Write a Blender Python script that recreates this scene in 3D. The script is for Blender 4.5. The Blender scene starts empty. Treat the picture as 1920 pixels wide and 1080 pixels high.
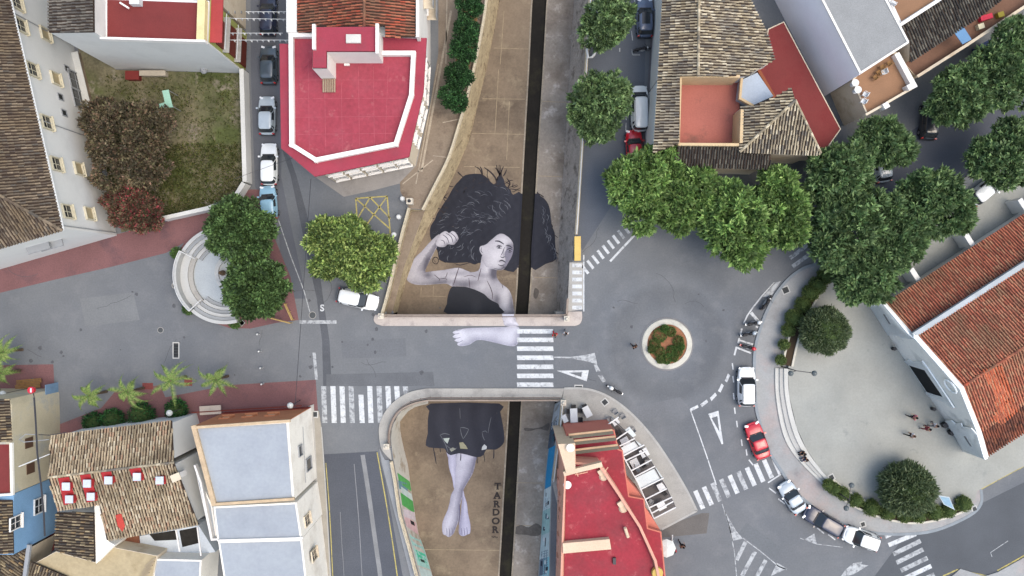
import bpy, bmesh, math, random
import numpy as np
from mathutils import Vector, Matrix, geometry
random.seed(7); rng = np.random.default_rng(7)
scene = bpy.context.scene
C = scene.collection
# ------------------------------------------------------------------ camera, sky, sun, exposure
H = 80.0            # drone height (m)
F = 1440.0          # focal length in photo pixels: 18 px per metre on the ground
cd = bpy.data.cameras.new('camera'); cam = bpy.data.objects.new('camera', cd); C.objects.link(cam)
cam.location = (0, 0, H); cam.rotation_euler = (0, 0, 0)
cd.sensor_width = 36.0; cd.lens = 36.0*F/1920.0; cd.clip_start = 1.0; cd.clip_end = 2000.0
scene.camera = cam
SUN_EL, SUN_AZ = math.radians(66), math.radians(110)      # azimuth clockwise from +Y (top of the picture)
w = bpy.data.worlds.new('World'); scene.world = w; w.use_nodes = True
nt = w.node_tree; bg = nt.nodes['Background']
sky = nt.nodes.new('ShaderNodeTexSky'); sky.sky_type = 'NISHITA'; sky.sun_disc = False
sky.sun_elevation = SUN_EL; sky.sun_rotation = SUN_AZ; sky.air_density = 1.6; sky.dust_density = 4.0; sky.ozone_density = 1.0
nt.links.new(sky.outputs['Color'], bg.inputs['Color']); bg.inputs['Strength'].default_value = 0.15
ld = bpy.data.lights.new('sun', 'SUN'); sun = bpy.data.objects.new('sun', ld); C.objects.link(sun)
ld.energy = 0.75; ld.angle = math.radians(50); ld.color = (1.0, 0.93, 0.84)
d = Vector((math.sin(SUN_AZ)*math.cos(SUN_EL), math.cos(SUN_AZ)*math.cos(SUN_EL), math.sin(SUN_EL)))
sun.rotation_euler = d.to_track_quat('Z', 'Y').to_euler(); sun.location = d*60
vs = scene.view_settings; vs.view_transform = 'Standard'; vs.look = 'None'; vs.gamma = 1.0; vs.use_curve_mapping = False
vs.exposure = 0.9
scene.cycles.use_denoising = True

# ------------------------------------------------------------------ helpers
def P(x, y, z=0.0):
    """point that stands at height z where the photo shows pixel (x, y)"""
    s = (H-z)/F
    return Vector(((x-960)*s, -(y-540)*s, z))
def XY(x, y, z=0.0):
    p = P(x, y, z); return (p.x, p.y)
def lin(r, g, b, k=0.72):
    def f(c):
        c /= 255.0
        return c/12.92 if c <= 0.04045 else ((c+0.055)/1.055)**2.4
    return (f(r)*k, f(g)*k, f(b)*k, 1.0)
def tag(o, label=None, cat=None, group=None, kind=None):
    if label: o['label'] = label
    if cat: o['category'] = cat
    if group: o['group'] = group
    if kind: o['kind'] = kind
    return o
def mesh(name, verts, faces, m=None, smooth=False, cols=None):
    me = bpy.data.meshes.new(name)
    me.from_pydata([tuple(v) for v in verts], [], [tuple(f) for f in faces])
    if cols is not None:
        a = me.color_attributes.new('Col', 'FLOAT_COLOR', 'POINT')
        a.data.foreach_set('color', np.asarray(cols, dtype=np.float32).ravel())
    if smooth: me.polygons.foreach_set('use_smooth', [True]*len(me.polygons))
    if m is not None:
        for k in (m if isinstance(m, (list, tuple)) else [m]): me.materials.append(k)
    me.update(); return me
def link(name, me, parent=None):
    o = bpy.data.objects.new(name, me); C.objects.link(o)
    if parent is not None:
        o.parent = parent
        q = parent
        off = Matrix.Identity(4)
        while q is not None:
            off = off @ Matrix.Translation(-q.location); q = q.parent
        if parent.parent is not None: off = Matrix.Identity(4)
        o.matrix_parent_inverse = off
    return o
def obj(name, verts, faces, m, parent=None, smooth=False, cols=None):
    return link(name, mesh(name, verts, faces, m, smooth, cols), parent)
def thing(name, label, cat, loc=(0, 0, 0), group=None):
    o = bpy.data.objects.new(name, None); C.objects.link(o); o.empty_display_size = 0.3
    o.location = loc
    return tag(o, label, cat, group)
def copy_tree(o, parent=None):
    c = o.copy(); C.objects.link(c)
    if parent is not None:
        c.parent = parent; c.matrix_parent_inverse = o.matrix_parent_inverse
    for ch in list(o.children): copy_tree(ch, c)
    return c

class MB:
    """collects shapes for one mesh"""
    def __init__(s): s.v = []; s.f = []
    def add(s, v, f):
        n = len(s.v); s.v += [tuple(p) for p in v]; s.f += [tuple(i+n for i in q) for q in f]; return s
    def box(s, c, size, rz=0.0, axes=None):
        sx, sy, sz = size[0]/2, size[1]/2, size[2]/2
        R = Matrix.Rotation(rz, 3, 'Z') if axes is None else axes
        c = Vector(c)
        v = [c + R @ Vector((i*sx, j*sy, k*sz)) for k in (-1, 1) for i, j in ((-1, -1), (1, -1), (1, 1), (-1, 1))]
        return s.add(v, [(3, 2, 1, 0), (4, 5, 6, 7), (0, 1, 5, 4), (1, 2, 6, 5), (2, 3, 7, 6), (3, 0, 4, 7)])
    def bar(s, a, b, w, h=None):
        a, b = Vector(a), Vector(b); h = w if h is None else h
        d = b-a; L = d.length
        if L < 1e-6: return s
        d /= L; up = Vector((0, 0, 1)) if abs(d.z) < 0.95 else Vector((1, 0, 0))
        y = up.cross(d).normalized(); z = d.cross(y)
        return s.box((a+b)/2, (L, w, h), axes=Matrix((d, y, z)).transposed())
    def tube(s, pts, r, n=6, cap=True):
        pts = [Vector(p) for p in pts]; rs = r if isinstance(r, (list, tuple)) else [r]*len(pts)
        base = len(s.v); rings = []
        for i, p in enumerate(pts):
            d = (pts[min(i+1, len(pts)-1)]-pts[max(i-1, 0)]).normalized()
            up = Vector((0, 0, 1)) if abs(d.z) < 0.9 else Vector((1, 0, 0))
            x = up.cross(d).normalized(); y = d.cross(x)
            rings.append([p + rs[i]*(math.cos(2*math.pi*k/n)*x+math.sin(2*math.pi*k/n)*y) for k in range(n)])
        v = [q for ring in rings for q in ring]; f = []
        for i in range(len(pts)-1):
            for k in range(n):
                k2 = (k+1) % n
                f.append((i*n+k, i*n+k2, (i+1)*n+k2, (i+1)*n+k))
        if cap: f += [tuple(range(n-1, -1, -1)), tuple((len(pts)-1)*n+k for k in range(n))]
        return s.add(v, f)
    def lathe(s, c, prof, n=12, cap=True):
        c = Vector(c); v = []; f = []
        for r, z in prof:
            for k in range(n):
                a = 2*math.pi*k/n; v.append(c+Vector((r*math.cos(a), r*math.sin(a), z)))
        for i in range(len(prof)-1):
            for k in range(n):
                k2 = (k+1) % n; f.append((i*n+k, i*n+k2, (i+1)*n+k2, (i+1)*n+k))
        if cap: f += [tuple(range(n-1, -1, -1)), tuple((len(prof)-1)*n+k for k in range(n))]
        return s.add(v, f)
    def prism(s, xy, z0, z1, top=True, bottom=False):
        """xy: world outline, z1 may be a list (one height per corner)"""
        xy = ccw(xy); n = len(xy)
        z0s = z0 if isinstance(z0, (list, tuple)) else [z0]*n
        v = [(p[0], p[1], z0s[i]) for i, p in enumerate(xy)] + [(p[0], p[1], z1) for p in xy]
        f = [(i, (i+1) % n, n+(i+1) % n, n+i) for i in range(n)]
        t = geometry.tessellate_polygon([[Vector((p[0], p[1], 0)) for p in xy]])
        for a, b, c in t:
            tri = fix_up(xy, (a, b, c))
            if top: f.append(tuple(n+k for k in tri))
            if bottom: f.append(tuple(reversed(tri)))
        return s.add(v, f)
    def build(s, name, m, parent=None, smooth=False): return obj(name, s.v, s.f, m, parent, smooth)

def ccw(xy):
    a = 0.0
    for i in range(len(xy)):
        p, q = xy[i], xy[(i+1) % len(xy)]; a += p[0]*q[1]-q[0]*p[1]
    return list(xy) if a > 0 else list(reversed(xy))
def fix_up(xy, t):
    a, b, c = (xy[i] for i in t)
    cr = (b[0]-a[0])*(c[1]-a[1])-(b[1]-a[1])*(c[0]-a[0])
    return t if cr > 0 else (t[0], t[2], t[1])
def W(pts, z=0.0): return [XY(p[0], p[1], z) for p in pts]
def smoothed(pts, closed=False, n=6):
    """Catmull-Rom through points (tuples of any dimension)"""
    out = []; N = len(pts)
    rngN = N if closed else N-1
    for i in range(rngN):
        g = (lambda k: pts[k % N]) if closed else (lambda k: pts[max(0, min(N-1, k))])
        p0, p1, p2, p3 = (np.array(g(i+k), float) for k in (-1, 0, 1, 2))
        for j in range(n):
            t = j/n
            out.append(tuple(0.5*((2*p1)+(-p0+p2)*t+(2*p0-5*p1+4*p2-p3)*t*t+(-p0+3*p1-3*p2+p3)*t**3)))
    if not closed: out.append(tuple(pts[-1]))
    return out
def sheet(name, xy, z, m, parent=None, holes=(), kind=None):
    """flat polygon (world xy) facing up"""
    loops = [ccw(xy)] + [list(reversed(ccw(h))) for h in holes]
    flat = [p for l in loops for p in l]
    t = geometry.tessellate_polygon([[Vector((p[0], p[1], 0)) for p in l] for l in loops])
    o = obj(name, [(p[0], p[1], z) for p in flat], [fix_up(flat, k) for k in t], m, parent)
    if kind: o['kind'] = kind
    return o
def slab(name, xy, z0, z1, m, parent=None, kind=None):
    o = MB().prism(xy, z0, z1).build(name, m, parent)
    if kind: o['kind'] = kind
    return o
def offset_line(xy, d):
    """parallel of an open world polyline, +d to its left"""
    out = []
    for i, p in enumerate(xy):
        a = Vector(xy[max(i-1, 0)][:2]); b = Vector(xy[min(i+1, len(xy)-1)][:2])
        t = (b-a).normalized(); out.append((p[0]-t.y*d, p[1]+t.x*d))
    return out
def inset(xy, d):
    """closed polygon moved inward by d"""
    xy = ccw(xy); n = len(xy); out = []
    for i in range(n):
        a, b, c = Vector(xy[i-1][:2]), Vector(xy[i][:2]), Vector(xy[(i+1) % n][:2])
        e1 = (b-a).normalized(); e2 = (c-b).normalized()
        n1 = Vector((-e1.y, e1.x)); n2 = Vector((-e2.y, e2.x))
        m_ = n1+n2; k = m_.dot(n1)
        out.append(tuple(b + m_*(d/max(k, 0.25))))
    return out
def band(mb, xy, wd, z0, z1, side=0):
    """wall / stripe of width wd along an open polyline, from z0 to z1"""
    l = offset_line(xy, wd/2+side); r = offset_line(xy, -wd/2+side); n = len(xy)
    v = [(p[0], p[1], z0) for p in l]+[(p[0], p[1], z0) for p in r]+[(p[0], p[1], z1) for p in l]+[(p[0], p[1], z1) for p in r]
    f = []
    for i in range(n-1):
        f += [(3*n+i, 3*n+i+1, 2*n+i+1, 2*n+i), (i, i+1, 2*n+i+1, 2*n+i)[::-1], (n+i, n+i+1, 3*n+i+1, 3*n+i)]
    f += [(0, n, 3*n, 2*n), (n-1, 2*n-1, 4*n-1, 3*n-1)[::-1]]
    return mb.add(v, f)
def flat_band(mb, xy, wd, z):
    l = offset_line(xy, wd/2); r = offset_line(xy, -wd/2); n = len(xy)
    return mb.add([(p[0], p[1], z) for p in l]+[(p[0], p[1], z) for p in r], [(n+i, n+i+1, i+1, i) for i in range(n-1)])

# ------------------------------------------------------------------ materials
MATS = {}
def _base(name, rough, spec):
    m = bpy.data.materials.new(name); m.use_nodes = True
    t = m.node_tree; b = t.nodes['Principled BSDF']
    b.inputs['Roughness'].default_value = rough; b.inputs['Specular IOR Level'].default_value = spec
    return m, t, b
def _noise(t, vec, scale, detail=4, rough=0.6):
    n = t.nodes.new('ShaderNodeTexNoise'); n.inputs['Scale'].default_value = scale
    n.inputs['Detail'].default_value = detail; n.inputs['Roughness'].default_value = rough
    t.links.new(vec, n.inputs['Vector']); return n.outputs['Fac']
def _range(t, fac, a, b, lo=0.3, hi=0.7):
    r = t.nodes.new('ShaderNodeMapRange'); t.links.new(fac, r.inputs[0])
    r.inputs[1].default_value = lo; r.inputs[2].default_value = hi; r.inputs[3].default_value = a; r.inputs[4].default_value = b
    return r.outputs[0]
def _mul(t, a, b):
    n = t.nodes.new('ShaderNodeVectorMath'); n.operation = 'MULTIPLY'
    t.links.new(a, n.inputs[0]); t.links.new(b, n.inputs[1]); return n.outputs[0]
def _mix(t, fac, a, b):
    n = t.nodes.new('ShaderNodeMix'); n.data_type = 'RGBA'
    t.links.new(fac, n.inputs[0])
    for s, k in ((a, 6), (b, 7)):
        if isinstance(s, (tuple, list)): n.inputs[k].default_value = s
        else: t.links.new(s, n.inputs[k])
    return n.outputs[2]
def _finish(t, b, col, vec, bump, bscale, var, scale, fine, fscale):
    if var: col = _mul(t, col, _range(t, _noise(t, vec, scale), 1-var, 1+var))
    if fine: col = _mul(t, col, _range(t, _noise(t, vec, fscale, 3), 1-fine, 1+fine))
    t.links.new(col, b.inputs['Base Color'])
    if bump:
        bn = t.nodes.new('ShaderNodeBump'); bn.inputs['Strength'].default_value = bump; bn.inputs['Distance'].default_value = 0.03
        t.links.new(_noise(t, vec, bscale, 3), bn.inputs['Height']); t.links.new(bn.outputs[0], b.inputs['Normal'])
def M(name, c, rough=0.85, var=0.12, scale=0.6, fine=0.08, fscale=9.0, bump=0.15, bscale=14, spec=0.3, stain=None, sscale=0.25, slo=0.52, shi=0.66, metal=0, stain2=None, s2scale=1.2, s2lo=0.56, s2hi=0.64):
    if name in MATS: return MATS[name]
    m, t, b = _base(name, rough, spec); b.inputs['Metallic'].default_value = metal
    vec = t.nodes.new('ShaderNodeTexCoord').outputs['Object']
    rgb = t.nodes.new('ShaderNodeRGB'); rgb.outputs[0].default_value = c; col = rgb.outputs[0]
    if stain is not None: col = _mix(t, _range(t, _noise(t, vec, sscale, 6, 0.65), 0, 1, slo, shi), col, stain)
    if stain2 is not None: col = _mix(t, _range(t, _noise(t, vec, s2scale, 5, 0.7), 0, 1, s2lo, s2hi), col, stain2)
    _finish(t, b, col, vec, bump, bscale, var, scale, fine, fscale)
    MATS[name] = m; return m
def MI(name, pal, rough=0.9, var=0.2, scale=0.5, fine=0.15, fscale=7, bump=0.0, spec=0.2, pvar=None, trans=0.0, blend=False):
    """colour picked at random for each loose piece (tile, leaf) of the mesh"""
    m, t, b = _base(name, rough, spec)
    g = t.nodes.new('ShaderNodeNewGeometry'); vec = t.nodes.new('ShaderNodeTexCoord').outputs['Object']
    r = t.nodes.new('ShaderNodeValToRGB'); cr = r.color_ramp; cr.interpolation = 'LINEAR' if blend else 'CONSTANT'
    while len(cr.elements) < len(pal): cr.elements.new(0.5)
    for i, c in enumerate(pal):
        cr.elements[i].position = i/(len(pal)-1) if blend else i/len(pal); cr.elements[i].color = c
    t.links.new(g.outputs['Random Per Island'], r.inputs[0]); col = r.outputs[0]
    if pvar is not None:      # patches of another colour across the roof
        col = _mix(t, _range(t, _noise(t, vec, pvar[1], 3), 0, pvar[2], 0.5, 0.62), col, pvar[0])
    _finish(t, b, col, vec, bump, 20, var, scale, fine, fscale)
    if trans:
        tr = t.nodes.new('ShaderNodeBsdfTranslucent'); mx = t.nodes.new('ShaderNodeMixShader'); mx.inputs[0].default_value = trans
        t.links.new(r.outputs[0], tr.inputs[0]); t.links.new(b.outputs[0], mx.inputs[1]); t.links.new(tr.outputs[0], mx.inputs[2])
        t.links.new(mx.outputs[0], t.nodes['Material Output'].inputs[0])
    MATS[name] = m; return m
def MV(name, rough=0.85, var=0.08, scale=1.0, fine=0.08, fscale=8, spec=0.25, worn=None, wlo=0.6, whi=0.7):
    """paint whose colour is stored on the mesh (the mural, graffiti)"""
    m, t, b = _base(name, rough, spec)
    a = t.nodes.new('ShaderNodeVertexColor'); a.layer_name = 'Col'; col = a.outputs[0]
    vec = t.nodes.new('ShaderNodeTexCoord').outputs['Object']
    if worn is not None: col = _mix(t, _range(t, _noise(t, vec, 3.0, 6, 0.7), 0, 0.7, wlo, whi), col, worn)
    _finish(t, b, col, vec, 0.1, 14, var, scale, fine, fscale)
    MATS[name] = m; return m
def MP(name, c, rough=0.3, spec=0.5, coat=0.0, metal=0.0):
    if name in MATS: return MATS[name]
    m, t, b = _base(name, rough, spec); b.inputs['Metallic'].default_value = metal; b.inputs['Coat Weight'].default_value = coat
    b.inputs['Coat Roughness'].default_value = 0.08
    vec = t.nodes.new('ShaderNodeTexCoord').outputs['Object']
    rgb = t.nodes.new('ShaderNodeRGB'); rgb.outputs[0].default_value = c
    _finish(t, b, rgb.outputs[0], vec, 0, 1, 0.05, 1.3, 0.04, 12)
    MATS[name] = m; return m

asphalt = M('asphalt', lin(120, 123, 126), 0.9, var=0.06, scale=0.15, fine=0.08, fscale=6, stain=lin(110, 114, 119), sscale=0.07, slo=0.42, shi=0.62, stain2=lin(128, 130, 133), s2scale=0.5, s2lo=0.5, s2hi=0.8)
def tyre_rings(m, cx, cy, rings):
    # darker rubber and paler worn rings left by traffic round the island
    t=m.node_tree; b=t.nodes['Principled BSDF']; src=b.inputs['Base Color'].links[0].from_socket
    vec=t.nodes.new('ShaderNodeTexCoord').outputs['Object']
    sb=t.nodes.new('ShaderNodeVectorMath'); sb.operation='SUBTRACT'; sb.inputs[1].default_value=(cx,cy,0); t.links.new(vec,sb.inputs[0])
    ln=t.nodes.new('ShaderNodeVectorMath'); ln.operation='LENGTH'; t.links.new(sb.outputs[0],ln.inputs[0])
    nz=_noise(t,vec,0.35,3); ad=t.nodes.new('ShaderNodeMath'); ad.operation='MULTIPLY_ADD'; t.links.new(nz,ad.inputs[0]); ad.inputs[1].default_value=1.6; t.links.new(ln.outputs['Value'],ad.inputs[2])
    mr=t.nodes.new('ShaderNodeMapRange'); t.links.new(ad.outputs[0],mr.inputs[0]); mr.inputs[1].default_value=2.0; mr.inputs[2].default_value=14.0
    rp=t.nodes.new('ShaderNodeValToRGB'); cr=rp.color_ramp
    while len(cr.elements)<len(rings): cr.elements.new(0.5)
    for e,(p_,v) in zip(cr.elements,rings): e.position=p_; e.color=(v,v,v,1)
    t.links.new(mr.outputs[0],rp.inputs[0]); t.links.new(_mul(t,src,rp.outputs[0]),b.inputs['Base Color'])
tyre_rings(asphalt,(1250-960)/18.0,-(645-540)/18.0,[(0.0,1.0),(0.14,1.06),(0.27,0.90),(0.36,0.86),(0.45,1.03),(0.60,0.93),(0.75,1.0),(1.0,1.0)])
asphalt_dark = M('asphalt_dark', lin(88, 92, 100), 0.9, var=0.12, scale=0.2, fine=0.12, fscale=7)
asphalt_trench = M('asphalt_trench', lin(92, 95, 100), 0.9, var=0.14, scale=0.5, fine=0.12, fscale=7)
asphalt_pale = M('asphalt_pale', lin(134, 134, 136), 0.9, var=0.1, scale=0.2, fine=0.10, fscale=7)
paint_white = M('road_paint', lin(212, 216, 218), 0.8, var=0.12, scale=1.2, fine=0.14, fscale=6, stain=lin(140, 143, 146), sscale=2.2, slo=0.54, shi=0.68)
paint_faded = M('road_paint_faded', lin(186, 190, 192), 0.8, var=0.15, scale=1.2, fine=0.15, fscale=6, stain=lin(128, 131, 135), sscale=2.0, slo=0.46, shi=0.62)
paint_yellow = M('road_paint_yellow', lin(184, 172, 104), 0.8, var=0.15, scale=1.0, fine=0.15, fscale=6, stain=lin(128, 126, 110), sscale=2.2, slo=0.5, shi=0.68)
concrete = M('concrete', lin(176, 174, 168), 0.85, var=0.1, scale=0.4, fine=0.08, fscale=7, stain=lin(152, 150, 146), sscale=0.3)
concrete_pink = M('concrete_pink', lin(198, 188, 180), 0.85, var=0.08, scale=0.5, fine=0.07, fscale=7, stain=lin(168, 160, 154), sscale=0.6)
kerb_stone = M('kerb_stone', lin(178, 178, 174), 0.85, var=0.1, scale=0.8, fine=0.1, fscale=8)
red_paving = M('red_paving', lin(128, 92, 92), 0.9, var=0.12, scale=0.3, fine=0.14, fscale=8, stain=lin(112, 84, 87), sscale=0.35)
plaza_stone = M('plaza_stone', lin(166, 167, 160), 0.85, var=0.09, scale=0.25, fine=0.06, fscale=6, stain=lin(158, 161, 156), sscale=0.12, slo=0.42, shi=0.68, stain2=lin(142, 145, 142), s2scale=0.7, s2lo=0.62, s2hi=0.75)
brown_paving = M('brown_paving', lin(142, 128, 112), 0.9, var=0.14, scale=0.3, fine=0.12, fscale=6, stain=lin(112, 98, 86), sscale=0.35)
riverbed = M('riverbed_concrete', lin(134, 119, 101), 0.9, var=0.16, scale=0.22, fine=0.12, fscale=5, stain=lin(108, 95, 81), sscale=0.18, slo=0.46, shi=0.66, stain2=lin(152, 138, 116), s2scale=0.5, s2lo=0.56, s2hi=0.72)
riverbed_grey = M('riverbed_grey', lin(152, 144, 134), 0.9, var=0.16, scale=0.3, fine=0.13, fscale=5, stain=lin(122, 112, 102), sscale=0.22, slo=0.46, shi=0.66, stain2=lin(172, 166, 158), s2scale=0.6)
bank_stone = M('bank_stone', lin(190, 172, 138), 0.95, var=0.18, scale=0.8, fine=0.22, fscale=5, bump=0.6, bscale=6, stain=lin(146, 128, 100), sscale=1.3)
bank_grey = M('bank_grey', lin(176, 168, 160), 0.95, var=0.18, scale=0.7, fine=0.2, fscale=5, bump=0.6, bscale=6, stain=lin(120, 112, 104), sscale=1.0)
channel_mud = M('channel_mud', lin(30, 27, 22), 0.75, var=0.25, scale=0.5, fine=0.2, fscale=4, spec=0.2, stain=lin(46, 44, 30), sscale=0.35)
white_wall = M('white_plaster', lin(226, 226, 222, 0.8), 0.85, var=0.03, scale=0.3, fine=0.02, fscale=5, stain=lin(216, 216, 212), sscale=0.3, slo=0.5, shi=0.8)
cream_wall = M('cream_plaster', lin(226, 212, 188), 0.85, var=0.08, scale=0.4, fine=0.05, fscale=5, stain=lin(196, 178, 152), sscale=0.4)
glass_dark = MP('dark_glass', (0.02, 0.025, 0.03, 1), 0.12, 0.6)
metal_dark = MP('dark_metal', (0.03, 0.03, 0.035, 1), 0.5, 0.4)
metal_grey = MP('grey_metal', (0.25, 0.26, 0.27, 1), 0.45, 0.5)
metal_white = MP('white_metal', lin(225, 228, 228), 0.5, 0.4)
wood = M('wood', lin(150, 112, 66), 0.7, var=0.2, scale=3, fine=0.1)
# ------------------------------------------------------------------ setting: ground, canal, pavements, markings
DEP = -4.5
UL_top = [(925,-140),(917,-40),(914,0),(905,60),(886,150),(862,238),(842,300),(816,352),(795,394)]        # upper canal, left edge at street level
UL_ledge = [(769,392),(756,440),(744,490),(731,545),(718,591)]
UL_bot = [(946,-130),(940,-60),(937,0),(926,60),(912,130),(880,262),(860,310),(840,353),(820,393),(803,427),(782,470),(762,525),(745,585)]
UR_top = [(1112,-140),(1106,-60),(1104,0),(1098,100),(1090,250),(1084,350),(1078,440),(1070,520),(1061,591)]
UR_bot = [(1086,-130),(1080,-60),(1077,0),(1071,80),(1067,150),(1060,270),(1052,380),(1047,470),(1044,588)]
LL_top = [(803,751),(775,758),(754,769),(741,786),(733,810),(734,835),(738,862),(745,900),(752,950),(757,972),(770,1017),(780,1055),(787,1080),(806,1150),(830,1230)]
LL_bot = [(803,757),(780,762),(764,772),(750,790),(751,812),(757,840),(765,872),(770,910),(779,970),(785,1000),(800,1042),(811,1080),(832,1150),(858,1230)]
LR_top = [(1052,752),(1046,810),(1040,860),(1035,900),(1032,1000),(1031,1080),(1031,1230)]
LR_bot = [(1040,757),(1030,815),(1024,865),(1021,900),(1016,985),(1009,1080),(1000,1230)]
CH_l = [(1011,-130),(1004,-60),(997,0),(991,130),(983,270),(976,400),(969,540),(965,592),(957,700),(954,757),(945,910),(939,1018),(935,1080),(926,1230)]
CH_r = [(1040,-130),(1033,-60),(1026,0),(1019,130),(1010,270),(1003,400),(995,540),(991,592),(982,700),(978,757),(970,910),(964,1018),(960,1080),(951,1230)]
def Wd(pts): return [XY(p[0], p[1], DEP) for p in pts]
ul = W(UL_top)+W(UL_ledge); hole_up = ul + list(reversed(W(UR_top)))
hole_lo = W(LL_top) + list(reversed(W(LR_top)))
BIG = [(-190,-190),(190,-190),(190,190),(-190,190)]
# the canal goes on beyond the frame, so the ground sheet has one notch at each end
up_x0, up_x1 = W(UL_top)[0], W(UR_top)[0]; lo_x0, lo_x1 = W(LL_top)[-1], W(LR_top)[-1]
g = [(-190,190),(up_x0[0]+6,190)]+ul+list(reversed(W(UR_top)))+[(up_x1[0]+7,190),(190,190),(190,-190),(lo_x1[0],-190)]+list(reversed(W(LR_top)))+W(LL_top)+[(lo_x0[0]+14,-190),(-190,-190)]
sheet('ground', g, 0.0, asphalt, kind='structure')
# canal floor (left and right of the low-water channel), channel bed and its sides
floor_l = [(XY(946,-130,DEP)[0]+7,190)]+Wd(UL_bot)+[XY(745,700,DEP)]+Wd(LL_bot)+[(XY(858,1230,DEP)[0]+13,-190),(XY(926,1230,DEP)[0]-4,-190)]+list(reversed(Wd(CH_l)))+[(XY(1011,-130,DEP)[0]+5,190)]
sheet('canal_floor', floor_l, DEP, riverbed, kind='structure')
floor_r = [(XY(1040,-130,DEP)[0]+5,190)]+Wd(CH_r)+[(XY(951,1230,DEP)[0]-4,-190),(XY(1000,1230,DEP)[0],-190)]+list(reversed(Wd(LR_bot)))+[XY(1044,700,DEP)]+list(reversed(Wd(UR_bot)))+[(XY(1086,-130,DEP)[0]+6,190)]
sheet('canal_floor', floor_r, DEP, riverbed_grey, kind='structure')
cl, cr_ = Wd(CH_l), Wd(CH_r)
sheet('water_channel', [(cl[0][0]+5.05,190)]+[(p[0],p[1]) for p in cl]+[(cl[-1][0]-4,-190),(cr_[-1][0]-4,-190)]+list(reversed(cr_))+[(cr_[0][0]+5,190)], DEP-0.35, channel_mud, kind='structure')
def ribbon(name, A, B, za, zb, m, parent=None, sub=3, smooth=True):
    """surface between two polylines of the same length"""
    a = smoothed(A, n=sub); b = smoothed(B, n=sub); n = len(a)
    za_ = za if isinstance(za,(list,tuple)) else [za]*n
    v = [(p[0],p[1],za_[i]) for i,p in enumerate(a)]+[(p[0],p[1],zb) for p in b]
    return obj(name, v, [(i,i+1,n+i+1,n+i) for i in range(n-1)], m, parent, smooth)
def resample(pts, n):
    pts = [np.array(p[:2],float) for p in pts]; d = [0]
    for i in range(1,len(pts)): d.append(d[-1]+np.linalg.norm(pts[i]-pts[i-1]))
    out = []
    for k in range(n):
        t = d[-1]*k/(n-1); i = min(max(np.searchsorted(d,t)-1,0),len(pts)-2)
        u = (t-d[i])/max(d[i+1]-d[i],1e-9); out.append(tuple(pts[i]*(1-u)+pts[i+1]*u))
    return out
lip = MB()
for L in (cl, cr_):
    for i in range(len(L)-1): pass
for nm, L, sgn in (('channel_kerb', cl, 1), ('channel_kerb', cr_, -1)):
    mb = MB(); LL = resample(L, 40); band(mb, LL, 0.16, DEP-0.36, DEP+0.012)
    tag(mb.build(nm, M('channel_lip', lin(158,148,132), 0.9, var=0.25, scale=0.9, fine=0.2, fscale=4)), kind='structure')
# canal banks
bank1 = ribbon('canal_wall', resample(W(UL_top),24), resample(Wd(UL_bot[:9]),24), 0.0, DEP, bank_stone, sub=1)
tag(bank1, 'curving pale stone canal wall beside the promenade trees', 'wall')
lowt = resample([(p.x,p.y) for p in (P(798,392,-1.6),P(776,450,-1.6),P(756,505,-1.6),P(735,588,-1.6))],16)
bank2 = thing('canal_wall','stone canal wall with brown ledge below the yellow box marking','wall',P(740,500,0))
ribbon('wall_face', lowt, resample(Wd(UL_bot[8:]),16), -1.6, DEP, bank_stone, bank2, sub=1)
ribbon('upper_wall', resample(W([(795,394)]+UL_ledge)[1:],16), resample([(p.x,p.y) for p in (P(771,397,-1.6),P(758,445,-1.6),P(735,545,-1.6),P(722,589,-1.6))],16), 0.0, -1.6, bank_stone, bank2, sub=1)
led = resample([(p.x,p.y) for p in (P(771,397,-1.6),P(758,445,-1.6),P(735,545,-1.6),P(722,589,-1.6))],16)
n_ = len(led)
obj('ledge', [(p[0],p[1],-1.6) for p in led]+[(p[0],p[1],-1.6) for p in lowt], [(i,i+1,n_+i+1,n_+i)[::-1] for i in range(n_-1)], brown_paving, bank2)
obj('end_wall', [P(795,394,0),P(769,392,0),P(771,397,-1.6),P(798,394,-1.6)], [(0,1,2,3)], bank_stone, bank2)
bank3 = ribbon('canal_wall', resample(W(UR_top),24), resample(Wd(UR_bot),24), 0.0, DEP, bank_grey, sub=1)
tag(bank3, 'long grey sloping canal bank beside the street of parked cars', 'wall')
canal_white = M('canal_white', lin(214,210,198), 0.9, var=0.1, scale=0.5, fine=0.08, fscale=5, stain=lin(168,156,138), sscale=0.5)
bank4 = ribbon('canal_wall', resample(W(LL_top),40), resample(Wd(LL_bot),40), 0.0, DEP, canal_white, sub=1)
tag(bank4, 'whitewashed canal wall with green painted graffiti beside the sloping street', 'wall')
bank5 = ribbon('canal_wall', resample(W(LR_top),24), resample(Wd(LR_bot),24), 0.0, DEP, M('canal_grey', lin(168,170,172), 0.9, var=0.15, scale=0.5, fine=0.1), sub=1)
tag(bank5, 'canal wall painted with blue graffiti under the pink bar building', 'wall')
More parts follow.
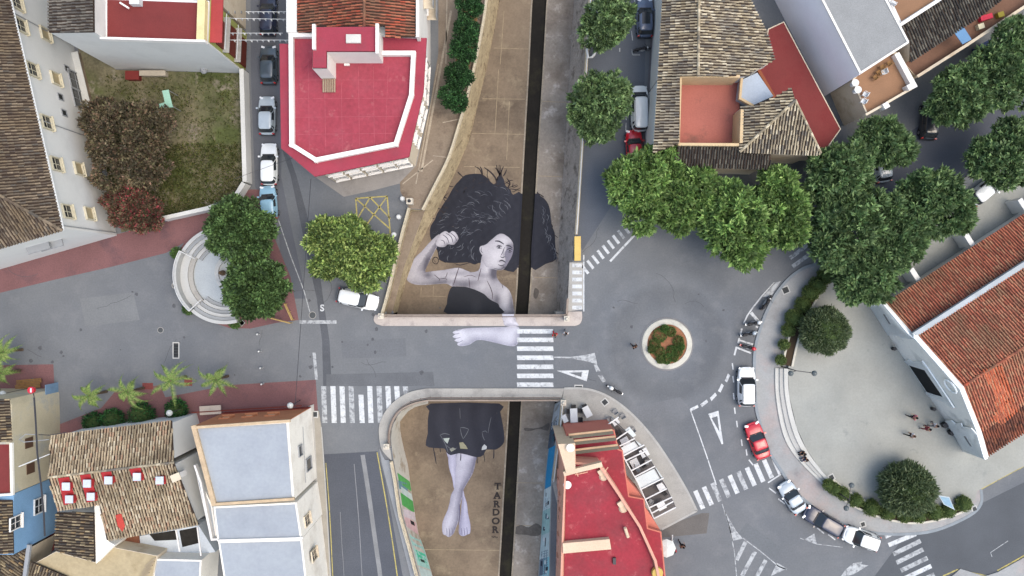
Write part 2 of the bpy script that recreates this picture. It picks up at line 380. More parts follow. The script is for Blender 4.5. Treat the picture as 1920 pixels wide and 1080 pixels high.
# ---- bridge: deck edges, pavements, parapets
bridge = thing('bridge','flat road bridge with pale pavements crossing the canal','bridge',P(900,670,0))
mb = MB()
bx0, bx1 = XY(716,0)[0], XY(1062,0)[0]
for y0, y1 in ((592,600),(744,751)):
    a, b = XY(0,y0)[1], XY(0,y1)[1]
    mb.box(((bx0+bx1)/2,(a+b)/2,-0.62),(bx1-bx0,abs(b-a),1.2))
mb.build('deck_beam', concrete_pink, bridge)
mb = MB(); mb.box(((bx0+bx1)/2,(XY(0,600)[1]+XY(0,744)[1])/2,-0.9),(bx1-bx0,abs(XY(0,600)[1]-XY(0,744)[1]),0.5)); mb.build('deck_soffit', concrete, bridge)
for x0 in (708,1052): 
    mb = MB(); a = XY(x0,585); b = XY(x0+14,757); mb.box(((a[0]+b[0])/2-0.3,(a[1]+b[1])/2,(DEP-1.15)/2),(1.2,abs(a[1]-b[1]),-DEP-1.15)); mb.build('abutment', concrete, bridge)
s1 = smoothed([(704,590),(701,599),(706,607),(718,611)],n=4)+[(1078,611)]+smoothed([(1078,611),(1087,607),(1091,598),(1091,584)],n=4)+[(1066,584),(1064,591)]
slab('pavement', W(s1), 0, 0.14, concrete_pink, bridge)
out_ = smoothed([(733,862),(716,842),(711,815),(712,795),(722,772),(742,750),(768,735),(800,728)],n=5)+[(1058,728)]
in_ = smoothed([(1052,747),(900,747),(803,747)],n=2)+smoothed([(803,747),(774,754),(752,766),(738,784),(730,810),(731,835),(735,862)],n=5)
slab('pavement', W(out_+in_), 0, 0.14, concrete, bridge)
par = M('parapet_stone', lin(160,146,134), 0.9, var=0.12, scale=1.5, fine=0.1, fscale=8)
mb = MB(); band(mb, W([(722,590.5),(1062,590.5)]), 0.16, 0, 0.55); band(mb, W([(1062,590.2),(1064,560)]), 0.2, 0, 0.55); mb.build('parapet', par, bridge)
mb = MB(); band(mb, W(smoothed([(731,835),(731,810),(739,785),(753,767.5),(775,756),(803,749.5)],n=5)+[(1052,749.5)]), 0.16, 0, 0.55); mb.build('parapet', par, bridge)
rail_m = MP('rail_brown', lin(120,104,96), 0.6, 0.3)
for L in ([(722,594),(1060,594)],):
    mb = MB(); q = W(L, 1.0); mb.tube([(p[0],p[1],1.0) for p in q],0.035); mb.tube([(p[0],p[1],0.75) for p in q],0.025)
    for k in range(15):
        t = k/14; mb.tube([(q[0][0]*(1-t)+q[1][0]*t,q[0][1],0.12),(q[0][0]*(1-t)+q[1][0]*t,q[0][1],1.0)],0.025,5)
    mb.build('railing', rail_m, bridge)
q = resample(W(smoothed([(728,835),(728,810),(736,784),(751,765),(774,752.5),(803,746)],n=5)+[(1052,746)],1.0),60)
mb = MB(); mb.tube([(p[0],p[1],1.0) for p in q],0.035); mb.tube([(p[0],p[1],0.75) for p in q],0.025)
for p in q[::3]: mb.tube([(p[0],p[1],0.12),(p[0],p[1],1.0)],0.025,5)
mb.build('railing', rail_m, bridge)
post_m = M('stone_post', lin(222,214,198), 0.85, var=0.08)
for (x,y) in ((718,592),(1061,597),(1055,752),(728,833)):
    mb = MB(); p = P(x,y,0); mb.box((p.x,p.y,0.62),(0.45,0.45,1.2)); mb.box((p.x,p.y,1.26),(0.56,0.56,0.1)); mb.lathe((p.x,p.y,1.31),[(0.16,0),(0.2,0.1),(0.12,0.26),(0.02,0.3)],8); mb.build('pillar', post_m, bridge)
# promenade parapets along the upper canal: coping, two white rails
def rail(name, label, pts, z0=0.0, hgt=0.9, m=None, off=0.0, step=6, cat='railing', two=True, r=0.045):
    t = thing(name, label, cat, P(pts[len(pts)//2][0], pts[len(pts)//2][1], 0))
    q = resample(W(smoothed(pts, n=4)), max(8, 6*len(pts)))
    mb = MB(); band(mb, q, 0.32, z0, z0+0.3); mb.build('coping', M('coping_stone', lin(196,184,160),0.9,var=0.15,scale=1.2,fine=0.15,fscale=6), t)
    mm = m or metal_white
    for k, (o, z) in enumerate(((0.0, hgt), (0.0, hgt*0.62)) if two else ((0.0, hgt),)):
        mb = MB(); mb.tube([(p[0],p[1],z0+z) for p in q], r, 5); mb.build('handrail', mm, t)
    for p in q[::step]:
        mb = MB(); mb.tube([(p[0],p[1],z0+0.3),(p[0],p[1],z0+hgt)], 0.04, 6); mb.build('post', metal_dark if name == 'promenade_railing' else mm, t)
    return t
cream_rail = MP('cream_rail', lin(214,204,180), 0.6, 0.3)
rail('promenade_railing','cream railing on the curving canal wall beside the promenade trees',[(x-2,y) for x,y in UL_top], m=cream_rail)
rail('promenade_railing','cream railing above the brown ledge beside the yellow leaved tree',[(767,391)]+[(x-2,y) for x,y in UL_ledge], m=cream_rail)
rail('canal_railing','pale railing along the straight right bank of the upper canal',[(x+2,y) for x,y in UR_top[:7]], m=metal_white)
rail('canal_railing','pale railing along the canal side of the sloping street',[(x-4,y+2) for x,y in LL_top[6:]], m=cream_rail)
rail('canal_railing','pale railing between the canal and the bar terrace',[(x+2.5,y) for x,y in LR_top[:4]], m=metal_white)
# ---- pavements and other ground surfaces
def pave(name, pts, m, z1=0.12, z=0.0, kerb=True):
    return slab(name, W(pts), z-0.02, z1, m, kind='structure')
# left square: red paving strips
sheet('red_pavement', W([(-400,480),(0,480),(120,462),(228,437),(310,416),(402,394),(420,370),(470,355),(520,356),(523,408),(500,410),(545,520),(560,600),(520,605),(470,616),(430,615),(395,603),(360,585),(335,560),(324,520),(328,485),(345,455),(312,474),(210,500),(100,525),(0,549),(-400,640)]), 0.006, red_paving, kind='structure')
sheet('red_pavement', W([(310,745),(430,722),(592,712),(596,770),(520,800),(100,840),(100,800),(190,765),(215,735),(300,722)]), 0.006, red_paving, kind='structure')
sheet('red_pavement', W([(-300,690),(100,683),(106,800),(95,1080),(-300,1080)]), 0.006, red_paving, kind='structure')
# small red tree-pit squares on the asphalt
for x,y,w_,h_ in ((277,724,20,12),(353,716,15,15)):
    sheet('red_pavement', W([(x-w_/2,y-h_/2),(x+w_/2,y-h_/2),(x+w_/2,y+h_/2),(x-w_/2,y+h_/2)]), 0.010, M('red_tile',lin(132,70,66),fine=0.2), kind='structure')
# promenade between the red-roofed house and the canal
sheet('promenade', W([(800,-160),(925,-160),(913,0),(904,60),(885,150),(861,238),(841,300),(815,352),(795,393),(768,391),(751,360),(750,342),(781,310),(806,200),(822,100),(822,0)]), 0.02, brown_paving, kind='structure')
sheet('planting_bed', W([(872,-60),(902,-60),(896,30),(884,110),(868,170),(855,205),(838,200),(848,150),(864,60)]), 0.026, M('bed_soil',lin(136,98,66),0.95,var=0.25,scale=1.5,fine=0.25), kind='structure')
# paving joints and a light path across the promenade
jt = M('joint_pale', lin(176,164,146),0.9,var=0.2,scale=1.2,fine=0.2)
for a,b,wd in (((846,20),(790,322),0.22),((838,0),(836,120),0.12),((822,120),(780,345),0.10),((755,345),(812,300),0.10),((830,230),(868,222),0.10),((812,292),(846,296),0.08)):
    mb = MB(); flat_band(mb, W([a,b]), wd, 0.028); tag(mb.build('paving_joint', jt), kind='structure')
# pavement round the red-roofed house
sheet('pavement', W([(590,331),(645,369),(700,357),(750,344),(781,311),(800,280),(700,280)]), 0.012, M('pavement_grey', lin(152,148,144), 0.9, var=0.1, stain=lin(128,124,120)), kind='structure')
# right of the upper canal: footway, striped ramp
sheet('pavement', W([(1068,492),(1093,492),(1094,580),(1064,584)]), 0.012, concrete, kind='structure')
mb = MB(); flat_band(mb, W([(1094.5,478),(1094.5,584)]), 0.13, 0.02); tag(mb.build('road_marking', paint_white), kind='structure')
for k in range(7):
    y = 494+k*13.2; sheet('road_marking', W([(1073,y),(1091,y),(1091,y+7),(1073,y+7)]), 0.02, paint_white, kind='structure')
# narrow pavement at the feet of the houses on the right street
pave('pavement', [(1226,-160),(1262,-160),(1245,290),(1206,290),(1218,100)], M('pavement_dark', lin(112,108,110),0.9,var=0.12), 0.10)
# bar terrace pavement
terr = smoothed([(1058,728),(1100,729),(1140,743),(1180,772),(1220,815),(1255,865),(1285,915),(1306,957)],n=5)
pave('pavement', terr+[(1300,962),(1240,992),(1180,1010),(1060,1010),(1034,900),(1046,812),(1053,752)], M('terrace_paving', lin(172,170,164),0.88,var=0.1,scale=0.4,fine=0.09,stain=lin(150,148,144)), 0.13)
mb = MB(); band(mb, W(terr), 0.22, 0.0, 0.145); band(mb, W([(1306,957),(1240,992)]), 0.22, 0, 0.145); tag(mb.build('kerb', kerb_stone), kind='structure')
# street at the bottom: pavement strips, kerbs, yellow lines
pave('pavement', [(588,770),(598,770),(603,800),(610,900),(616,1000),(621,1080),(630,1240),(560,1240),(560,800)], M('pavement_beige', lin(166,160,148),0.9,var=0.1), 0.12)
sheet('asphalt_lane', W([(604,852),(708,846),(722,900),(740,1000),(755,1080),(780,1240),(632,1240),(622,1080),(612,950)]), 0.006, asphalt_dark, kind='structure')
for L,wd,mm,z in (([(611,868),(618,960),(624,1080),(632,1240)],0.10,paint_yellow,0.016),([(603,800),(612,930),(620,1080),(628,1240)],0.12,kerb_stone,0.126),
                  ([(707,848),(722,930),(735,1010),(745,1080),(768,1240)],0.12,paint_yellow,0.016),
                  ([(680,853),(692,930),(703,1010),(713,1080),(735,1240)],0.45,M('concrete_strip',lin(138,140,142),0.9,var=0.15,fine=0.12),0.012),
                  ([(664,870),(670,940),(675,1010),(679,1080),(690,1240)],0.07,M('crack_seal',lin(140,142,146),0.9,var=0.2),0.012),
                  ([(638,960),(641,1020),(645,1080),(650,1240)],0.05,M('crack_seal',lin(140,142,146)),0.012)):
    mb = MB(); flat_band(mb, W(smoothed(L,n=4)), wd, z); tag(mb.build('street_strip', mm), kind='structure')
pave('pavement', [(711,840),(722,862),(730,862),(742,920),(757,985),(772,1040),(790,1090),(822,1240),(806,1240),(770,1080),(750,1000),(728,915),(716,868)], M('walk_grey', lin(150,154,158),0.9,var=0.1), 0.12)
# trench strips and patches in the asphalt
for pts, mm, z in (([(527,275),(537,275),(556,330),(575,400),(594,470),(606,560),(618,640),(622,724),(606,724),(604,640),(594,560),(574,470),(560,400),(545,330)], asphalt_trench, 0.005),
                   ([(612,702),(812,697),(815,724),(612,724)], M('asphalt_patch',lin(106,109,113),0.9,var=0.1,fine=0.12),0.006),
                   ([(1316,962),(1330,962),(1325,1000),(1240,1008),(1240,990),(1304,966)], M('asphalt_patch2',lin(110,107,104),0.9,var=0.1,fine=0.12),0.006),
                   ([(1306,-150),(1216,-150),(1206,250),(1200,360),(1150,380),(1092,470),(1080,440),(1090,250),(1104,0),(1106,-150)], M('asphalt_street',lin(101,106,114),0.9,var=0.12,fine=0.1,scale=0.2),0.004),
                   ([(470,-150),(540,-150),(536,60),(527,330),(545,420),(575,560),(545,560),(525,480),(522,410),(478,350),(470,130)], M('asphalt_lane2',lin(100,104,112),0.9,var=0.12,fine=0.1,scale=0.2),0.004),
                   ([(1545,430),(1600,330),(1700,250),(1920,120),(2300,-120),(2300,60),(1920,240),(1760,380),(1640,470),(1560,490)], M('asphalt_ne',lin(86,90,99),0.9,var=0.1,fine=0.1,scale=0.2),0.004),  # darker asphalt of the north-east street
                   ([(1640,1080),(1700,1000),(1760,992),(1838,945),(2100,815),(2300,800),(2300,1240),(1600,1240)], M('asphalt_se',lin(92,96,101),0.9,var=0.12,fine=0.1,scale=0.2),0.004)):
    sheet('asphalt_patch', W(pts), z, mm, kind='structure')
def mark(pts, mm=None, z=0.012):
    sheet('road_marking', W(pts), z, mm or paint_white, kind='structure')
def line(pts, wd, mm=None, z=0.012):
    mb = MB(); flat_band(mb, W(pts), wd, z); tag(mb.build('road_marking', mm or paint_white), kind='structure')
# zebra by the lower-left corner of the bridge
for i,x in enumerate((602,619.5,636.5,653.5,672,688.5,706,722.5,739,755)):
    y0 = 740 if i==4 else 724; y1 = (793,793,793,793,793,793,793,775,760,750)[i]
    if i >= 7: y1 = (776,758,742)[i-7]
    mark([(x,y0),(x+9.5,y0),(x+12,y1),(x+2.5,y1)], paint_white if i%3 else paint_faded)
# zebra on the bridge
for y in (617,633,649.5,666.5,683.5,700.5,717):
    mark([(969,y),(1037,y),(1038,y+8.5),(970,y+8.5)])
# zebra to the north street
for k in range(9):
    x = 1097+k*9.6; y = 505-k*9.4
    ux,uy = 0.60,0.80; wx,wy = 0.80,-0.60
    a=(x-6*ux,y-6*uy)
    mark([(x-9*ux-2.6*wx,y-9*uy-2.6*wy),(x-9*ux+2.6*wx,y-9*uy+2.6*wy),(x+10*ux+2.6*wx,y+10*uy+2.6*wy),(x+10*ux-2.6*wx,y+10*uy-2.6*wy)], paint_faded if k in (7,8) else paint_white)
line([(1144,490),(1197,433)],0.22)
# zebra at the bottom of the roundabout
for k in range(10):
    t = k/9; x = 1311+(1456-1311)*t; y = 937+(872-937)*t
    ux,uy = (0.40,0.917); wx,wy = (0.917,-0.40)
    L = 18.5; hw = 4.3
    mark([(x-L*ux-hw*wx,y-L*uy-hw*wy),(x-L*ux+hw*wx,y-L*uy+hw*wy),(x+L*ux+hw*wx,y+L*uy+hw*wy),(x+L*ux-hw*wx,y+L*uy-hw*wy)], paint_faded if k in (2,3,5) else paint_white)
# zebra at the lower right
for (x0,y0,x1,y1) in ((1666,1022,1717,1001),(1675,1039,1726,1014),(1681,1055,1731,1030),(1689,1070,1739,1046),(1697,1084,1746,1061),(1737,1084,1752,1077)):
    line([(x0,y0),(x1,y1)],0.46, paint_white if x0 in (1666,1697) else paint_faded)
mark([(1658,1003),(1676,1003),(1661,1010)])
# two stripes under the trees
line([(1481,484),(1523,453)],0.42,paint_faded); line([(1486,500),(1530,468)],0.42,paint_faded)
# give-way lines and triangles
mark([(1039,668.5),(1039,671),(1070,672),(1098,677),(1120,683),(1115,661.5),(1095,666),(1070,669)], paint_faded)
def tri_outline(p, hole, mm=None): sheet('road_marking', W(p), 0.012, mm or paint_white, holes=[W(hole)], kind='structure')
tri_outline([(1044,695),(1104,694),(1100,715)],[(1066,698.5),(1091,698),(1090,707)])
mark([(1113,684),(1119,683),(1126,696),(1118,697)],paint_faded); mark([(1121,704),(1129,703),(1137,715),(1130,717)],paint_faded)
for pts in ([(1294,766),(1308,759),(1310,764),(1296,771)],[(1313,758),(1325,749),(1328,754),(1316,763)],[(1331,746),(1341,736),(1344,741),(1334,752)],[(1346,733),(1353,719),(1357,723),(1351,736)],[(1359,714),(1365,700),(1369,704),(1363,717)]):
    mark(pts)
line([(1294,767),(1310,812),(1325,855),(1343,909)],0.11)
tri_outline([(1328,776),(1347,770),(1356,832),(1353,833)],[(1334,784),(1345,780),(1349,810)])
for k,(x,y) in enumerate(((1373,687),(1374,711),(1375,743),(1377,770),(1381,795),(1390,830),(1399,848))): line([(x,y-6),(x+1.5,y+6)],0.13)
line([(1404,862),(1412,872)],0.14); line([(1440,905),(1466,888)],0.14)
for (x,y) in ((1448,920),(1465,940),(1488,960),(1538,995),(1559,1007)): line([(x-6,y-5),(x+7,y+5)],0.13)
# splitter islands painted at the bottom
line([(1354,945),(1368,990),(1377,1035),(1382,1090)],0.10,paint_faded)
mark([(1358,958),(1362,964),(1380,995),(1393,1010),(1373,1014),(1366,985)],paint_faded)
line([(1393,1009),(1425,1033),(1460,1062),(1475,1068)],0.10,paint_faded)
for a,b in (((1398,1016),(1381,1050)),((1416,1034),(1391,1080)),((1436,1050),(1417,1084))): line([a,b],0.42,paint_faded)
mark([(1457,1055),(1476,1066),(1445,1080)],paint_faded)
mark([(1507,1012),(1527,1000),(1531,1019)],paint_faded); line([(1500,1009),(1531,1020),(1580,1026)],0.07,paint_faded)
mark([(1585,1068),(1600,1056),(1617,1053),(1614,1058),(1628,1060),(1600,1077),(1570,1084),(1577,1080)],paint_faded)
line([(1857,1036),(1890,1014)],0.07,paint_faded); line([(1857,1036),(1860,1044)],0.07,paint_faded)
# motorcycle bay
line([(1452,530),(1427,557),(1412,576),(1401,592),(1394,607)],0.15)
for a,b in (((1394,607),(1400,607)),((1391,616),(1388,628)),((1386,634),(1384,644)),((1381,650),(1377,666)),((1387,638),(1412,646)),((1382,652),(1408,662)),((1408,586),(1422,603)),((1417,612),(1422,614))): line([a,b],0.18 if a[0] != 1408 else 0.32)
mark([(1428,557),(1452,530),(1464,527),(1448,552),(1440,556)],paint_faded)
# stop line and S by the left road, edge line
mark([(562,600.5),(631,600.5),(631,607),(562,607)],paint_faded); mark([(586,661),(592,661),(596,712),(591,712)],paint_faded)
line([(522,412),(545,480),(570,545),(581,585)],0.10,paint_faded)
# yellow box with crosses
for a,b in (((667,372),(726,368)),((726,368),(732,440)),((732,440),(672,443)),((672,443),(667,372)),((667,372),(730,428)),((694,370),(669,412)),((694,370),(732,410)),((726,368),(676,437))): line([a,b],0.14,paint_yellow)
# bits of old paint and parking marks in the right-hand street
for a,b in (((1184,58),(1186,76)),((1190,0),(1191,12)),((1184,92),(1186,103)),((1186,103),(1200,103)),((1175,205),(1174,225)),((1174,230),(1173,247)),((1162,90),(1162,97))): line([a,b],0.1,paint_faded)
# yellow kerb line along the church side street
line([(1838,916),(1880,893),(1920,872),(2000,830)],0.18,paint_yellow,0.14); line([(1768,1080),(1795,1068),(1850,1080)],0.15,paint_yellow)
line([(1870,1070),(1920,1042),(1980,1010)],0.15,paint_yellow)
# letter S on the road
tc = bpy.data.curves.new('letter','FONT'); tc.body = 'S'; tc.size = 0.95; tc.align_x='CENTER'; tc.align_y='CENTER'; tc.extrude = 0.0; tc.offset = 0.03
def text_obj(name, body, loc, size, m, parent=None, offset=0.0, sx=1.0, rot=(0,0,0), **tags):
    tc = bpy.data.curves.new(name,'FONT'); tc.body = body; tc.size = size; tc.align_x='CENTER'; tc.align_y='CENTER'; tc.offset = offset
    o = bpy.data.objects.new(name, tc); me = None
    C.objects.link(o); dg = bpy.context.evaluated_depsgraph_get(); me = bpy.data.meshes.new_from_object(o.evaluated_get(dg))
    bpy.data.objects.remove(o); me.materials.clear(); me.materials.append(m)
    R = Matrix.LocRotScale(Vector(loc), Matrix.Rotation(rot[2],3,'Z') @ Matrix.Rotation(rot[0],3,'X'), Vector((sx,1,1)))
    me.transform(R)
    return link(name, me, parent)
tag(text_obj('road_letter','S',P(604,578,0.012),0.95,paint_white,offset=0.03), kind='structure')

# cracks, oil spots and slab joints
for pts,c in (([(640,640),(760,634),(762,668),(642,672)],(114,117,121)),([(150,560),(250,548),(262,600),(160,612)],(124,127,129)),([(1130,820),(1290,760),(1275,745),(1180,765)],(118,121,125)),([(1400,980),(1470,1030),(1455,1050),(1385,1000)],(112,116,120))):
    sheet('asphalt_patch',W(pts),0.007,M('asphalt_repair%d'%c[0],lin(*c),0.9,var=0.08,scale=0.3,fine=0.1,fscale=6),kind='structure')
crack=M('crack',lin(84,86,90),0.95,var=0.2,scale=3)
r9=random.Random(21)
for k in range(34):
    x=r9.uniform(20,1380); y=r9.uniform(470,720) if k%3 else r9.uniform(440,1060)
    if 730<x<1060 and not (615<y<720): continue
    a=r9.uniform(0,6.28); pts=[(x,y)]
    for j in range(r9.randint(3,7)): a+=r9.uniform(-0.5,0.5); x+=10*math.cos(a); y+=10*math.sin(a); pts.append((x,y))
    if any(730<q[0]<1062 and not (616<q[1]<722) for q in pts) or any(q[0]<610 and q[1]>730 for q in pts) or any(q[0]>1040 and q[1]>725 and q[0]<1300 for q in pts): continue
    mb=MB(); flat_band(mb,W(pts),0.035,0.009); tag(mb.build('asphalt_crack',crack),kind='structure')
oil=M('oil_spot',lin(88,90,94),0.7,var=0.2,scale=3)
for k in range(46):
    x=r9.uniform(40,1390); y=r9.uniform(545,715); rr=r9.uniform(1.2,4.0)
    if 560<x<640 and 595<y<612: continue
    pts=[(x+rr*(1+r9.uniform(-.35,.35))*math.cos(q*0.7),y+rr*(1+r9.uniform(-.35,.35))*math.sin(q*0.7)) for q in range(9)]
    if 330<x<560 and y<620: continue
    if 960<x<1140 or 1195<x<1305: continue
    sheet('oil_spot',W(pts),0.0095,oil,kind='structure')
jm=M('slab_joint',lin(166,150,124),0.9,var=0.25,scale=2)
for a,b in (((926,90),(990,92)),((905,185),(984,186)),((885,250),(983,252)),((945,20),(938,120)),((935,130),(928,250)),((955,190),(950,300)),((870,312),(975,314)),((893,312),(891,335)),((1015,190),(1062,192)),((1010,330),(1053,331)),((790,555),(836,556)),((790,538),(789,556)),((813,536),(812,556)),((1002,520),(1044,521)),((770,1030),(936,1032)),((968,905),(1018,906)),((965,985),(1012,986))):
    mb=MB(); flat_band(mb,Wd([a,b]),0.06,DEP+0.004); tag(mb.build('slab_joint',jm),kind='structure')
# ------------------------------------------------------------------ building helpers
CAM = Vector((0,0,H))
def plane3(a, b, c):
    n = (b-a).cross(c-a).normalized()
    if n.z < 0: n = -n
    return (a.copy(), n)
def hit(px, py, pl):
    a, n = pl; d = P(px, py, 0)-CAM
    return CAM + d*((a-CAM).dot(n)/d.dot(n))
def downhill(n):
    v = Vector((n.x, n.y, 0))
    if v.length < 1e-4: return Vector((0,-1,0))
    v.normalize(); return (v - n*v.dot(n)).normalized()
def tiles(name, poly, m, parent, pitch=0.27, length=0.46, down=None, lift=0.0, jig=0.035):
    """barrel tiles laid in rows over a plane polygon (3D points)"""
    n = Vector((0,0,0))
    for i in range(len(poly)):
        a, b = poly[i], poly[(i+1) % len(poly)]
        n += Vector(((a.y-b.y)*(a.z+b.z), (a.z-b.z)*(a.x+b.x), (a.x-b.x)*(a.y+b.y)))
    n.normalize()
    if n.z < 0: n = -n
    v = downhill(n) if down is None else (down - n*down.dot(n)).normalized()
    u = v.cross(n).normalized(); o = poly[0]
    q = [((p-o).dot(u), (p-o).dot(v)) for p in poly]
    u0 = min(p[0] for p in q); u1 = max(p[0] for p in q)
    V = []; Fc = []; N = len(q); cols = int((u1-u0)/pitch); pit = (u1-u0)/max(cols,1)
    hw = pit*0.33
    prof = [(-hw, 0.0), (-hw*0.6, 0.085), (hw*0.6, 0.085), (hw, 0.0)]
    for c in range(cols):
        uc = u0+(c+0.5)*pit; xs = []
        for i in range(N):
            (a0,b0),(a1,b1) = q[i], q[(i+1) % N]
            if (a0 <= uc < a1) or (a1 <= uc < a0): xs.append(b0+(b1-b0)*(uc-a0)/(a1-a0))
        xs.sort()
        for k in range(0, len(xs)-1, 2):
            lo, hi = xs[k], xs[k+1]; s = hi
            while s > lo+0.05:
                e = max(s-length*random.uniform(0.93,1.07), lo); du = random.uniform(-jig,jig); dz = random.uniform(0,0.02)+lift
                base = len(V)
                for (vv, hh, wk) in ((s+0.05, 0.035, 1.0), (e, 0.0, 0.86)):
                    for (pu, pz) in prof:
                        V.append(o + u*(uc+du+pu*wk) + v*vv + n*(pz+hh+dz))
                Fc += [(base+i+4, base+i, base+i+1, base+i+5) for i in range(3)] + [(base+3, base+2, base+1, base)]
                s = e
    ob = obj(name, V, Fc, m, parent); ob['kind'] = 'stuff'
    return ob
def deck(poly, m, parent, name='roof_deck', th=0.12):
    n = len(poly); v = [p for p in poly]+[p-Vector((0,0,th)) for p in poly]
    t = geometry.tessellate_polygon([[Vector((p.x,p.y,0)) for p in poly]])
    xy = [(p.x,p.y) for p in poly]
    f = [fix_up(xy,k) for k in t]+[(i,(i+1)%n,n+(i+1)%n,n+i) for i in range(n)]
    return obj(name, v, f, m, parent)
def skirt(poly, m, parent, z0=0.0, name='wall', ins=0.12):
    xy = [(p.x,p.y) for p in poly]; c = ccw(xy)
    pp = list(poly) if c == xy else list(reversed(poly))
    q = inset([(p.x,p.y) for p in pp], ins) if ins else [(p.x,p.y) for p in pp]
    n = len(pp); v = [(a[0],a[1],z0) for a in q]+[(a[0],a[1],p.z-0.1) for a,p in zip(q,pp)]
    return obj(name, v, [(i,(i+1)%n,n+(i+1)%n,n+i) for i in range(n)], m, parent)
def ridge(A, B, m, parent, r=0.15, step=0.42, name='ridge_tiles'):
    V=[];Fc=[]; d=(B-A); L=d.length; d/=L; n=max(1,int(L/step)); s=d.cross(Vector((0,0,1))).normalized(); up=s.cross(d)
    for k in range(n):
        a=A+d*(L*k/n); b=A+d*(L*(k+1)/n+0.05); base=len(V)
        for p,rr in ((a,r*0.85),(b,r)):
            for t in range(5):
                an=math.pi*t/4; V.append(p+s*(rr*math.cos(an))+up*(rr*math.sin(an)+0.05))
        Fc += [(base+i,base+i+1,base+i+6,base+i+5) for i in range(4)]+[tuple(base+5+i for i in range(5))]
    ob=obj(name,V,Fc,m,parent); ob['kind']='stuff'; return ob
def tiled(parent, pxs, pl, tm, wm=None, dm=None, z0=0.0, ins=0.15, pitch=0.27, down=None):
    poly=[hit(x,y,pl) for x,y in pxs]
    deck(poly, dm or deck_m, parent)
    tiles('roof_tiles', poly, tm, parent, pitch=pitch, down=down)
    if wm: skirt([p-Vector((0,0,0.12)) for p in poly], wm, parent, z0, ins=ins)
    return poly
def on_wall(A, B, px, py):
    A=Vector(A[:2]);B=Vector(B[:2]);dd=B-A;p=P(px,py,0)
    t=(A.x*dd.y-A.y*dd.x)/(p.x*dd.y-p.y*dd.x)
    return Vector((p.x*t,p.y*t,H*(1-t)))
def wall_axes(A, B):
    u=(Vector(B[:2])-Vector(A[:2])).normalized(); nrm=Vector((-u.y,u.x))
    mid=(Vector(A[:2])+Vector(B[:2]))/2
    if nrm.dot(-mid)<0: nrm=-nrm
    return Vector((u.x,u.y,0)),Vector((nrm.x,nrm.y,0))
def window(parent, A, B, px, py, w_, h_, frame, pane=None, sill=True, dpt=0.14, cross=True, c=None, name='window', nm2='pane', off=0.0):
    c = on_wall(A,B,px,py) if c is None else c
    u,nr=wall_axes(A,B); ax=Matrix((u,nr,Vector((0,0,1)))).transposed(); c = c+nr*off
    mb=MB(); t=0.09
    for s in (-1,1):
        mb.box(c+u*(s*(w_/2))+nr*(dpt/2),(t,dpt,h_+t),axes=ax)
        mb.box(c+Vector((0,0,s*h_/2))+nr*(dpt/2-0.004),(w_-t,dpt-0.004,t),axes=ax)
    f=mb.build(name,frame,parent)
    mb=MB(); mb.box(c+nr*0.02,(w_-t*0.9,0.03,h_-t*0.9),axes=ax); mb.build(nm2,pane or glass_dark,f)
    if cross:
        mb=MB(); mb.box(c+nr*0.05,(0.05,0.03,h_-t),axes=ax); mb.box(c+nr*0.052,(w_-t,0.03,0.05),axes=ax); mb.build('muntin',frame,f)
    if sill:
        mb=MB(); mb.box(c+Vector((0,0,-h_/2-0.09))+nr*(dpt/2+0.05),(w_+0.25,dpt+0.14,0.08),axes=ax); mb.build('sill',frame,f)
    return f
def wbox(parent, name, A, B, px, py, w_, h_, dpt, m, c=None, off=0.0):
    c = on_wall(A,B,px,py) if c is None else c
    u,nr=wall_axes(A,B); ax=Matrix((u,nr,Vector((0,0,1)))).transposed()
    mb=MB(); mb.box(c+nr*(dpt/2+off),(w_,dpt,h_),axes=ax); return mb.build(name,m,parent)
def parapet(parent, pts, z, th, hgt, m, zpx=None, closed=False, name='parapet'):
    q=W(pts, zpx if zpx is not None else z+hgt); 
    if closed: q=q+[q[0]]
    mb=MB()
    for i in range(len(q)-1):
        a,b=Vector(q[i]),Vector(q[i+1]); d_=(b-a).normalized()*(th/2-0.003*(i%2))
        mb.bar((a.x-d_.x,a.y-d_.y,z+hgt/2-0.002*(i%2)),(b.x+d_.x,b.y+d_.y,z+hgt/2-0.002*(i%2)),th,hgt)
    return mb.build(name,m,parent)
deck_m = M('roof_deck_clay', lin(62,50,42), 0.95, var=0.2, scale=1.0)
def pal(*cs): return [lin(*c) for c in cs]
tile_brown = MI('tiles_brown', pal((112,100,86),(100,88,76),(128,114,96),(106,96,84),(140,126,108),(88,78,70),(118,106,90),(100,94,86)), pvar=(lin(120,104,80),0.25,0.5))
tile_tan = MI('tiles_tan', pal((182,168,142),(162,148,122),(198,184,156),(138,126,108),(172,158,132),(120,114,104),(208,196,170),(150,138,118)), pvar=(lin(120,116,110),0.3,0.6))
tile_grey = MI('tiles_grey', pal((112,108,100),(96,92,86),(128,122,112),(86,82,78),(104,98,90)), var=0.1)
tile_red = MI('tiles_red', pal((168,96,74),(146,84,66),(182,112,86),(132,78,64),(160,104,80),(176,88,66)), pvar=(lin(128,104,84),0.35,0.6))
tile_church = MI('tiles_church', pal((186,112,88),(174,104,82),(196,124,96),(176,122,96),(164,100,80),(188,136,106)), pvar=(lin(150,122,96),0.22,0.7))
tile_new = MI('tiles_new', pal((196,104,72),(180,94,66),(204,114,80),(170,98,72),(188,100,70)), var=0.15)
tile_mixed = MI('tiles_mixed', pal((190,172,144),(180,162,134),(198,182,154),(168,150,124),(186,166,138),(160,144,120),(206,192,166),(178,148,122)), pvar=(lin(132,120,98),0.35,0.7))
tile_dark = MI('tiles_dark', pal((72,70,66),(58,56,54),(96,92,84),(84,80,72),(66,62,58),(108,104,94)), var=0.12)
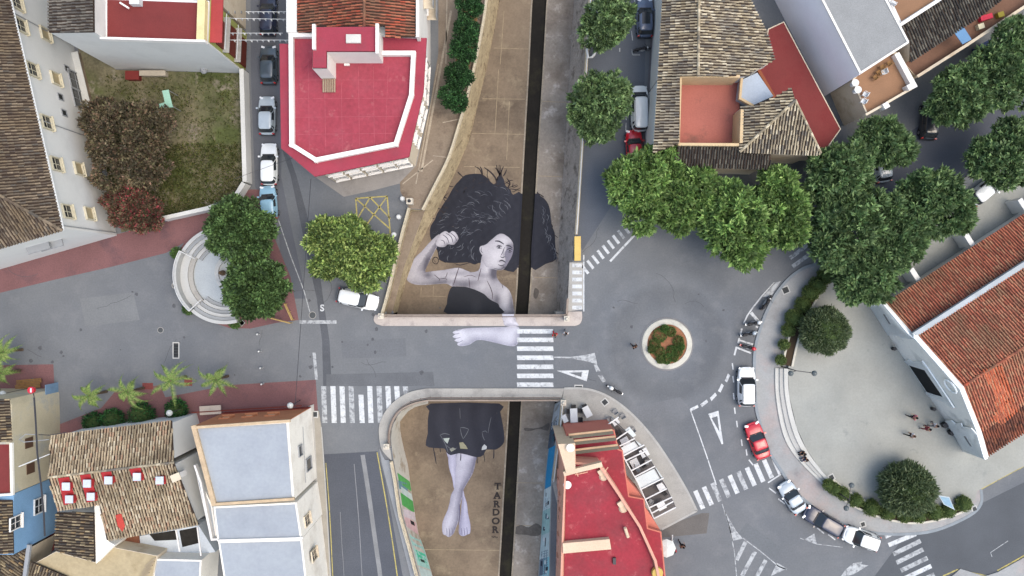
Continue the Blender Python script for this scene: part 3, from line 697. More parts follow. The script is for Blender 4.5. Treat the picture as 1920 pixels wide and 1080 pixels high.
tile_old = MI('tiles_old', pal((138,124,100),(104,94,78),(166,150,120),(88,80,70),(120,108,90),(74,70,66),(150,128,96)), var=0.2)
red_floor = M('red_roof_paint', lin(166,66,80), 0.8, var=0.14, scale=0.3, fine=0.12, fscale=3, stain=lin(154,68,80), sscale=0.3, slo=0.44, shi=0.66, stain2=lin(184,112,114), s2scale=0.8, s2lo=0.6, s2hi=0.76)
red_ledge = M('red_ledge', lin(162,62,78), 0.8, var=0.1, scale=0.5, fine=0.08, stain=lin(156,66,80), sscale=0.6)
white_par = M('white_parapet', lin(236,232,226,0.8), 0.8, var=0.05, scale=0.8, fine=0.05)
win_cream = M('window_cream', lin(216,208,182), 0.8, var=0.08, scale=2)
brown_floor = M('terracotta_floor', lin(152,116,88), 0.85, var=0.1, scale=0.5, fine=0.08)
dkred_floor = M('dark_red_floor', lin(126,54,52), 0.8, var=0.12, scale=0.3, fine=0.08, stain=lin(118,44,44), sscale=0.3)

# ------------------------------------------------------------------ long white building on the left
b=thing('white_house','long white building with brown tiled hip roof beside the garden','building',P(60,470,0))
z0=10.4
E=P(117,432,z0); T=P(-18,-160,z0); Lf=P(-360,570,z0)
d1=(T-E).normalized(); d2=(Lf-E).normalized(); 
plR=plane3(E,T,P(0,366,13.0)); Q=hit(0,366,plR); plB=plane3(E,Lf,Q)
pR=[E,T,Q+d1*(T-E).length,Q]; pB=[E,Q,Q+d2*26,Lf]
for pp in (pR,pB): deck(pp,deck_m,b); tiles('roof_tiles',pp,tile_brown,b)
ridge(E,Q,tile_brown,b); 
wl=[E,T,T+Vector((-16,0,0)),Lf]; skirt(wl,white_wall,b,0,ins=0.35)
wq=inset([(p.x,p.y) for p in (E,T,T+Vector((-16,0,0)),Lf)],0.35) if ccw([(p.x,p.y) for p in wl])==[(p.x,p.y) for p in wl] else None
u1=Vector((d1.x,d1.y)); nE=Vector((u1.y,-u1.x)) if Vector((u1.y,-u1.x)).dot(Vector((-E.x,-E.y)))>0 else Vector((-u1.y,u1.x))
A=(E.x-nE.x*0.35,E.y-nE.y*0.35); Bq=(T.x-nE.x*0.35,T.y-nE.y*0.35)
win_tan=M('window_tan',lin(186,170,134),0.8,var=0.15,scale=2)
for (x,y) in ((29,5),(37,48),(59,131),(86,230),(104,308),(125,397)): window(b,A,Bq,x,y,1.25,1.5,win_cream,dpt=0.22)
for (x,y) in ((83,64),(103,148),(146,317),(166,401)): window(b,A,Bq,x,y,1.2,1.4,win_cream,pane=win_tan,cross=False,dpt=0.22)
for (x,y) in ((142,152),(149,187)): window(b,A,Bq,x,y,1.9,2.4,metal_grey,dpt=0.12)
for (x,y) in ((125,129),(113,182),(120,212)): window(b,A,Bq,x,y,0.6,0.8,metal_grey,cross=False,sill=False,dpt=0.08)
mb=MB(); g0=E+Vector((nE.x*0.06,nE.y*0.06,-0.08)); g1=T+Vector((nE.x*0.06,nE.y*0.06,-0.08)); mb.tube([g0,g1],0.09,6); mb.build('gutter',metal_white,b)
for t_ in (0.02,0.36,0.7):
    p=E.lerp(T,t_); q=Vector((p.x-nE.x*0.28,p.y-nE.y*0.28,0)); mb=MB(); mb.tube([(q.x,q.y,0.1),(q.x,q.y,10.1)],0.05,6); mb.build('drainpipe',metal_grey,b)
# front face details
A2=(E.x+0.1,E.y+0.33); A2=(E.x-nE.x*0.35,E.y+0.33); B2=(Lf.x,Lf.y+0.33)
for (x,y) in ((70,452),(95,447)): wbox(b,'balcony',A2,B2,x,y+6,2.2,0.15,0.7,metal_grey)

# ------------------------------------------------------------------ white house above the garden
b=thing('terrace_house','white house with red roof terrace above the garden','building',P(340,135,0))
pl=plane3(P(92,61,11.4),P(90,-150,11.4),P(176,60,12.0))
tiled(b,[(92,61),(176,60),(174,-150),(90,-150)],pl,tile_grey,white_wall,ins=0.02)
mb=MB(); o1=W([(291,132),(459,137),(462,68),(291,62)]); mb.prism(o1,0,9.9); mb.build('wall',white_wall,b)
o2=inset(o1,0.22); sheet('terrace_floor',o2,9.905,dkred_floor,b)
parapet(b,[(291,133),(459,138)],9.9,0.2,0.7,white_par,zpx=0); 
mb=MB(); q=W([(459,136),(461,70)]); band(mb,[(p[0]-0.35,p[1]) for p in q],0.7,9.9,10.6); mb.build('parapet',M('yellow_parapet',lin(228,214,160),0.85),b)
mb=MB(); q=W([(470,134),(473,40)],0); band(mb,q,1.1,9.3,9.45); mb.build('canopy',M('canopy_red',lin(170,66,66),0.8,fine=0.1),b)
A=XY(459,137); Bq=XY(462,60)
wbox(b,'facade',A,Bq,0,0,4.0,9.6,0.05,M('green_plaster',lin(168,172,98),0.85,var=0.12),c=Vector(((A[0]+Bq[0])/2,(A[1]+Bq[1])/2,4.82)))
brn=M('brown_shutter',lin(112,48,36),0.7,var=0.1,scale=2)
for (x,y,w_,h_) in ((411,62,2.6,1.7),(434,78,2.8,1.9),(452,96,2.8,2.2)): wbox(b,'shutter',A,Bq,x,y,w_,h_,0.12,brn,off=0.05)
for z in (3.1,6.2):
    mb=MB(); q=W([(463,133),(466,72)],0); band(mb,q,0.9,z,z+0.12); mb.build('balcony',concrete,b)
    mb=MB(); mb.tube([(q[0][0]+0.4,q[0][1],z+1.0),(q[1][0]+0.4,q[1][1],z+1.0)],0.04,5); mb.build('balcony_rail',metal_white,b)
window(b,XY(290,131),XY(290,20),183,32,0.9,1.1,metal_white,c=P(183,32,10.9),sill=False,cross=False)
mb=MB(); p=P(225,5,10.6); mb.bar(p,p+Vector((0.8,-0.5,0)),0.15); mb.build('chimney_cap',white_par,b)
mb=MB(); p=P(254,2,10.4); mb.box((p.x,p.y,10.3),(0.9,0.7,0.7)); mb.build('air_conditioner',metal_white,b)
mb=MB(); p=on_wall(XY(218,131),XY(459,137),382,130); mb.lathe((p.x,p.y-0.12,p.z-0.2),[(0.3,0),(0.35,0.2),(0.2,0.4)],10); mb.build('wall_lamp',metal_grey,b)
b=thing('street_house','cream house on the narrow street beside the bunting','building',P(440,30,0))
mb=MB(); mb.prism(W([(461,54),(461,-200),(300,-200),(300,54)]),0,8.2); mb.build('wall',cream_wall,b)
sheet('roof_terrace',inset(W([(461,54),(461,-200),(300,-200),(300,54)]),0.25),8.206,dkred_floor,b)
for (x,y) in ((428,23),(440,23),(452,23)): wbox(b,'vent',XY(461,54),XY(461,-200),x,y,0.25,0.25,0.06,metal_grey)

# ------------------------------------------------------------------ red-roofed corner house
b=thing('red_roof_house','corner house with red flat roof and white parapets by the canal','building',P(670,250,0))
rim=[(524,82),(527,278),(590,331),(767,294),(772,268),(794,172),(800,71),(722,71),(722,60),(541,60),(541,82)]
zr=8.5; rq=W(rim,zr)
slab('roof_slab',rq,zr-0.28,zr,red_ledge,b)
wq=inset(rq,0.55); mb=MB(); mb.prism(wq,0,zr-0.28,top=False); mb.build('wall',cream_wall,b)
parapet(b,[(588,65),(545,65),(546.5,271),(592,299.5),(742,269.5),(771,178),(775,99),(720,99)],zr,0.4,0.55,white_par)
sheet('terrace_floor',W([(548,68),(588,68),(588,100),(772,101),(769,177),(740,267),(592,296),(549,269)],zr),zr+0.006,red_floor,b)
jl=M('roof_joint',lin(176,88,98),0.85,var=0.3,scale=2)
for a_,c_ in (((578,110),(580,285)),((609,175),(611,291)),((640,150),(642,287)),((672,125),(674,280)),((700,125),(702,274)),((728,125),(722,268)),((556,150),(748,150)),((554,185),(760,184)),((552,220),(752,218)),((556,252),(742,250))):
    mb=MB(); flat_band(mb,W([a_,c_],zr),0.035,zr+0.011); mb.build('floor_joint',jl,b)
st=[(586,50),(706,49),(706,97),(613,97),(613,128),(585,128)]
sq=W(st,12.0); mb=MB(); mb.prism(sq,zr,11.9,top=False); mb.build('stair_tower',white_par,b)
slab('tower_roof',inset(sq,0.05),11.85,12.0,red_ledge,b)
for L_ in ([(589,49),(589,90)],[(707.5,48),(707.5,98)]): parapet(b,L_,12.0,0.28,0.35,white_par,zpx=12.2)
mb=MB(); p=P(663,73,12.1); mb.box((p.x,p.y,12.1),(1.3,0.75,0.25)); mb.build('skylight',M('skylight',lin(216,214,206),0.5),b)
for k in range(7):
    p=P(606+k*3.6,149,zr+0.3); mb=MB(); mb.box((p.x,p.y-0.55,zr+0.25),(0.09,1.25,0.12)); mb.build('slat',M('old_wood',lin(182,166,140),0.8),b)
mb=MB(); p=P(651,122,zr); mb.box((p.x,p.y,zr+0.12),(0.5,0.2,0.2)); mb.build('vent',white_par,b)
mb=MB(); a=P(567,130,zr+0.6); c_=P(584,113,zr+0.9); mb.tube([a,c_],0.05,5); mb.build('pipe',red_ledge,b)
pf=ccw(wq)
wa=XY(590,331,zr); 
for (x,y,w_) in ((659,326,2.2),(685,336,2.0),(716,311,2.0),(748,302,1.6),(752,312,1.5),(700,321,2.4)):
    pass
# facade towards the yellow box (front) and towards the promenade (east)
def edge_of(poly, px, py, z):
    p=Vector(XY(px,py,z)); best=None
    for i in range(len(poly)):
        a,bb=Vector(poly[i]),Vector(poly[(i+1)%len(poly)]); m_=(a+bb)/2
        dd=(m_-p).length
        if best is None or dd<best[0]: best=(dd,poly[i],poly[(i+1)%len(poly)])
    return best[1],best[2]
fa=edge_of(pf,680,313,zr); u,nr=wall_axes(*fa); L_=(Vector(fa[1])-Vector(fa[0])).length; c0=Vector(fa[0]+(0,))
for z,hh in ((5.9,1.5),(2.6,1.7)):
    for t_ in (0.12,0.32,0.52,0.72,0.9):
        window(b,*fa,0,0,1.2,hh,white_par,c=Vector((fa[0][0]+(fa[1][0]-fa[0][0])*t_,fa[0][1]+(fa[1][1]-fa[0][1])*t_,z)),dpt=0.16)
fa=edge_of(pf,797,120,zr)
for t_ in (0.2,0.5,0.8):
    for z in (5.9,2.6): window(b,*fa,0,0,1.0,1.5,white_par,c=Vector((fa[0][0]+(fa[1][0]-fa[0][0])*t_,fa[0][1]+(fa[1][1]-fa[0][1])*t_,z)),dpt=0.16)
fa=edge_of(pf,783,220,zr)
for t_ in (0.25,0.6,0.85):
    for z in (5.9,2.6): window(b,*fa,0,0,1.0,1.5,white_par,c=Vector((fa[0][0]+(fa[1][0]-fa[0][0])*t_,fa[0][1]+(fa[1][1]-fa[0][1])*t_,z)),dpt=0.16)
# tiled house behind it
b=thing('tiled_house','house with orange tiled gable roof behind the red flat roof','building',P(680,0,0))
pa=plane3(P(556,0,9.0),P(557,60,9.0),P(683,20,10.6)); pc=plane3(P(779,0,9.4),P(778,60,9.4),P(683,20,10.6))
a1=tiled(b,[(556,-160),(557,61),(588,61),(588,50),(683,49),(683,-160)],pa,tile_red,None)
a2=tiled(b,[(683,-160),(683,49),(722,49),(722,70),(778,70),(779,-160)],pc,tile_red,None)
ridge(hit(683,-160,pa),hit(683,49,pa),tile_red,b)
mb=MB(); mb.prism(W([(536,-160),(537,60),(556,60),(556,-160)],9.2),0,9.2); mb.prism(W([(780,-160),(780,69),(786,69),(785,-160)],9.8),0,9.8); 
mb2=MB(); mb2.prism(W([(557,-160),(557,60),(779,69),(779,-160)],9.0),0,8.8); mb2.build('wall',white_wall,b)
MB().prism(W([(536,-160),(537,60),(556,60),(556,-160)],9.2),0,9.2).build('side_wall',white_wall,b)
MB().prism(W([(780,-160),(780,69),(786,69),(785,-160)],9.8),0,9.8).build('side_wall',white_par,b)
mb=MB(); q=W([(786,60),(785,-160)],9.8)
A=q[0];Bq=q[1]
for (x,y) in ((797,12),(806,-20)): window(b,A,Bq,x,y,1.0,1.4,white_par,sill=True)
for z,yy in ((3.2,10),(6.3,10)):
    p=Vector((A[0],A[1]+5,z)); mb=MB(); mb.box((p.x+0.5,p.y,z),(1.0,3.2,0.12)); mb.build('balcony',cream_wall,b)
    mb=MB(); mb.box((p.x+0.98,p.y,z+0.5),(0.05,3.2,0.9)); mb.build('balcony_rail',metal_grey,b)

# ------------------------------------------------------------------ north-east tiled house with courtyard terrace
b=thing('courtyard_house','tan tiled house with red courtyard terrace beside the parked van','building',P(1330,230,0))
ze,zr_=6.4,7.6
cw=cream_wall
pw=plane3(P(1247,-150,ze),P(1225,287,ze),P(1312,0,zr_)); pe=plane3(P(1312,-150,zr_),P(1309,140,zr_),P(1420,60,6.6))
tiled(b,[(1247,-150),(1242,0),(1234,144),(1309,142),(1315,-150)],pw,tile_tan,white_wall,ins=0.3)
tiled(b,[(1234,145),(1225,287),(1266,272),(1274,268),(1275,145)],pw,tile_tan,white_wall,ins=0.1)
tiled(b,[(1315,-150),(1309,142),(1398,143),(1452,112),(1440,67),(1407,0),(1375,-150)],pe,tile_tan,white_wall,ins=0.1)
ps=plane3(P(1266,316,5.6),P(1445,318,5.6),P(1300,272,6.5))
tiled(b,[(1262,313),(1445,317),(1445,289),(1386,287),(1384,272),(1272,270)],ps,tile_dark,cream_wall,ins=0.3)
ridge(hit(1312,-150,pw),hit(1309,141,pw),tile_tan,b)
MB().prism(W([(1276,144),(1390,144),(1386,271),(1272,270)],6.0),0,4.0).build('wall',cw,b)
sheet('terrace_floor',W([(1277,150),(1387,152),(1386,268),(1274,268)],4.2),4.2,M('courtyard_red',lin(176,108,96),0.85,var=0.12,scale=0.3,fine=0.1,stain=lin(130,92,82),sscale=0.45,slo=0.56,shi=0.72),b)
ocm=M('ochre_plaster',lin(212,186,146),0.85,var=0.1,scale=0.8)
mb=MB(); q=W([(1387,143),(1276,143),(1272,270),(1386,271)],6.9)
for i in range(3):
    a_,c_=Vector(q[i]+(0,)),Vector(q[i+1]+(0,)); mb=MB(); zz=(6.95,6.9,6.85)[i]; mb.bar((a_.x,a_.y,(4+zz)/2),(c_.x,c_.y,(4+zz)/2),0.26,zz-4); mb.build('parapet',ocm,b)
mb=MB(); q=W([(1386,205),(1384,268)],6.8); mb.bar((q[0][0]+0.3,q[0][1],5.4),(q[1][0]+0.3,q[1][1],5.4),0.3,2.8); mb.build('parapet',ocm,b)
# half-hipped corner roof
pl1=plane3(P(1388,200,6.6),P(1387,284,6.6),P(1491,189,8.4)); pl2=plane3(P(1387,285,6.6),P(1537,289,6.6),P(1491,189,8.4))
tiled(b,[(1389,200),(1387,285),(1491,188),(1484,164),(1450,184),(1412,198)],pl1,tile_tan,cream_wall,ins=0.1)
tiled(b,[(1387,285),(1535,291),(1540,286),(1491,188)],pl2,tile_tan,cream_wall,ins=0.25)
ridge(hit(1387,285,pl2),hit(1491,188,pl2),tile_tan,b); ridge(hit(1539,287,pl2),hit(1491,188,pl2),tile_tan,b,r=0.12)
# blue-grey light roof with ochre edge
MB().prism(W([(1390,150),(1420,136),(1450,180),(1412,197),(1386,184)],5.4),0,5.4).build('light_well',M('blue_roof',lin(176,188,202),0.6,var=0.06),b)
parapet(b,[(1391,148),(1388,184),(1411,197)],5.4,0.22,0.4,ocm)
# red low roof between the tiled house and the white house
b=thing('low_red_roof','low dark red flat roof beside the tall white wall','building',P(1500,230,0))
rp=[(1424,132),(1440,54),(1470,40),(1577,242),(1543,290),(1490,292),(1440,190)]
MB().prism(W(rp,3.4),0,3.4).build('wall',cream_wall,b); sheet('roof',inset(W(rp,3.4),0.1),3.406,dkred_floor,b)
parapet(b,[(1424,133),(1452,182)],3.4,0.3,0.8,M('brown_parapet',lin(150,88,60),0.85,var=0.15))
# tall white house
b=thing('gravel_roof_house','tall white house with grey gravel roof and brown terrace','building',P(1600,100,0))
gr=[(1463,-150),(1540,0),(1612,140),(1705,80),(1663,0),(1590,-150)]
MB().prism(W(gr,8.2),0,8.15).build('wall',M('lilac_white',lin(236,234,240,0.9),0.85,var=0.05,scale=0.3,fine=0.03),b)
sheet('roof',inset(W(gr,8.2),0.2),8.2,M('roof_gravel',lin(152,154,154),0.95,var=0.06,fine=0.2,fscale=14),b)
gi=inset(W(gr,8.2),0.1); mb=MB()
for i in range(len(gi)):
    a_,c_=gi[i],gi[(i+1)%len(gi)]; mb.bar((a_[0],a_[1],8.19+0.003*(i%2)),(c_[0],c_[1],8.19+0.003*(i%2)),0.2,0.16)
mb.build('roof_edge',white_par,b)
tr=[(1598,150),(1625,215),(1717,163),(1682,98),(1640,100)]
MB().prism(W(tr,5.2),0,5.2).build('terrace_block',cream_wall,b); sheet('terrace_floor',inset(W(tr,5.2),0.15),5.206,brown_floor,b)
parapet(b,[(1625.5,214),(1658,196)],5.2,0.22,0.6,cream_wall); parapet(b,[(1664,192),(1716,162)],5.2,0.22,0.6,cream_wall); parapet(b,[(1714,160),(1684,104)],5.2,0.5,0.7,white_par)
for (x,y) in ((1661,198),(1706,163)):
    p=P(x,y,6.0); mb=MB(); mb.box((p.x,p.y,5.6),(0.55,0.55,1.0),0.5); mb.build('pillar',white_par,b)
# balustrade house on the right
b=thing('balcony_house','dark tiled house with brown balcony and stone balustrade','building',P(1800,60,0))
pl=plane3(P(1691,47,7.0),P(1763,0,7.0),P(1720,110,5.9))
tiled(b,[(1691,48),(1707,80),(1706,117),(1836,32),(1871,5),(1950,-60),(1860,-65),(1763,0)],pl,tile_dark,cream_wall)
bp=[(1680,100),(1718,145),(1818,82),(1920,14),(2000,-40),(1980,-120),(1760,20)]
MB().prism(W(bp,3.6),0,3.6).build('wall',cream_wall,b); sheet('balcony_floor',inset(W(bp,3.6),0.05),3.606,M('balcony_brown',lin(122,92,76),0.85,var=0.12),b)
MB().prism(W([(1650,-40),(1690,46),(1762,0),(1820,-40)],7.2),0,7.0).build('upper_block',white_wall,b); sheet('terrace_floor',inset(W([(1650,-40),(1690,46),(1762,0),(1820,-40)],7.2),0.25),7.006,brown_floor,b)
parapet(b,[(1689,46),(1762,-1)],7.0,0.3,0.5,white_par)
q=W([(1719,144),(1818,81),(1920,13),(1985,-30)],4.4); mb=MB(); qq=resample(q,90)
band(mb,qq,0.28,4.42,4.54); mb.build('handrail',cream_wall,b)
bal=MB(); bal.lathe((0,0,0),[(0.06,0),(0.09,0.2),(0.05,0.45),(0.08,0.8)],6)
bm=mesh('baluster',bal.v,bal.f,cream_wall)
for p in qq: 
    o=link('baluster',bm,b); o.location=(p[0],p[1],3.61)
cvb=M('blue_awning',lin(104,146,186),0.7,var=0.06)
pa_=[P(1790,62,6.0),P(1806,49,6.0),P(1822,74,5.3),P(1805,83,5.3)]
obj('awning',pa_+[p-Vector((0,0,0.06)) for p in pa_],[(3,2,1,0),(4,5,6,7),(0,1,5,4),(1,2,6,5),(2,3,7,6),(3,0,4,7)],cvb,b)
for k,(x,y,cc) in enumerate(((1848,33,(206,54,80)),(1838,50,(226,220,190)),(1875,28,(150,140,50)))):
    p=P(x,y,3.9); mb=MB(); mb.box((p.x,p.y,3.85),(1.2 if k==0 else 0.6,0.5,0.5),0.3); mb.build('balcony_box',M('box%d'%k,lin(*cc),0.7),b)
# more white chairs etc. on the high terrace
# ------------------------------------------------------------------ south-west houses
def prism_px(parent, name, pts, z, m, zb=0.0): return MB().prism(W(pts,z),zb,z).build(name,m,parent)
blue_roof=M('pale_blue_roof',lin(170,177,184),0.7,var=0.05,scale=0.3,fine=0.05,fscale=3,stain=lin(160,167,176),sscale=0.2,slo=0.45,shi=0.7,stain2=lin(156,158,160),s2scale=0.9,s2lo=0.64,s2hi=0.8)
tan_edge=M('tan_parapet',lin(204,180,148),0.85,var=0.15,scale=1.5,fine=0.12)
orange_wall=M('orange_plaster',lin(208,138,98),0.85,var=0.1,scale=0.6)
bright_wall=M('bright_cream',lin(240,236,226,0.86),0.85,var=0.04,scale=0.5,stain=lin(220,212,198),sscale=0.4,slo=0.5,shi=0.8)
b=thing('corner_house','corner house with pale blue flat roof and orange parapet by the zebra','building',P(480,860,0))
z=8.4; o_=[(360,801),(540,790),(551,937),(398,947)]
q=ccw(W(o_,z)); 
MB().prism(W(o_,z),0,z-0.15).build('wall',bright_wall,b)
sheet('roof',inset(W(o_,z),0.2),z-0.1,blue_roof,b)
parapet(b,[(541,789.5),(363,802)],z-0.15,0.25,0.3,tan_edge); parapet(b,[(363,802),(400,944)],z-0.15,0.42,0.34,tan_edge); parapet(b,[(400,946),(549,936)],z-0.15,0.25,0.3,tan_edge)
A,Bq=XY(360,801,z),XY(540,790,z)
u,nr=wall_axes(A,Bq); c0=Vector(((A[0]+Bq[0])/2,(A[1]+Bq[1])/2,0))
mb=MB(); ax=Matrix((u,nr,Vector((0,0,1)))).transposed(); mb.box(c0+nr*0.03+Vector((0,0,4.6)),((Vector(Bq)-Vector(A)).length-0.02,0.06,7.2),axes=ax); mb.build('facade',orange_wall,b)
mb=MB(); mb.box(c0+nr*0.05+Vector((0,0,0.8)),((Vector(Bq)-Vector(A)).length-0.02,0.1,1.2),axes=ax); mb.build('plinth',M('plinth_red',lin(150,64,52),0.85),b)
for (x,y) in ((424,785),(467,782),(509,780)): window(b,A,Bq,x,y,1.0,1.1,orange_wall,pane=M('blind_cream',lin(224,206,170),0.7),cross=False,off=0.06)
for (x,y) in ((395,775),(445,770),(492,767)): wbox(b,'awning',A,Bq,x,y+2,2.2,0.12,0.9,M('awning_pale',lin(212,196,180),0.8))
mb=MB(); a_=on_wall(A,Bq,360,781)+nr*0.4; c_=on_wall(A,Bq,566,768)+nr*0.4; mb.tube([a_,c_],0.06,5); mb.build('gutter',M('gutter_red',lin(132,58,44),0.6),b)
A2,B2=XY(540,790,z),XY(551,937,z)
for (x,y,w_,h_) in ((578,870,1.2,1.9),(562,845,1.0,1.2)): window(b,A2,B2,x,y,w_,h_,metal_grey,sill=False,cross=False)
mb=MB(); a_=on_wall(A2,B2,567,800); c_=on_wall(A2,B2,572,905); mb.tube([a_+Vector((0.06,0,0)),c_+Vector((0.06,0,0))],0.03,5); mb.build('cable',metal_grey,b)
prism_px(b,'pavement_sill',[(578,762),(588,758),(600,1000),(592,1000)],0.14,concrete)
# lower blue roofs to the south
b=thing('blue_roof_house','low houses with pale blue flat roofs along the sloping street','building',P(480,1010,0))
for nm,pts,z in (('roof_block',[(400,950),(556,942),(566,1010),(408,1014)],7.9),('roof_block',[(409,1015),(566,1011),(582,1150),(430,1150)],7.5),('roof_block',[(366,880),(398,948),(408,1012),(395,1012)],6.6),('roof_block',[(290,1048),(378,1050),(372,1150),(280,1150)],4.6)):
    o=prism_px(b,nm,pts,z,bright_wall); sheet('roof',inset(W(pts,z),0.16),z+0.006,blue_roof,b)
parapet(b,[(409,1013.5),(566,1009)],7.9,0.15,0.2,white_par)
parapet(b,[(365,874),(376,905),(397,1012),(425,1010)],6.6,0.18,0.5,white_par)
A2,B2=XY(566,1011,7.5),XY(582,1150,7.5)
p=P(585,1075,4.2); mb=MB(); mb.box((p.x,p.y,4.2),(0.6,2.0,0.1)); mb.build('balcony',M('balcony_red',lin(170,60,72),0.8),b)
for (x,y) in ((575,975),(588,1040)): window(b,XY(556,942,7.9),XY(566,1010,7.9),x,y,1.0,1.7,cream_wall,sill=True)
# tiled house with chimneys
b=thing('chimney_house','tiled gable house with seven red and white roof chimneys','building',P(220,900,0))
ze,zr_=6.3,8.0
pn=plane3(P(95,817,ze),P(322,789,ze),P(92,895,zr_)); 
R0,R1=hit(91,895,pn),hit(326,867,pn)
psn=plane3(R0,R1,P(372,983,5.9))
tiled(b,[(95,817),(322,789),(326,867),(91,895)],pn,tile_mixed,white_wall,ins=0.25)
tiled(b,[(91,896),(326,868),(372,983),(200,1013),(186,946),(108,957)],psn,tile_mixed,white_wall,ins=0.25)
ridge(R0,R1,tile_tan,b,r=0.13)
A,Bq=XY(95,817,ze),XY(322,789,ze); u,nr=wall_axes(A,Bq)
redm=M('chimney_red',lin(176,48,52),0.8,var=0.08); capm=M('chimney_cap',lin(206,214,224),0.7)
for pts in ([(111,896),(131,893),(145,941),(122,946)],[(152,890),(171,888),(185,937),(165,941)],[(191,885),(210,883),(216,905),(199,908)],[(244,879),(265,876),(272,899),(254,902)],[(290,896),(310,893),(313,906),(297,909)]):
    poly=[hit(x,y,psn)+Vector((0,0,0.2)) for x,y in pts]; deck(poly,redm,b,name='flashing',th=0.05)
for (x,y) in ((124,912),(130,936),(163.5,906.5),(170.5,931),(203.5,900.5),(257,894),(299.5,900.5)):
    p=hit(x,y,psn); zt=p.z+0.75; p=P(x,y,zt); mb=MB(); mb.box((p.x,p.y,zt-0.6),(0.62,0.62,1.2)); ch=mb.build('chimney',redm,b)
    mb=MB(); mb.box((p.x,p.y,zt+0.03),(0.72,0.72,0.1)); mb.build('cap',capm,ch)
newt=[(218,965),(229,962),(236,985),(231,996),(222,985)]
deck([hit(x,y,psn)+Vector((0,0,0.17)) for x,y in newt],M('patch_red',lin(190,70,60),0.85,fine=0.2),b,name='tile_patch',th=0.03)
p=P(330,895,8.2); mb=MB(); mb.box((p.x,p.y,7.4),(0.7,0.5,1.6),0.4); ch=mb.build('chimney',white_par,b); mb=MB(); mb.box((p.x,p.y,8.25),(0.9,0.7,0.12),0.4); mb.build('cap',cream_wall,ch)
# small lower tiled roof, white walls, courtyard pieces
b=thing('annex_house','small dark tiled annex with white wall beside the chimney house','building',P(160,1000,0))
pl=plane3(P(105,961,5.2),P(104,1031,5.2),P(178,960,5.9))
tiled(b,[(106,961),(176,961),(178,1054),(104,1032)],pl,tile_old,white_wall,ins=0.05)
prism_px(b,'side_wall',[(177,947),(186,944),(203,1015),(215,1022),(180,1057)],5.7,bright_wall)
b=thing('patio_house','white patio walls with brown door beneath the tiled gable','building',P(300,1020,0))
prism_px(b,'wall',[(204,1016),(372,985),(404,1035),(300,1049),(215,1024)],2.6,M('patio_white',lin(206,214,220,0.8),0.85,var=0.06))
for pts in ([(222,1010),(260,1004),(262,1026),(222,1022)],): 
    poly=[P(x,y,2.75) for x,y in pts]; deck(poly,M('patio_brown',lin(132,84,62),0.8),b,name='door_roof',th=0.15)
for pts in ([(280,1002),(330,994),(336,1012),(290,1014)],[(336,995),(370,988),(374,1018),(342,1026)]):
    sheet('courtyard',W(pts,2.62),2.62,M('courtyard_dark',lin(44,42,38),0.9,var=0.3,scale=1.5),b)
for a_,c_ in (((330,993),(337,1034)),((370,988),(377,1042))):
    mb=MB(); mb.bar(P(*a_,4.2),P(*c_,4.2),0.12); mb.build('beam',white_par,b)
tanr=M('tan_flat_roof',lin(186,170,136),0.9,var=0.1,scale=0.4,fine=0.1,fscale=3,stain=lin(164,148,116),sscale=0.4)
b=thing('tan_roof_house','house with plain tan sloping roof at the lower left corner','building',P(180,1060,0))
tp=[(65,1056),(105,1034),(178,1054),(212,1026),(295,1042),(285,1090),(280,1160),(60,1160),(60,1080)]
prism_px(b,'wall',tp,4.8,cream_wall); sheet('roof',inset(W(tp,4.8),0.05),4.806,tanr,b)
pl=plane3(P(60,1056,5.1),P(125,1082,5.1),P(50,1100,4.6)); tiled(b,[(58,1053),(66,1056),(128,1082),(128,1130),(50,1130)],pl,tile_old)
mb=MB(); 
for k in range(6): mb.bar(P(292-k*3,1046+k*7,4.9),P(272-k*3,1062+k*7,4.9),0.1)
mb.build('rafters',M('old_wood',lin(182,166,140)),b)['kind']='stuff'
# far-left house: beige and blue walls
b=thing('blue_wall_house','tall house with beige and sky blue walls at the left edge','building',P(80,880,0))
z=7.6
prism_px(b,'wall',[(18,748),(22,760),(26,925),(-140,925),(-140,748)],z,M('beige_plaster',lin(206,196,168),0.85,var=0.1,scale=0.4,stain=lin(176,176,166),sscale=0.4))
prism_px(b,'wall',[(26,926),(25,1040),(-140,1040),(-140,926)],z-0.3,M('sky_blue_plaster',lin(128,168,204),0.85,var=0.08,scale=0.5))
A,Bq=XY(20,755,z),XY(26,925,z)
pl=plane3(P(22,755,z),P(23,830,z),P(-60,790,z+0.9)); tiled(b,[(18,748),(23,828),(-60,832),(-60,750)],pl,tile_old)
sheet('roof_terrace',W([(-60,834),(17,833),(19,926),(-60,926)],z),z+0.01,dkred_floor,b)
parapet(b,[(20,833),(22,927),(-20,930)],z,0.2,0.3,bright_wall)
pl=plane3(P(24,940,z-0.2),P(25,1040,z-0.2),P(-60,990,z+0.5)); tiled(b,[(23,938),(25,1038),(-60,1040),(-60,938)],pl,tile_old)
A,Bq=XY(22,760,z),XY(26,925,z)
for (x,y) in ((57,878),(54,830)): wbox(b,'window',A,Bq,x,y,1.0,1.2,0.06,M('brown_window',lin(96,72,56),0.6))
A3,B3=XY(26,926,z-0.3),XY(25,1040,z-0.3)
window(b,A3,B3,72,948,1.5,1.5,metal_white); window(b,A3,B3,28,980,1.2,1.6,white_par)
wbox(b,'plinth',XY(22,760,z),XY(26,925,z),0,0,8.5,2.2,0.05,M('plinth_blue',lin(120,150,178),0.85,var=0.2),c=Vector((XY(21,790,z)[0],XY(21,790,z)[1]-1.5,1.1)))
b=thing('lower_tile_house','low old tiled roof with dark red yard below the blue wall','building',P(40,1050,0))
pl=plane3(P(26,1045,5.2),P(52,1025,5.2),P(20,1090,4.4)); 
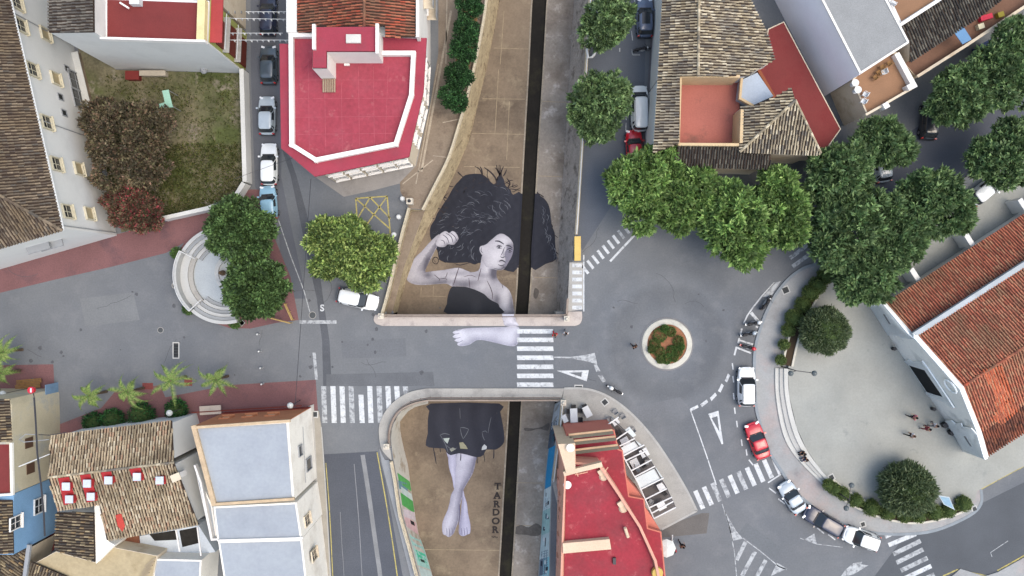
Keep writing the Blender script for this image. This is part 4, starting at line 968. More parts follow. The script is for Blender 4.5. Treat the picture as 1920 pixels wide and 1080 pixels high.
tiled(b,[(-60,1040),(26,1040),(52,1026),(44,1110),(-60,1110)],pl,tile_old,cream_wall)
parapet(b,[(53,1025),(45,1085)],5.0,0.35,0.3,metal_grey)
sheet('yard_floor',W([(55,1020),(103,990),(103,1030),(62,1055),(52,1085)]),0.05,dkred_floor,b)

# ------------------------------------------------------------------ bar building with red roof
pink=M('pink_plaster',lin(226,168,146),0.85,var=0.07,scale=0.5,fine=0.04); cream_par=M('cream_parapet',lin(226,202,174),0.85,var=0.07)
salmon=M('salmon_plaster',lin(212,128,110),0.85,var=0.05); bar_red=M('bar_red',lin(160,52,64),0.8,var=0.12,scale=0.4,fine=0.1,fscale=4,stain=lin(144,60,68),sscale=0.35,slo=0.44,shi=0.66,stain2=lin(184,104,104),s2scale=0.8,s2lo=0.58,s2hi=0.72)
b=thing('bar_building','pink bar building with red roof terraces beside the canal','building',P(1130,970,0))
z=9.0
main=[(1047,833),(1079,833),(1080,868),(1127,871),(1160,920),(1200,985),(1228,1050),(1236,1090),(1245,1160),(1052,1160),(1058,890)]
MB().prism(W(main,z),0,z-0.3).build('wall',pink,b); sheet('roof',inset(W(main,z),0.2),z-0.2,bar_red,b)
parapet(b,[(1061,888),(1080,883),(1125,872)],z-0.3,0.42,0.75,cream_par); parapet(b,[(1124,872),(1160,926),(1200,988),(1229,1052),(1241,1110)],z-0.3,0.24,0.7,pink)
parapet(b,[(1060,888),(1055,1010),(1051,1120)],z-0.3,0.16,0.6,pink)
# raised cream landing, terrace at first floor, canopies
prism_px(b,'landing',[(1046,833),(1078,831),(1079,884),(1062,888)],9.6,cream_par)
ter=[(1062,812),(1152,806),(1160,842),(1168,845),(1180,930),(1208,935),(1215,990),(1240,997),(1246,1060),(1252,1120),(1246,1160),(1060,1160),(1060,884)]
MB().prism(W(ter,6.0),0,6.0).build('lower_wall',salmon,b); sheet('terrace_floor',inset(W(ter,6.0),0.12),6.006,bar_red,b)
for pts in ([(1154,808),(1170,860),(1183,932),(1206,932),(1178,868),(1170,860)],):
    pass
sal=[(1156,862),(1176,896),(1205,936),(1183,934),(1170,900)],[(1180,938),(1206,938),(1240,992),(1214,993)]
for s_ in ([(1172,893),(1206,934),(1180,938)],[(1203,941),(1238,994),(1212,998)]): prism_px(b,'canopy',s_,5.2,salmon)
# pergola beams across the north terrace, with slatted end
for i,(a_,c_) in enumerate((((1066,815),(1148,806)),((1070,827),(1153,818)),((1074,844),(1158,834)))):
    mb=MB(); mb.bar(P(*a_,7.2),P(*c_,7.2),0.18,0.2); mb.build('beam',M('beam_tan',lin(196,164,132),0.8,var=0.15),b)
    mb=MB(); mb.bar(P(a_[0]+2,a_[1]+5,7.1),P(c_[0]+2,c_[1]+5,7.1),0.3,0.1); mb.build('rolled_blind',M('blind_grey',lin(108,104,92),0.8),b)
p=P(1070,841,10.2); mb=MB(); mb.lathe((p.x,p.y,9.7),[(0.05,0),(0.3,0.12),(0.38,0.26)],12); d_=mb.build('satellite_dish',white_par,b)
p=P(1064,910,9.3); mb=MB(); mb.lathe((p.x,p.y,8.9),[(0.04,0),(0.3,0.16),(0.38,0.3)],12); mb.build('satellite_dish',white_par,b)
p=P(1180,1012,9.6); mb=MB(); mb.tube([(p.x,p.y,8.8),(p.x-0.35,p.y+1.0,9.3)],[0.16,0.14],8); mb.build('flue',cream_par,b)
prism_px(b,'roof_wall',[(1055,1019),(1143,1011),(1146,1030),(1056,1038)],9.5,cream_par,8.7)
for (x,y) in ((1165,944),(1128,884)):
    p=P(x,y,9.0); mb=MB(); mb.box((p.x,p.y,8.95),(0.7,0.5,0.45),0.6); mb.lathe((p.x+0.2,p.y-0.5,8.72),[(0.4,0),(0.44,0.1),(0.3,0.3)],10); mb.build('roof_vent',cream_par,b)
p=P(1233,1075,9.2); mb=MB(); mb.lathe((p.x,p.y,8.7),[(0.5,0),(0.55,0.3),(0.5,0.55)],14); mb.build('water_tank',M('tank_yellow',lin(206,176,92),0.6),b)
p=P(1152,1052,9.0); mb=MB(); mb.box((p.x,p.y,8.9),(0.28,0.6,0.35)); mb.build('vent',metal_dark,b)
for a_,c_ in (((1078,890),(1102,885)),((1084,893),(1080,885)),((1140,876),(1135,883))):
    mb=MB(); mb.tube([P(*a_,8.95),P(*c_,9.0)],0.06,5); mb.build('pipe',pink,b)
A,Bq=XY(1058,890,z),XY(1052,1160,z)
for (x,y) in ((1046,885),(1047,905),(1044,935),(1043,955),(1041,985),(1050,935),(1050,965),(1040,1020),(1047,1010),(1039,1055),(1046,1050)): window(b,A,Bq,x,y,0.9,1.5,pink,sill=False,cross=False)
# ------------------------------------------------------------------ church
b=thing('church','church with orange tiled roofs, arched facade and dark doorway','church',P(1720,700,0))
ax_=(P(1920,650,7.6)-P(1800,727,7.6)).normalized(); LEN=30
C0=P(1656,571,3.0); C1=P(1704,626,4.4); C2=P(1713,629,5.3); C3=P(1800,727,7.6); C4=P(1834,812,5.2); C5=P(1847,858,3.9)
def strip(a,c,tm,name='roof_tiles'):
    poly=[a,c,c+ax_*LEN,a+ax_*LEN]; deck(poly,M('church_deck',lin(112,70,56),0.95,var=0.2),b); return poly
# make each strip planar along the axis
r1=strip(C0,C1,0); tiles('roof_tiles',r1,tile_church,b); r2=strip(C2,C3,0); tiles('roof_tiles',r2,tile_church,b)
r3=strip(C3,C4,0); tiles('roof_tiles',r3,tile_church,b); r4=strip(C4,C5,0); tiles('roof_tiles',r4,MI('tiles_church_dark',pal((112,70,58),(96,64,54),(128,84,68),(140,90,68),(88,60,52)),pvar=(lin(150,84,62),0.4,0.6)),b)
ridge(C3,C3+ax_*LEN,tile_red,b); 
plx=plane3(C3,C4,C3+ax_)
newp=[(1841,691),(1878,685),(1884,700),(1906,770),(1880,793),(1856,787),(1866,770),(1862,735),(1848,712)]
tiles('roof_tiles',[hit(x,y,plx)+Vector((0,0,0.03)) for x,y in newp],tile_new,b)
mb=MB(); a_=(C1+C2)/2; a_.z=5.35; mb.bar(a_-ax_*0.1,a_+ax_*LEN,0.5,0.25); mb.build('gutter_wall',M('gutter_pale',lin(178,186,190),0.7),b)
mb=MB(); mb.bar((C1+C2)/2+Vector((0,0,-0.1)),(C1+C2)/2+Vector((0,0,-0.1))+ax_*LEN,0.06,1.2); mb.build('clerestory',white_wall,b)
# facade wall following the gable, thickness 0.5
prof=[C0,C1,C2,C3,C4,C5]; V=[];Fc=[]
back=ax_*0.5
face_m=M('church_render',lin(228,228,222,0.85),0.9,var=0.06,scale=0.5,stain=lin(206,208,204),sscale=0.5)
fr=[p-ax_*0.25 for p in prof]
n=len(fr); V=[(p.x,p.y,0.5) for p in fr]+[(p.x,p.y,p.z+0.25) for p in fr]+[(p.x+back.x,p.y+back.y,0.5) for p in fr]+[(p.x+back.x,p.y+back.y,p.z+0.25) for p in fr]
for i in range(n-1): Fc+=[(i,i+1,n+i+1,n+i),(n+i,n+i+1,3*n+i+1,3*n+i),(2*n+i+1,2*n+i,3*n+i,3*n+i+1)]
Fc+=[(0,n,3*n,2*n),(n-1,3*n-1,4*n-1,2*n-1)]
obj('facade',V,Fc,face_m,b)
mb=MB()
for i in (0,1,2,3,4): mb.bar(fr[i]+Vector((0,0,0.3))+back*0.3,fr[i+1]+Vector((0,0,0.3))+back*0.3,0.3,0.1)
mb.build('coping',M('church_white',lin(240,244,244,0.92),0.85,var=0.05),b)
cwm=MATS['church_white']
FA,FB=(fr[0].x,fr[0].y),(fr[5].x,fr[5].y); fu,fn=wall_axes(FA,FB)
def fpt(px,py): return on_wall(FA,FB,px,py)
def facade_patch(name,pts,m,th):
    v=[fpt(*p) for p in pts]; n=len(v); vv=[p+fn*th for p in v]+[p-fn*0.02 for p in v]
    obj(name,vv,[tuple(range(n)),tuple(range(n-1,-1,-1))]+[(i,n+i,n+(i+1)%n,(i+1)%n) for i in range(n)],m,b)
facade_patch('surround',[(1697,676),(1704,674),(1712,678),(1726,678),(1730,676),(1738,686),(1780,748),(1790,764),(1786,763),(1770,752),(1742,742),(1736,735),(1770,744),(1735,693),(1706,684)],cwm,0.12)
facade_patch('door',[(1704,683),(1736,692),(1772,746),(1738,734)],M('church_door',lin(46,50,54),0.6,var=0.15),0.05)
facade_patch('corner_pilaster',[(1630,571),(1657,569),(1705,626),(1714,634),(1708,636),(1700,632),(1694,634),(1686,629),(1665,628)],cwm,0.1)
facade_patch('corner_pilaster',[(1773,789),(1785,788),(1792,794),(1803,793),(1806,800),(1822,802),(1834,815),(1847,860),(1828,852),(1808,842)],cwm,0.1)
for pts in ([(1658,588),(1661,589),(1672,607),(1669,606)],[(1809,817),(1812,817),(1824,836),(1821,835)]): facade_patch('niche',pts,metal_grey,0.14)
c_=fpt(1783,724); mb=MB(); pts=[c_+fn*0.05+fu*(0.75*math.cos(t*math.pi/8))+Vector((0,0,0.75*math.sin(t*math.pi/8))) for t in range(17)]; mb.tube(pts,0.09,5,cap=False); mb.build('round_window',cwm,b)
# side and rear walls under the roofs
skirt([C0+ax_*0.3,C1+ax_*0.3,C1+ax_*LEN,C0+ax_*LEN],white_wall,b,0.0,ins=0.3)
skirt([C2+ax_*0.3,C3+ax_*0.3,C4+ax_*0.3,C5+ax_*0.3,C5+ax_*LEN,C4+ax_*LEN,C3+ax_*LEN,C2+ax_*LEN],white_wall,b,0.0,ins=0.3)
for k in range(4):
    p=C0+ax_*(4.5+k*6.5); mb=MB(); mb.bar((p.x,p.y,1.3),(p.x+fn.x*0-ax_.y*1.4,p.y+ax_.x*1.4,1.3),0.5,2.6); mb.build('buttress',white_wall,b)
# ------------------------------------------------------------------ church square: pavement ring, steps, plaza
ringo=smoothed([(1560,455),(1545,487),(1505,503),(1480,521),(1462,541),(1450,559),(1437,584),(1427,610),(1418,640),(1414,668),(1414,700),(1417,760),(1425,795),(1440,842),(1467,886),(1490,920),(1540,962),(1590,985),(1635,998),(1690,1001),(1752,994),(1815,967),(1838,944),(1838,917)],n=4)
walk=M('ring_paving',lin(164,166,166),0.88,var=0.08,scale=0.3,fine=0.07,fscale=6,stain=lin(148,146,146),sscale=0.25,stain2=lin(176,164,160),s2scale=0.18,s2lo=0.5,s2hi=0.7)
pave('pavement',ringo+[(1920,872),(2300,690),(2300,60),(1760,360),(1640,440)],walk,0.12)
mb=MB(); band(mb,W(ringo),0.3,0.0,0.14); tag(mb.build('kerb',M('kerb_blue',lin(146,154,160),0.85,var=0.12)),kind='structure')
PZ=0.57
pin=[(1565,470),(1556,512),(1530,542),(1505,590),(1487,640),(1474,690),(1476,740),(1490,800),(1508,840),(1530,872),(1552,898),(1600,934),(1650,955),(1700,966),(1760,958),(1800,950),(1822,935),(1826,918),(1900,878),(2290,700),(2290,90),(1700,425)]
slab('plaza',W(pin),0.1,PZ,plaza_stone,kind='structure')
def between(A_,B_,t): return [(a[0]*(1-t)+b_[0]*t,a[1]*(1-t)+b_[1]*t) for a,b_ in zip(A_,B_)]
so=smoothed([(1452,690),(1453,740),(1463,800),(1478,838),(1505,872),(1540,906)],n=5); si=smoothed([(1474,690),(1476,740),(1490,800),(1508,840),(1530,872),(1552,898)],n=5)
stp=thing('plaza_steps','curved pale stone steps down from the church square','steps',P(1470,780,0))
for k in range(3):
    l=between(so,si,k/3); 
    mb=MB(); mb.prism(W(l+list(reversed(si))),0.1,0.12+0.15*(k+1)-(0.004 if k==2 else 0)); mb.build('step',M('step_stone',lin(206,206,200),0.85,var=0.06) if k%2==0 else M('step_stone2',lin(188,188,184),0.85,var=0.06),stp)
lw=M('low_wall_white',lin(216,212,198),0.85,var=0.08)
for lab,L in (('white low planter wall with hedge on the upper curve of the church square',[(1557,508),(1535,532),(1515,562),(1497,598),(1482,640),(1472,684)]),('white low planter wall with hedge on the lower curve of the church square',[(1551,903),(1590,932),(1640,955),(1700,968),(1760,960),(1812,940)])):
    t=thing('planter_wall',lab,'wall',P(*L[2],0.12)); 
    for s in (-0.5,0.5):
        mb=MB(); band(mb,offset_line(W(smoothed(L,n=4)),s),0.2,0.1,0.75); mb.build('side',lw,t)
    mb=MB(); band(mb,W(smoothed(L,n=4)),0.8,0.1,0.62); mb.build('soil',M('planter_soil',lin(70,58,44),0.95),t)
# SE street corner bits
pave('pavement',[(1760,1100),(1800,1066),(1845,1080),(1870,1072),(1990,1005),(2200,900),(2200,1240),(1760,1240)],walk,0.12)
# ------------------------------------------------------------------ roundabout island
isl=thing('roundabout','round traffic island with white rim and planted centre','roundabout',P(1250,645,0))
c_=P(1250,645,0)
MB().lathe((c_.x,c_.y,0),[(2.80,0),(2.76,0.05),(2.45,0.12),(2.42,0.12)],48).build('skirt',asphalt_pale,isl)
mb=MB(); n=48
prof=[(2.66,0.02),(2.60,0.2),(2.5,0.24),(2.08,0.3),(2.04,0.2)]
mb.lathe((c_.x,c_.y,0.0),prof,n,cap=False); mb.build('rim',M('island_rim',lin(208,206,194),0.85,var=0.07,scale=0.8,stain=lin(176,174,166),sscale=0.6),isl,smooth=False)
MB().lathe((c_.x,c_.y,0.0),[(2.1,0.1),(2.06,0.22),(0.6,0.3)],32).build('soil',M('island_soil',lin(156,108,80),0.95,var=0.2,scale=1.5,fine=0.2),isl)
# tyre scuffs and paint remains
# ------------------------------------------------------------------ fountain plaza (stepped semicircle)
fo=thing('stepped_fountain','round pale stepped stone fountain seat under two trees','fountain',P(425,515,0))
fst2=M('fountain_riser_shade',lin(158,162,164),0.85,var=0.07); fc=P(428,516,0); fst=M('fountain_stone',lin(196,198,196),0.8,var=0.07,scale=0.5,fine=0.06,stain=lin(172,176,178),sscale=0.5)  # the darker tone paints riser shadows into alternate steps
for k in range(6):
    r=(91-k*6.2)/18; a0,a1=(math.radians(75),math.radians(150)); a2,a3=(math.radians(228),math.radians(285))
    for (s0,s1) in ((a0,a1),(a2,a3)):
        N=14; ring=[(fc.x+r*math.cos(s0+(s1-s0)*i/N),fc.y+r*math.sin(s0+(s1-s0)*i/N)) for i in range(N+1)]
        rin=(91-(k+1)*6.2)/18; ring2=[(fc.x+rin*math.cos(s1+(s0-s1)*i/N),fc.y+rin*math.sin(s1+(s0-s1)*i/N)) for i in range(N+1)]
        MB().prism(ring+ring2,0.0,1.15-0.16*k).build('step',fst if k%2==0 else fst2,fo)
N=20; s0,s1=math.radians(150.5),math.radians(227.5)
def arc(r,a,b_,N=20): return [(fc.x+r*math.cos(a+(b_-a)*i/N),fc.y+r*math.sin(a+(b_-a)*i/N)) for i in range(N+1)]
MB().prism(arc(5.05,s0,s1)+arc(4.8,s1,s0),0,1.5).build('rim_wall',fst,fo); MB().prism(arc(4.78,s0,s1)+arc(4.0,s1,s0),0,0.55).build('bench',fst,fo); MB().prism(arc(3.98,s0,s1)+arc(3.5,s1,s0),0,0.45).build('bench_step',concrete,fo)
mb=MB(); mb.tube([(p[0],p[1],1.75) for p in arc(5.0,s0,s1)],0.04,6,cap=True)
for a in (s0,s1): mb.tube([(fc.x+5.0*math.cos(a),fc.y+5.0*math.sin(a),1.75),(fc.x+3.4*math.cos(a),fc.y+3.4*math.sin(a),1.3)],0.04,6)
mb.build('handrail',metal_white,fo)
MB().lathe((fc.x,fc.y,0),[(3.6,0.0),(3.6,0.2)],40).build('floor',M('fountain_floor',lin(180,188,192),0.7,var=0.06),fo)
f2=P(440,512,0)
MB().lathe((f2.x,f2.y,0.2),[(2.0,0),(2.0,0.12),(1.85,0.14)],36).build('basin_step',fst,fo); MB().lathe((f2.x,f2.y,0.2),[(1.7,0),(1.7,0.4),(1.5,0.42),(1.45,0.25),(0.3,0.22)],36).build('basin',fst,fo)
MB().lathe((f2.x-1.0,f2.y+0.0,0.3),[(0.25,0),(0.3,0.4),(0.16,0.8),(0.2,1.1),(0.05,1.35)],10).build('spout',M('bronze',lin(112,92,72),0.5),fo)
# ------------------------------------------------------------------ vegetation
def mesh_np(name, V, Q, m):
    me=bpy.data.meshes.new(name); nv,nf=len(V),len(Q); k=Q.shape[1]
    me.vertices.add(nv); me.vertices.foreach_set('co',V.astype(np.float32).ravel())
    me.loops.add(nf*k); me.loops.foreach_set('vertex_index',Q.astype(np.int32).ravel())
    me.polygons.add(nf); me.polygons.foreach_set('loop_start',np.arange(0,nf*k,k,dtype=np.int32)); me.polygons.foreach_set('loop_total',np.full(nf,k,dtype=np.int32))
    me.materials.append(m); me.update(calc_edges=True); return me
def unit(a): return a/np.maximum(np.linalg.norm(a,axis=1,keepdims=True),1e-9)
def leaves(pts, dirs, L, wr=0.45, spread=0.7, per=6, droop=0.15, lvar=0.35, jit=0.35):
    """per leaf-shaped faces at each point, fanning round its outward direction"""
    n=len(pts); p=np.repeat(pts,per,0); d=np.repeat(dirs,per,0)
    d=unit(d+rng.normal(0,spread,(n*per,3))); d[:,2]-=droop*rng.random(n*per); d=unit(d)
    l=L*(1+lvar*rng.uniform(-1,1,(n*per,1)))
    side=unit(np.cross(d,rng.normal(0,1,(n*per,3)))) ; nrm=np.cross(d,side)
    p=p+rng.normal(0,L*jit,(n*per,3))
    a=p; b=p+d*l*0.5+side*l*wr/2+nrm*l*0.06; c=p+d*l; e=p+d*l*0.5-side*l*wr/2+nrm*l*0.06
    V=np.stack([a,b,c,e],1).reshape(-1,3); Q=np.arange(len(V)).reshape(-1,4)
    return V,Q
def sphere_dirs(n, up=0.0):
    d=unit(rng.normal(0,1,(n,3))); 
    if up: d=d[d[:,2]>-up]
    return d
TONE=[]
def crown_points(c, rx, ry, rz, nsub, rsub, per_sub, bump=0.12):
    """clumps spread over an ellipsoid; returns leaf roots and outward directions"""
    c=np.array(c); ds=sphere_dirs(nsub*2,0.35)[:nsub]
    k=1+bump*rng.normal(0,1,(len(ds),1)); s=np.clip(k,0.72,1.16)
    cen=c+ds*np.array([rx,ry,rz])*s*np.where(rng.random((len(ds),1))<0.25,0.7,0.92)
    P_=[];D_=[]
    for q,dd in zip(cen,ds):
        tone=float(rng.choice([0.62,0.8,0.95,1.05,1.2,1.35]))
        r=rsub*rng.uniform(0.7,1.25); m=int(per_sub*(r/rsub)**2); v=sphere_dirs(m*2); v=v[(v@dd)>-0.35][:m]
        P_.append(q+v*r*np.array([1,1,0.8])*rng.uniform(0.7,1.0,(len(v),1))); D_.append(unit(v+dd*0.6+np.array([0,0,0.35]))); TONE.append(tone*rng.choice([0.6,0.8,1.0,1.15,1.35],len(v)))
    return np.concatenate(P_),np.concatenate(D_)
def add_tone(m):
    t=m.node_tree; b=t.nodes['Principled BSDF']; src=b.inputs['Base Color'].links[0].from_socket
    a=t.nodes.new('ShaderNodeVertexColor'); a.layer_name='Tone'; t.links.new(_mul(t,src,a.outputs[0]),b.inputs['Base Color'])
bark=M('bark',lin(104,88,72),0.95,var=0.2,scale=3,fine=0.2,bump=0.6)
GREEN={
 'fig':pal((92,126,66),(74,106,54),(112,146,80),(84,118,60),(102,138,72),(64,92,48)),
 'plane':pal((130,168,80),(116,156,72),(146,182,92),(106,144,66),(158,190,104),(122,162,76)),
 'mulberry':pal((150,180,83),(126,158,71),(179,206,104),(105,136,64),(194,216,114),(88,117,59)),
 'dark':pal((114,146,86),(98,132,76),(130,162,98),(88,120,68),(144,174,112),(106,138,80)),
 'street':pal((112,144,84),(98,130,74),(128,160,98),(86,118,66),(142,172,112)),
 'orange':pal((54,103,54),(45,84,47),(74,127,66),(38,69,42),(64,115,59)),
 'garden':pal((118,106,82),(104,96,72),(132,118,90),(94,86,66),(116,112,76),(138,108,88)),
 'bougain':pal((118,94,74),(104,98,66),(150,78,70),(128,104,80),(96,92,62),(176,62,76),(112,88,68),(120,100,76)),
 'hedge':pal((112,134,60),(98,122,52),(126,146,70),(86,108,46)),
 'yew':pal((98,118,72),(82,102,62),(116,136,88),(130,146,104),(90,110,66),(106,126,78)),
 'palm': pal((126,158,62),(106,142,52),(148,174,78),(90,124,46),(138,150,74)),
}
def desat(c,k=0.16):
    g=(c[0]+c[1]+c[2])/3*1.1; return (c[0]*(1-k)+g*k,c[1]*(1-k)+g*k,c[2]*(1-k)+g*k,1)
LM={k:MI('leaves_'+k,[desat(c) for c in v],rough=0.65,var=0.18,scale=0.9,fine=0.0,spec=0.3,trans=0.22) for k,v in GREEN.items()}
TREEK=('fig','plane','mulberry','dark','street','orange','garden','bougain')
BALLM={'orange':MI('leaves_shrub',GREEN['orange'],rough=0.65,fine=0,trans=0.2),'fig':MI('leaves_fig_shrub',GREEN['fig'],rough=0.65,fine=0,trans=0.2)}
for k in TREEK: add_tone(LM[k])
CR=0.87
def tree(label, x, y, R, kind, zc=4.6, ry=None, rz=None, nsub=60, per_sub=22, L=0.34, per=6, rsub=0.2, wr=0.5, name='tree', cat='tree', group=None, extra=(), zlean=0):
    bump=0.12; jit=0.35; spread=0.5
    if kind in ('plane','dark','street'): nsub=int(nsub*1.7); rsub*=0.68; per_sub=max(4,int(per_sub*0.30)); L*=1.4; bump=0.17; per=11; wr=0.34; jit=0.07; spread=0.75
    c=P(x,y,zc); s=(H-zc)/F*(CR if R>30 else 1.0); rx=R*s; ry=(ry or R)*s; rz_=rz or min(rx,ry)*0.72
    base=Vector((c.x,c.y,0.0)); t=thing(name,label,cat,base,group)
    TONE.clear()
    Ps,Ds=crown_points(c,rx,ry,rz_,nsub,rsub*(rx+ry)/2,per_sub,bump)
    for (ex,ey,eR) in extra:
        ec=P(ex,ey,zc); e=eR*s; a,b_=crown_points(ec,e,e,min(e*0.75,rz_),int(nsub*(eR/R)**2)+6,rsub*(rx+ry)/2,per_sub,bump); Ps=np.concatenate([Ps,a]); Ds=np.concatenate([Ds,b_])
    V,Q=leaves(Ps,Ds,L,per=per,wr=wr,spread=spread,jit=jit)
    cm=mesh_np('crown',V,Q,LM[kind]); tn=np.repeat(np.concatenate(TONE),per*4); ca=cm.color_attributes.new('Tone','FLOAT_COLOR','POINT'); ca.data.foreach_set('color',np.stack([tn,tn,tn*0.9+0.05,np.ones_like(tn)],1).astype(np.float32).ravel())
    o=link('crown',cm,t); o['kind']='stuff'
    # trunk and limbs
    mb=MB(); r0=max(0.1,0.045*(rx+ry)); mb.tube([base,base+Vector((0.05,0.04,zc*0.35)),Vector((c.x,c.y,zc-rz_*0.25))],[r0,r0*0.8,r0*0.55],8)
    mb.build('trunk',bark,t)
    for k in range(6):
        a=k*math.pi/3+0.4; e=Vector((c.x+rx*0.62*math.cos(a),c.y+ry*0.62*math.sin(a),zc+rz_*0.25*(1 if k%2 else 0.2)))
        mb=MB(); st_=Vector((c.x,c.y,zc-rz_*0.6)); mb.tube([st_,st_.lerp(e,0.5)+Vector((0,0,0.2)),e],[r0*0.5,r0*0.3,r0*0.12],6); mb.build('limb',bark,t)
    return t
tree('rounded dark green fig tree over the fountain, nearer the garden',453,431,64,'fig',zc=4.4,ry=63,nsub=150,per_sub=24,L=0.32,rsub=0.14,extra=((453,431,44),(448,425,26)))
tree('rounded dark green fig tree over the fountain, nearer the stop line',482,541,61,'fig',zc=4.4,ry=59,nsub=150,per_sub=24,L=0.32,rsub=0.14,extra=((482,541,42),(486,536,24)))
tree('yellowish green mulberry tree beside the yellow box marking',655,474,58,'mulberry',zc=4.2,nsub=95,per_sub=26,L=0.36,rsub=0.18,extra=((612,448,34),(690,502,40),(618,488,34),(708,468,30),(658,436,26)))
tree('leafy street tree between the canal and the dark car',1138,44,48,'street',zc=4.6,nsub=60,per_sub=20,extra=((1120,60,32),(1160,30,30)))
tree('leafy street tree between the canal and the white van',1126,192,56,'street',zc=4.6,nsub=75,per_sub=20,extra=((1110,215,38),(1146,170,36),(1120,240,28)))
tree('bright green plane tree hiding the red car',1205,345,62,'plane',zc=5.0,nsub=95,per_sub=22,L=0.4,rsub=0.18,extra=((1170,340,32),(1210,395,42),(1240,310,40)))
tree('bright green plane tree under the dark tiled eave',1292,365,50,'plane',zc=5.0,nsub=80,per_sub=22,L=0.4,rsub=0.18,extra=((1270,400,38),(1310,335,30)))
tree('large bright plane tree at the roundabout mouth',1380,415,72,'plane',zc=5.2,nsub=120,per_sub=22,L=0.42,rsub=0.17,extra=((1395,465,38),(1345,380,42)))
tree('bright plane tree right of the large roundabout plane',1466,390,52,'plane',zc=5.2,nsub=80,per_sub=22,L=0.42,rsub=0.18,extra=((1480,430,36),(1455,350,36)))
tree('dark plane tree behind the half hipped roof corner',1572,330,58,'dark',zc=5.2,nsub=90,per_sub=20,L=0.4,rsub=0.19,extra=((1545,350,34),(1600,300,36)))
tree('large dark plane tree over the church side path',1590,430,66,'dark',zc=5.4,nsub=110,per_sub=20,L=0.4,rsub=0.18,extra=((1560,470,40),(1620,390,40)))
tree('dark plane tree touching the upper plaza hedge',1630,510,58,'dark',zc=5.2,nsub=85,per_sub=20,L=0.4,rsub=0.19,extra=((1600,530,34),(1660,480,40)))
tree('dark plane tree between the lane and the church roof',1690,440,52,'dark',zc=5.2,nsub=75,per_sub=20,L=0.4,rsub=0.2,extra=((1670,400,36),))
tree('broad dark tree beside the white car under the leaves',1756,384,66,'dark',zc=5.2,nsub=105,per_sub=20,L=0.38,rsub=0.18,extra=((1790,400,36),(1730,360,40)))
tree('dark street tree below the brown terrace corner',1660,266,44,'dark',zc=4.8,nsub=60,per_sub=20,L=0.38,rsub=0.2,extra=((1690,285,24),(1635,250,26)))
tree('dark street tree below the stone balustrade',1800,180,56,'dark',zc=5.0,nsub=85,per_sub=20,L=0.38,rsub=0.19,extra=((1775,200,32),(1820,150,36)))
tree('dark street tree beside the blue container',1880,150,60,'dark',zc=5.0,nsub=85,per_sub=20,L=0.38,rsub=0.19,extra=((1905,110,40),(1860,120,34)))
tree('dark street tree at the right edge above the church',1885,292,60,'dark',zc=5.0,nsub=85,per_sub=20,L=0.38,rsub=0.19,extra=((1845,300,36),(1900,260,40)))
tree('dark street tree in the upper right corner',1900,72,40,'dark',zc=5.0,nsub=55,per_sub=20,L=0.38,rsub=0.2)
tree('wide brownish tree filling the white house garden',238,262,74,'garden',zc=3.6,nsub=120,per_sub=22,L=0.28,rsub=0.16,extra=((190,230,40),(270,310,46),(215,320,40),(290,230,36)))
tree('red flowering bougainvillea at the garden corner',250,392,46,'bougain',zc=3.0,nsub=90,per_sub=22,L=0.24,rsub=0.18,name='bougainvillea',extra=((225,380,28),(280,400,28)))
for k,(x,y,r) in enumerate(((880,8,21),(877,57,21),(869,93,21),(861,143,21),(851,184,23))):
    tree(['small promenade orange tree at the top edge of the picture','second small promenade orange tree from the top','third small promenade orange tree from the top','fourth small promenade orange tree from the top','lowest small promenade orange tree by the canal railing'][k],x,y,r,'orange',zc=2.6,nsub=34,per_sub=18,L=0.22,rsub=0.26,name='orange_tree',group='small orange trees along the promenade',extra=((x+6,y+9,13),(x-6,y-8,12)))
def ball(label,x,y,R,kind,zc,n,L,name='shrub',cat='shrub',group=None,spike=0.3,zb=0.12,rzk=0.9,parent=None,core=True,wr=0.4):
    c=P(x,y,zc); r=R*(H-zc)/F; d=sphere_dirs(n*2,0.6)[:n]; rr=1+0.06*np.sin(d[:,:1]*9+d[:,1:2]*7)+rng.normal(0,0.02,(len(d),1))
    pts=np.array(c)+d*rr*np.array([r,r,r*rzk])*0.94; V,Q=leaves(pts,d,L,wr=wr,spread=spread_(spike),per=4)
    t=parent or thing(name,label,cat,Vector((c.x,c.y,zb)),group)
    o=link('foliage',mesh_np('foliage',V,Q,BALLM.get(kind,LM[kind])),t); o['kind']='stuff'
    if core:
        mb=MB(); mb.lathe((c.x,c.y,zc-r*rzk*0.92),[(r*0.4,0),(r*0.8,r*0.4),(r*0.9,r*0.9),(r*0.72,r*1.4),(r*0.3,r*1.72)],14); mb.build('inner_foliage',M('foliage_core',lin(66,84,42),0.95,var=0.2,scale=3),t,smooth=True)
        mb=MB(); mb.tube([(c.x,c.y,zb),(c.x,c.y,zc)],0.07,6); mb.build('stem',bark,t)
    return t
def spread_(s): return s
ball('clipped round yew tree on the upper half of the church square',1546,620,42,'yew',2.6,2600,0.3,name='round_yew',cat='tree',spike=0.5,zb=PZ,wr=0.3)
t=ball('shaggy round yew tree above the lower plaza hedge',1701,916,45,'yew',2.6,2800,0.42,name='round_yew',cat='tree',spike=0.55,zb=PZ,wr=0.25); t.scale=(1,1,1)
hg=[('topmost',1549,516,16),('second',1533,535,16),('third',1520,549,15),('fourth',1505,571,14),('fifth',1489,596,16),('sixth',1478,619,12),('seventh',1470,646,9),('lowest',1464,675,9)]
for nm,x,y,r in hg: ball(nm+' clipped hedge ball in the upper plaza planter',x,y,r,'hedge',0.95,int(26*r),0.15,name='hedge_ball',group='hedge balls in the upper plaza planter',zb=0.6,spike=0.8)
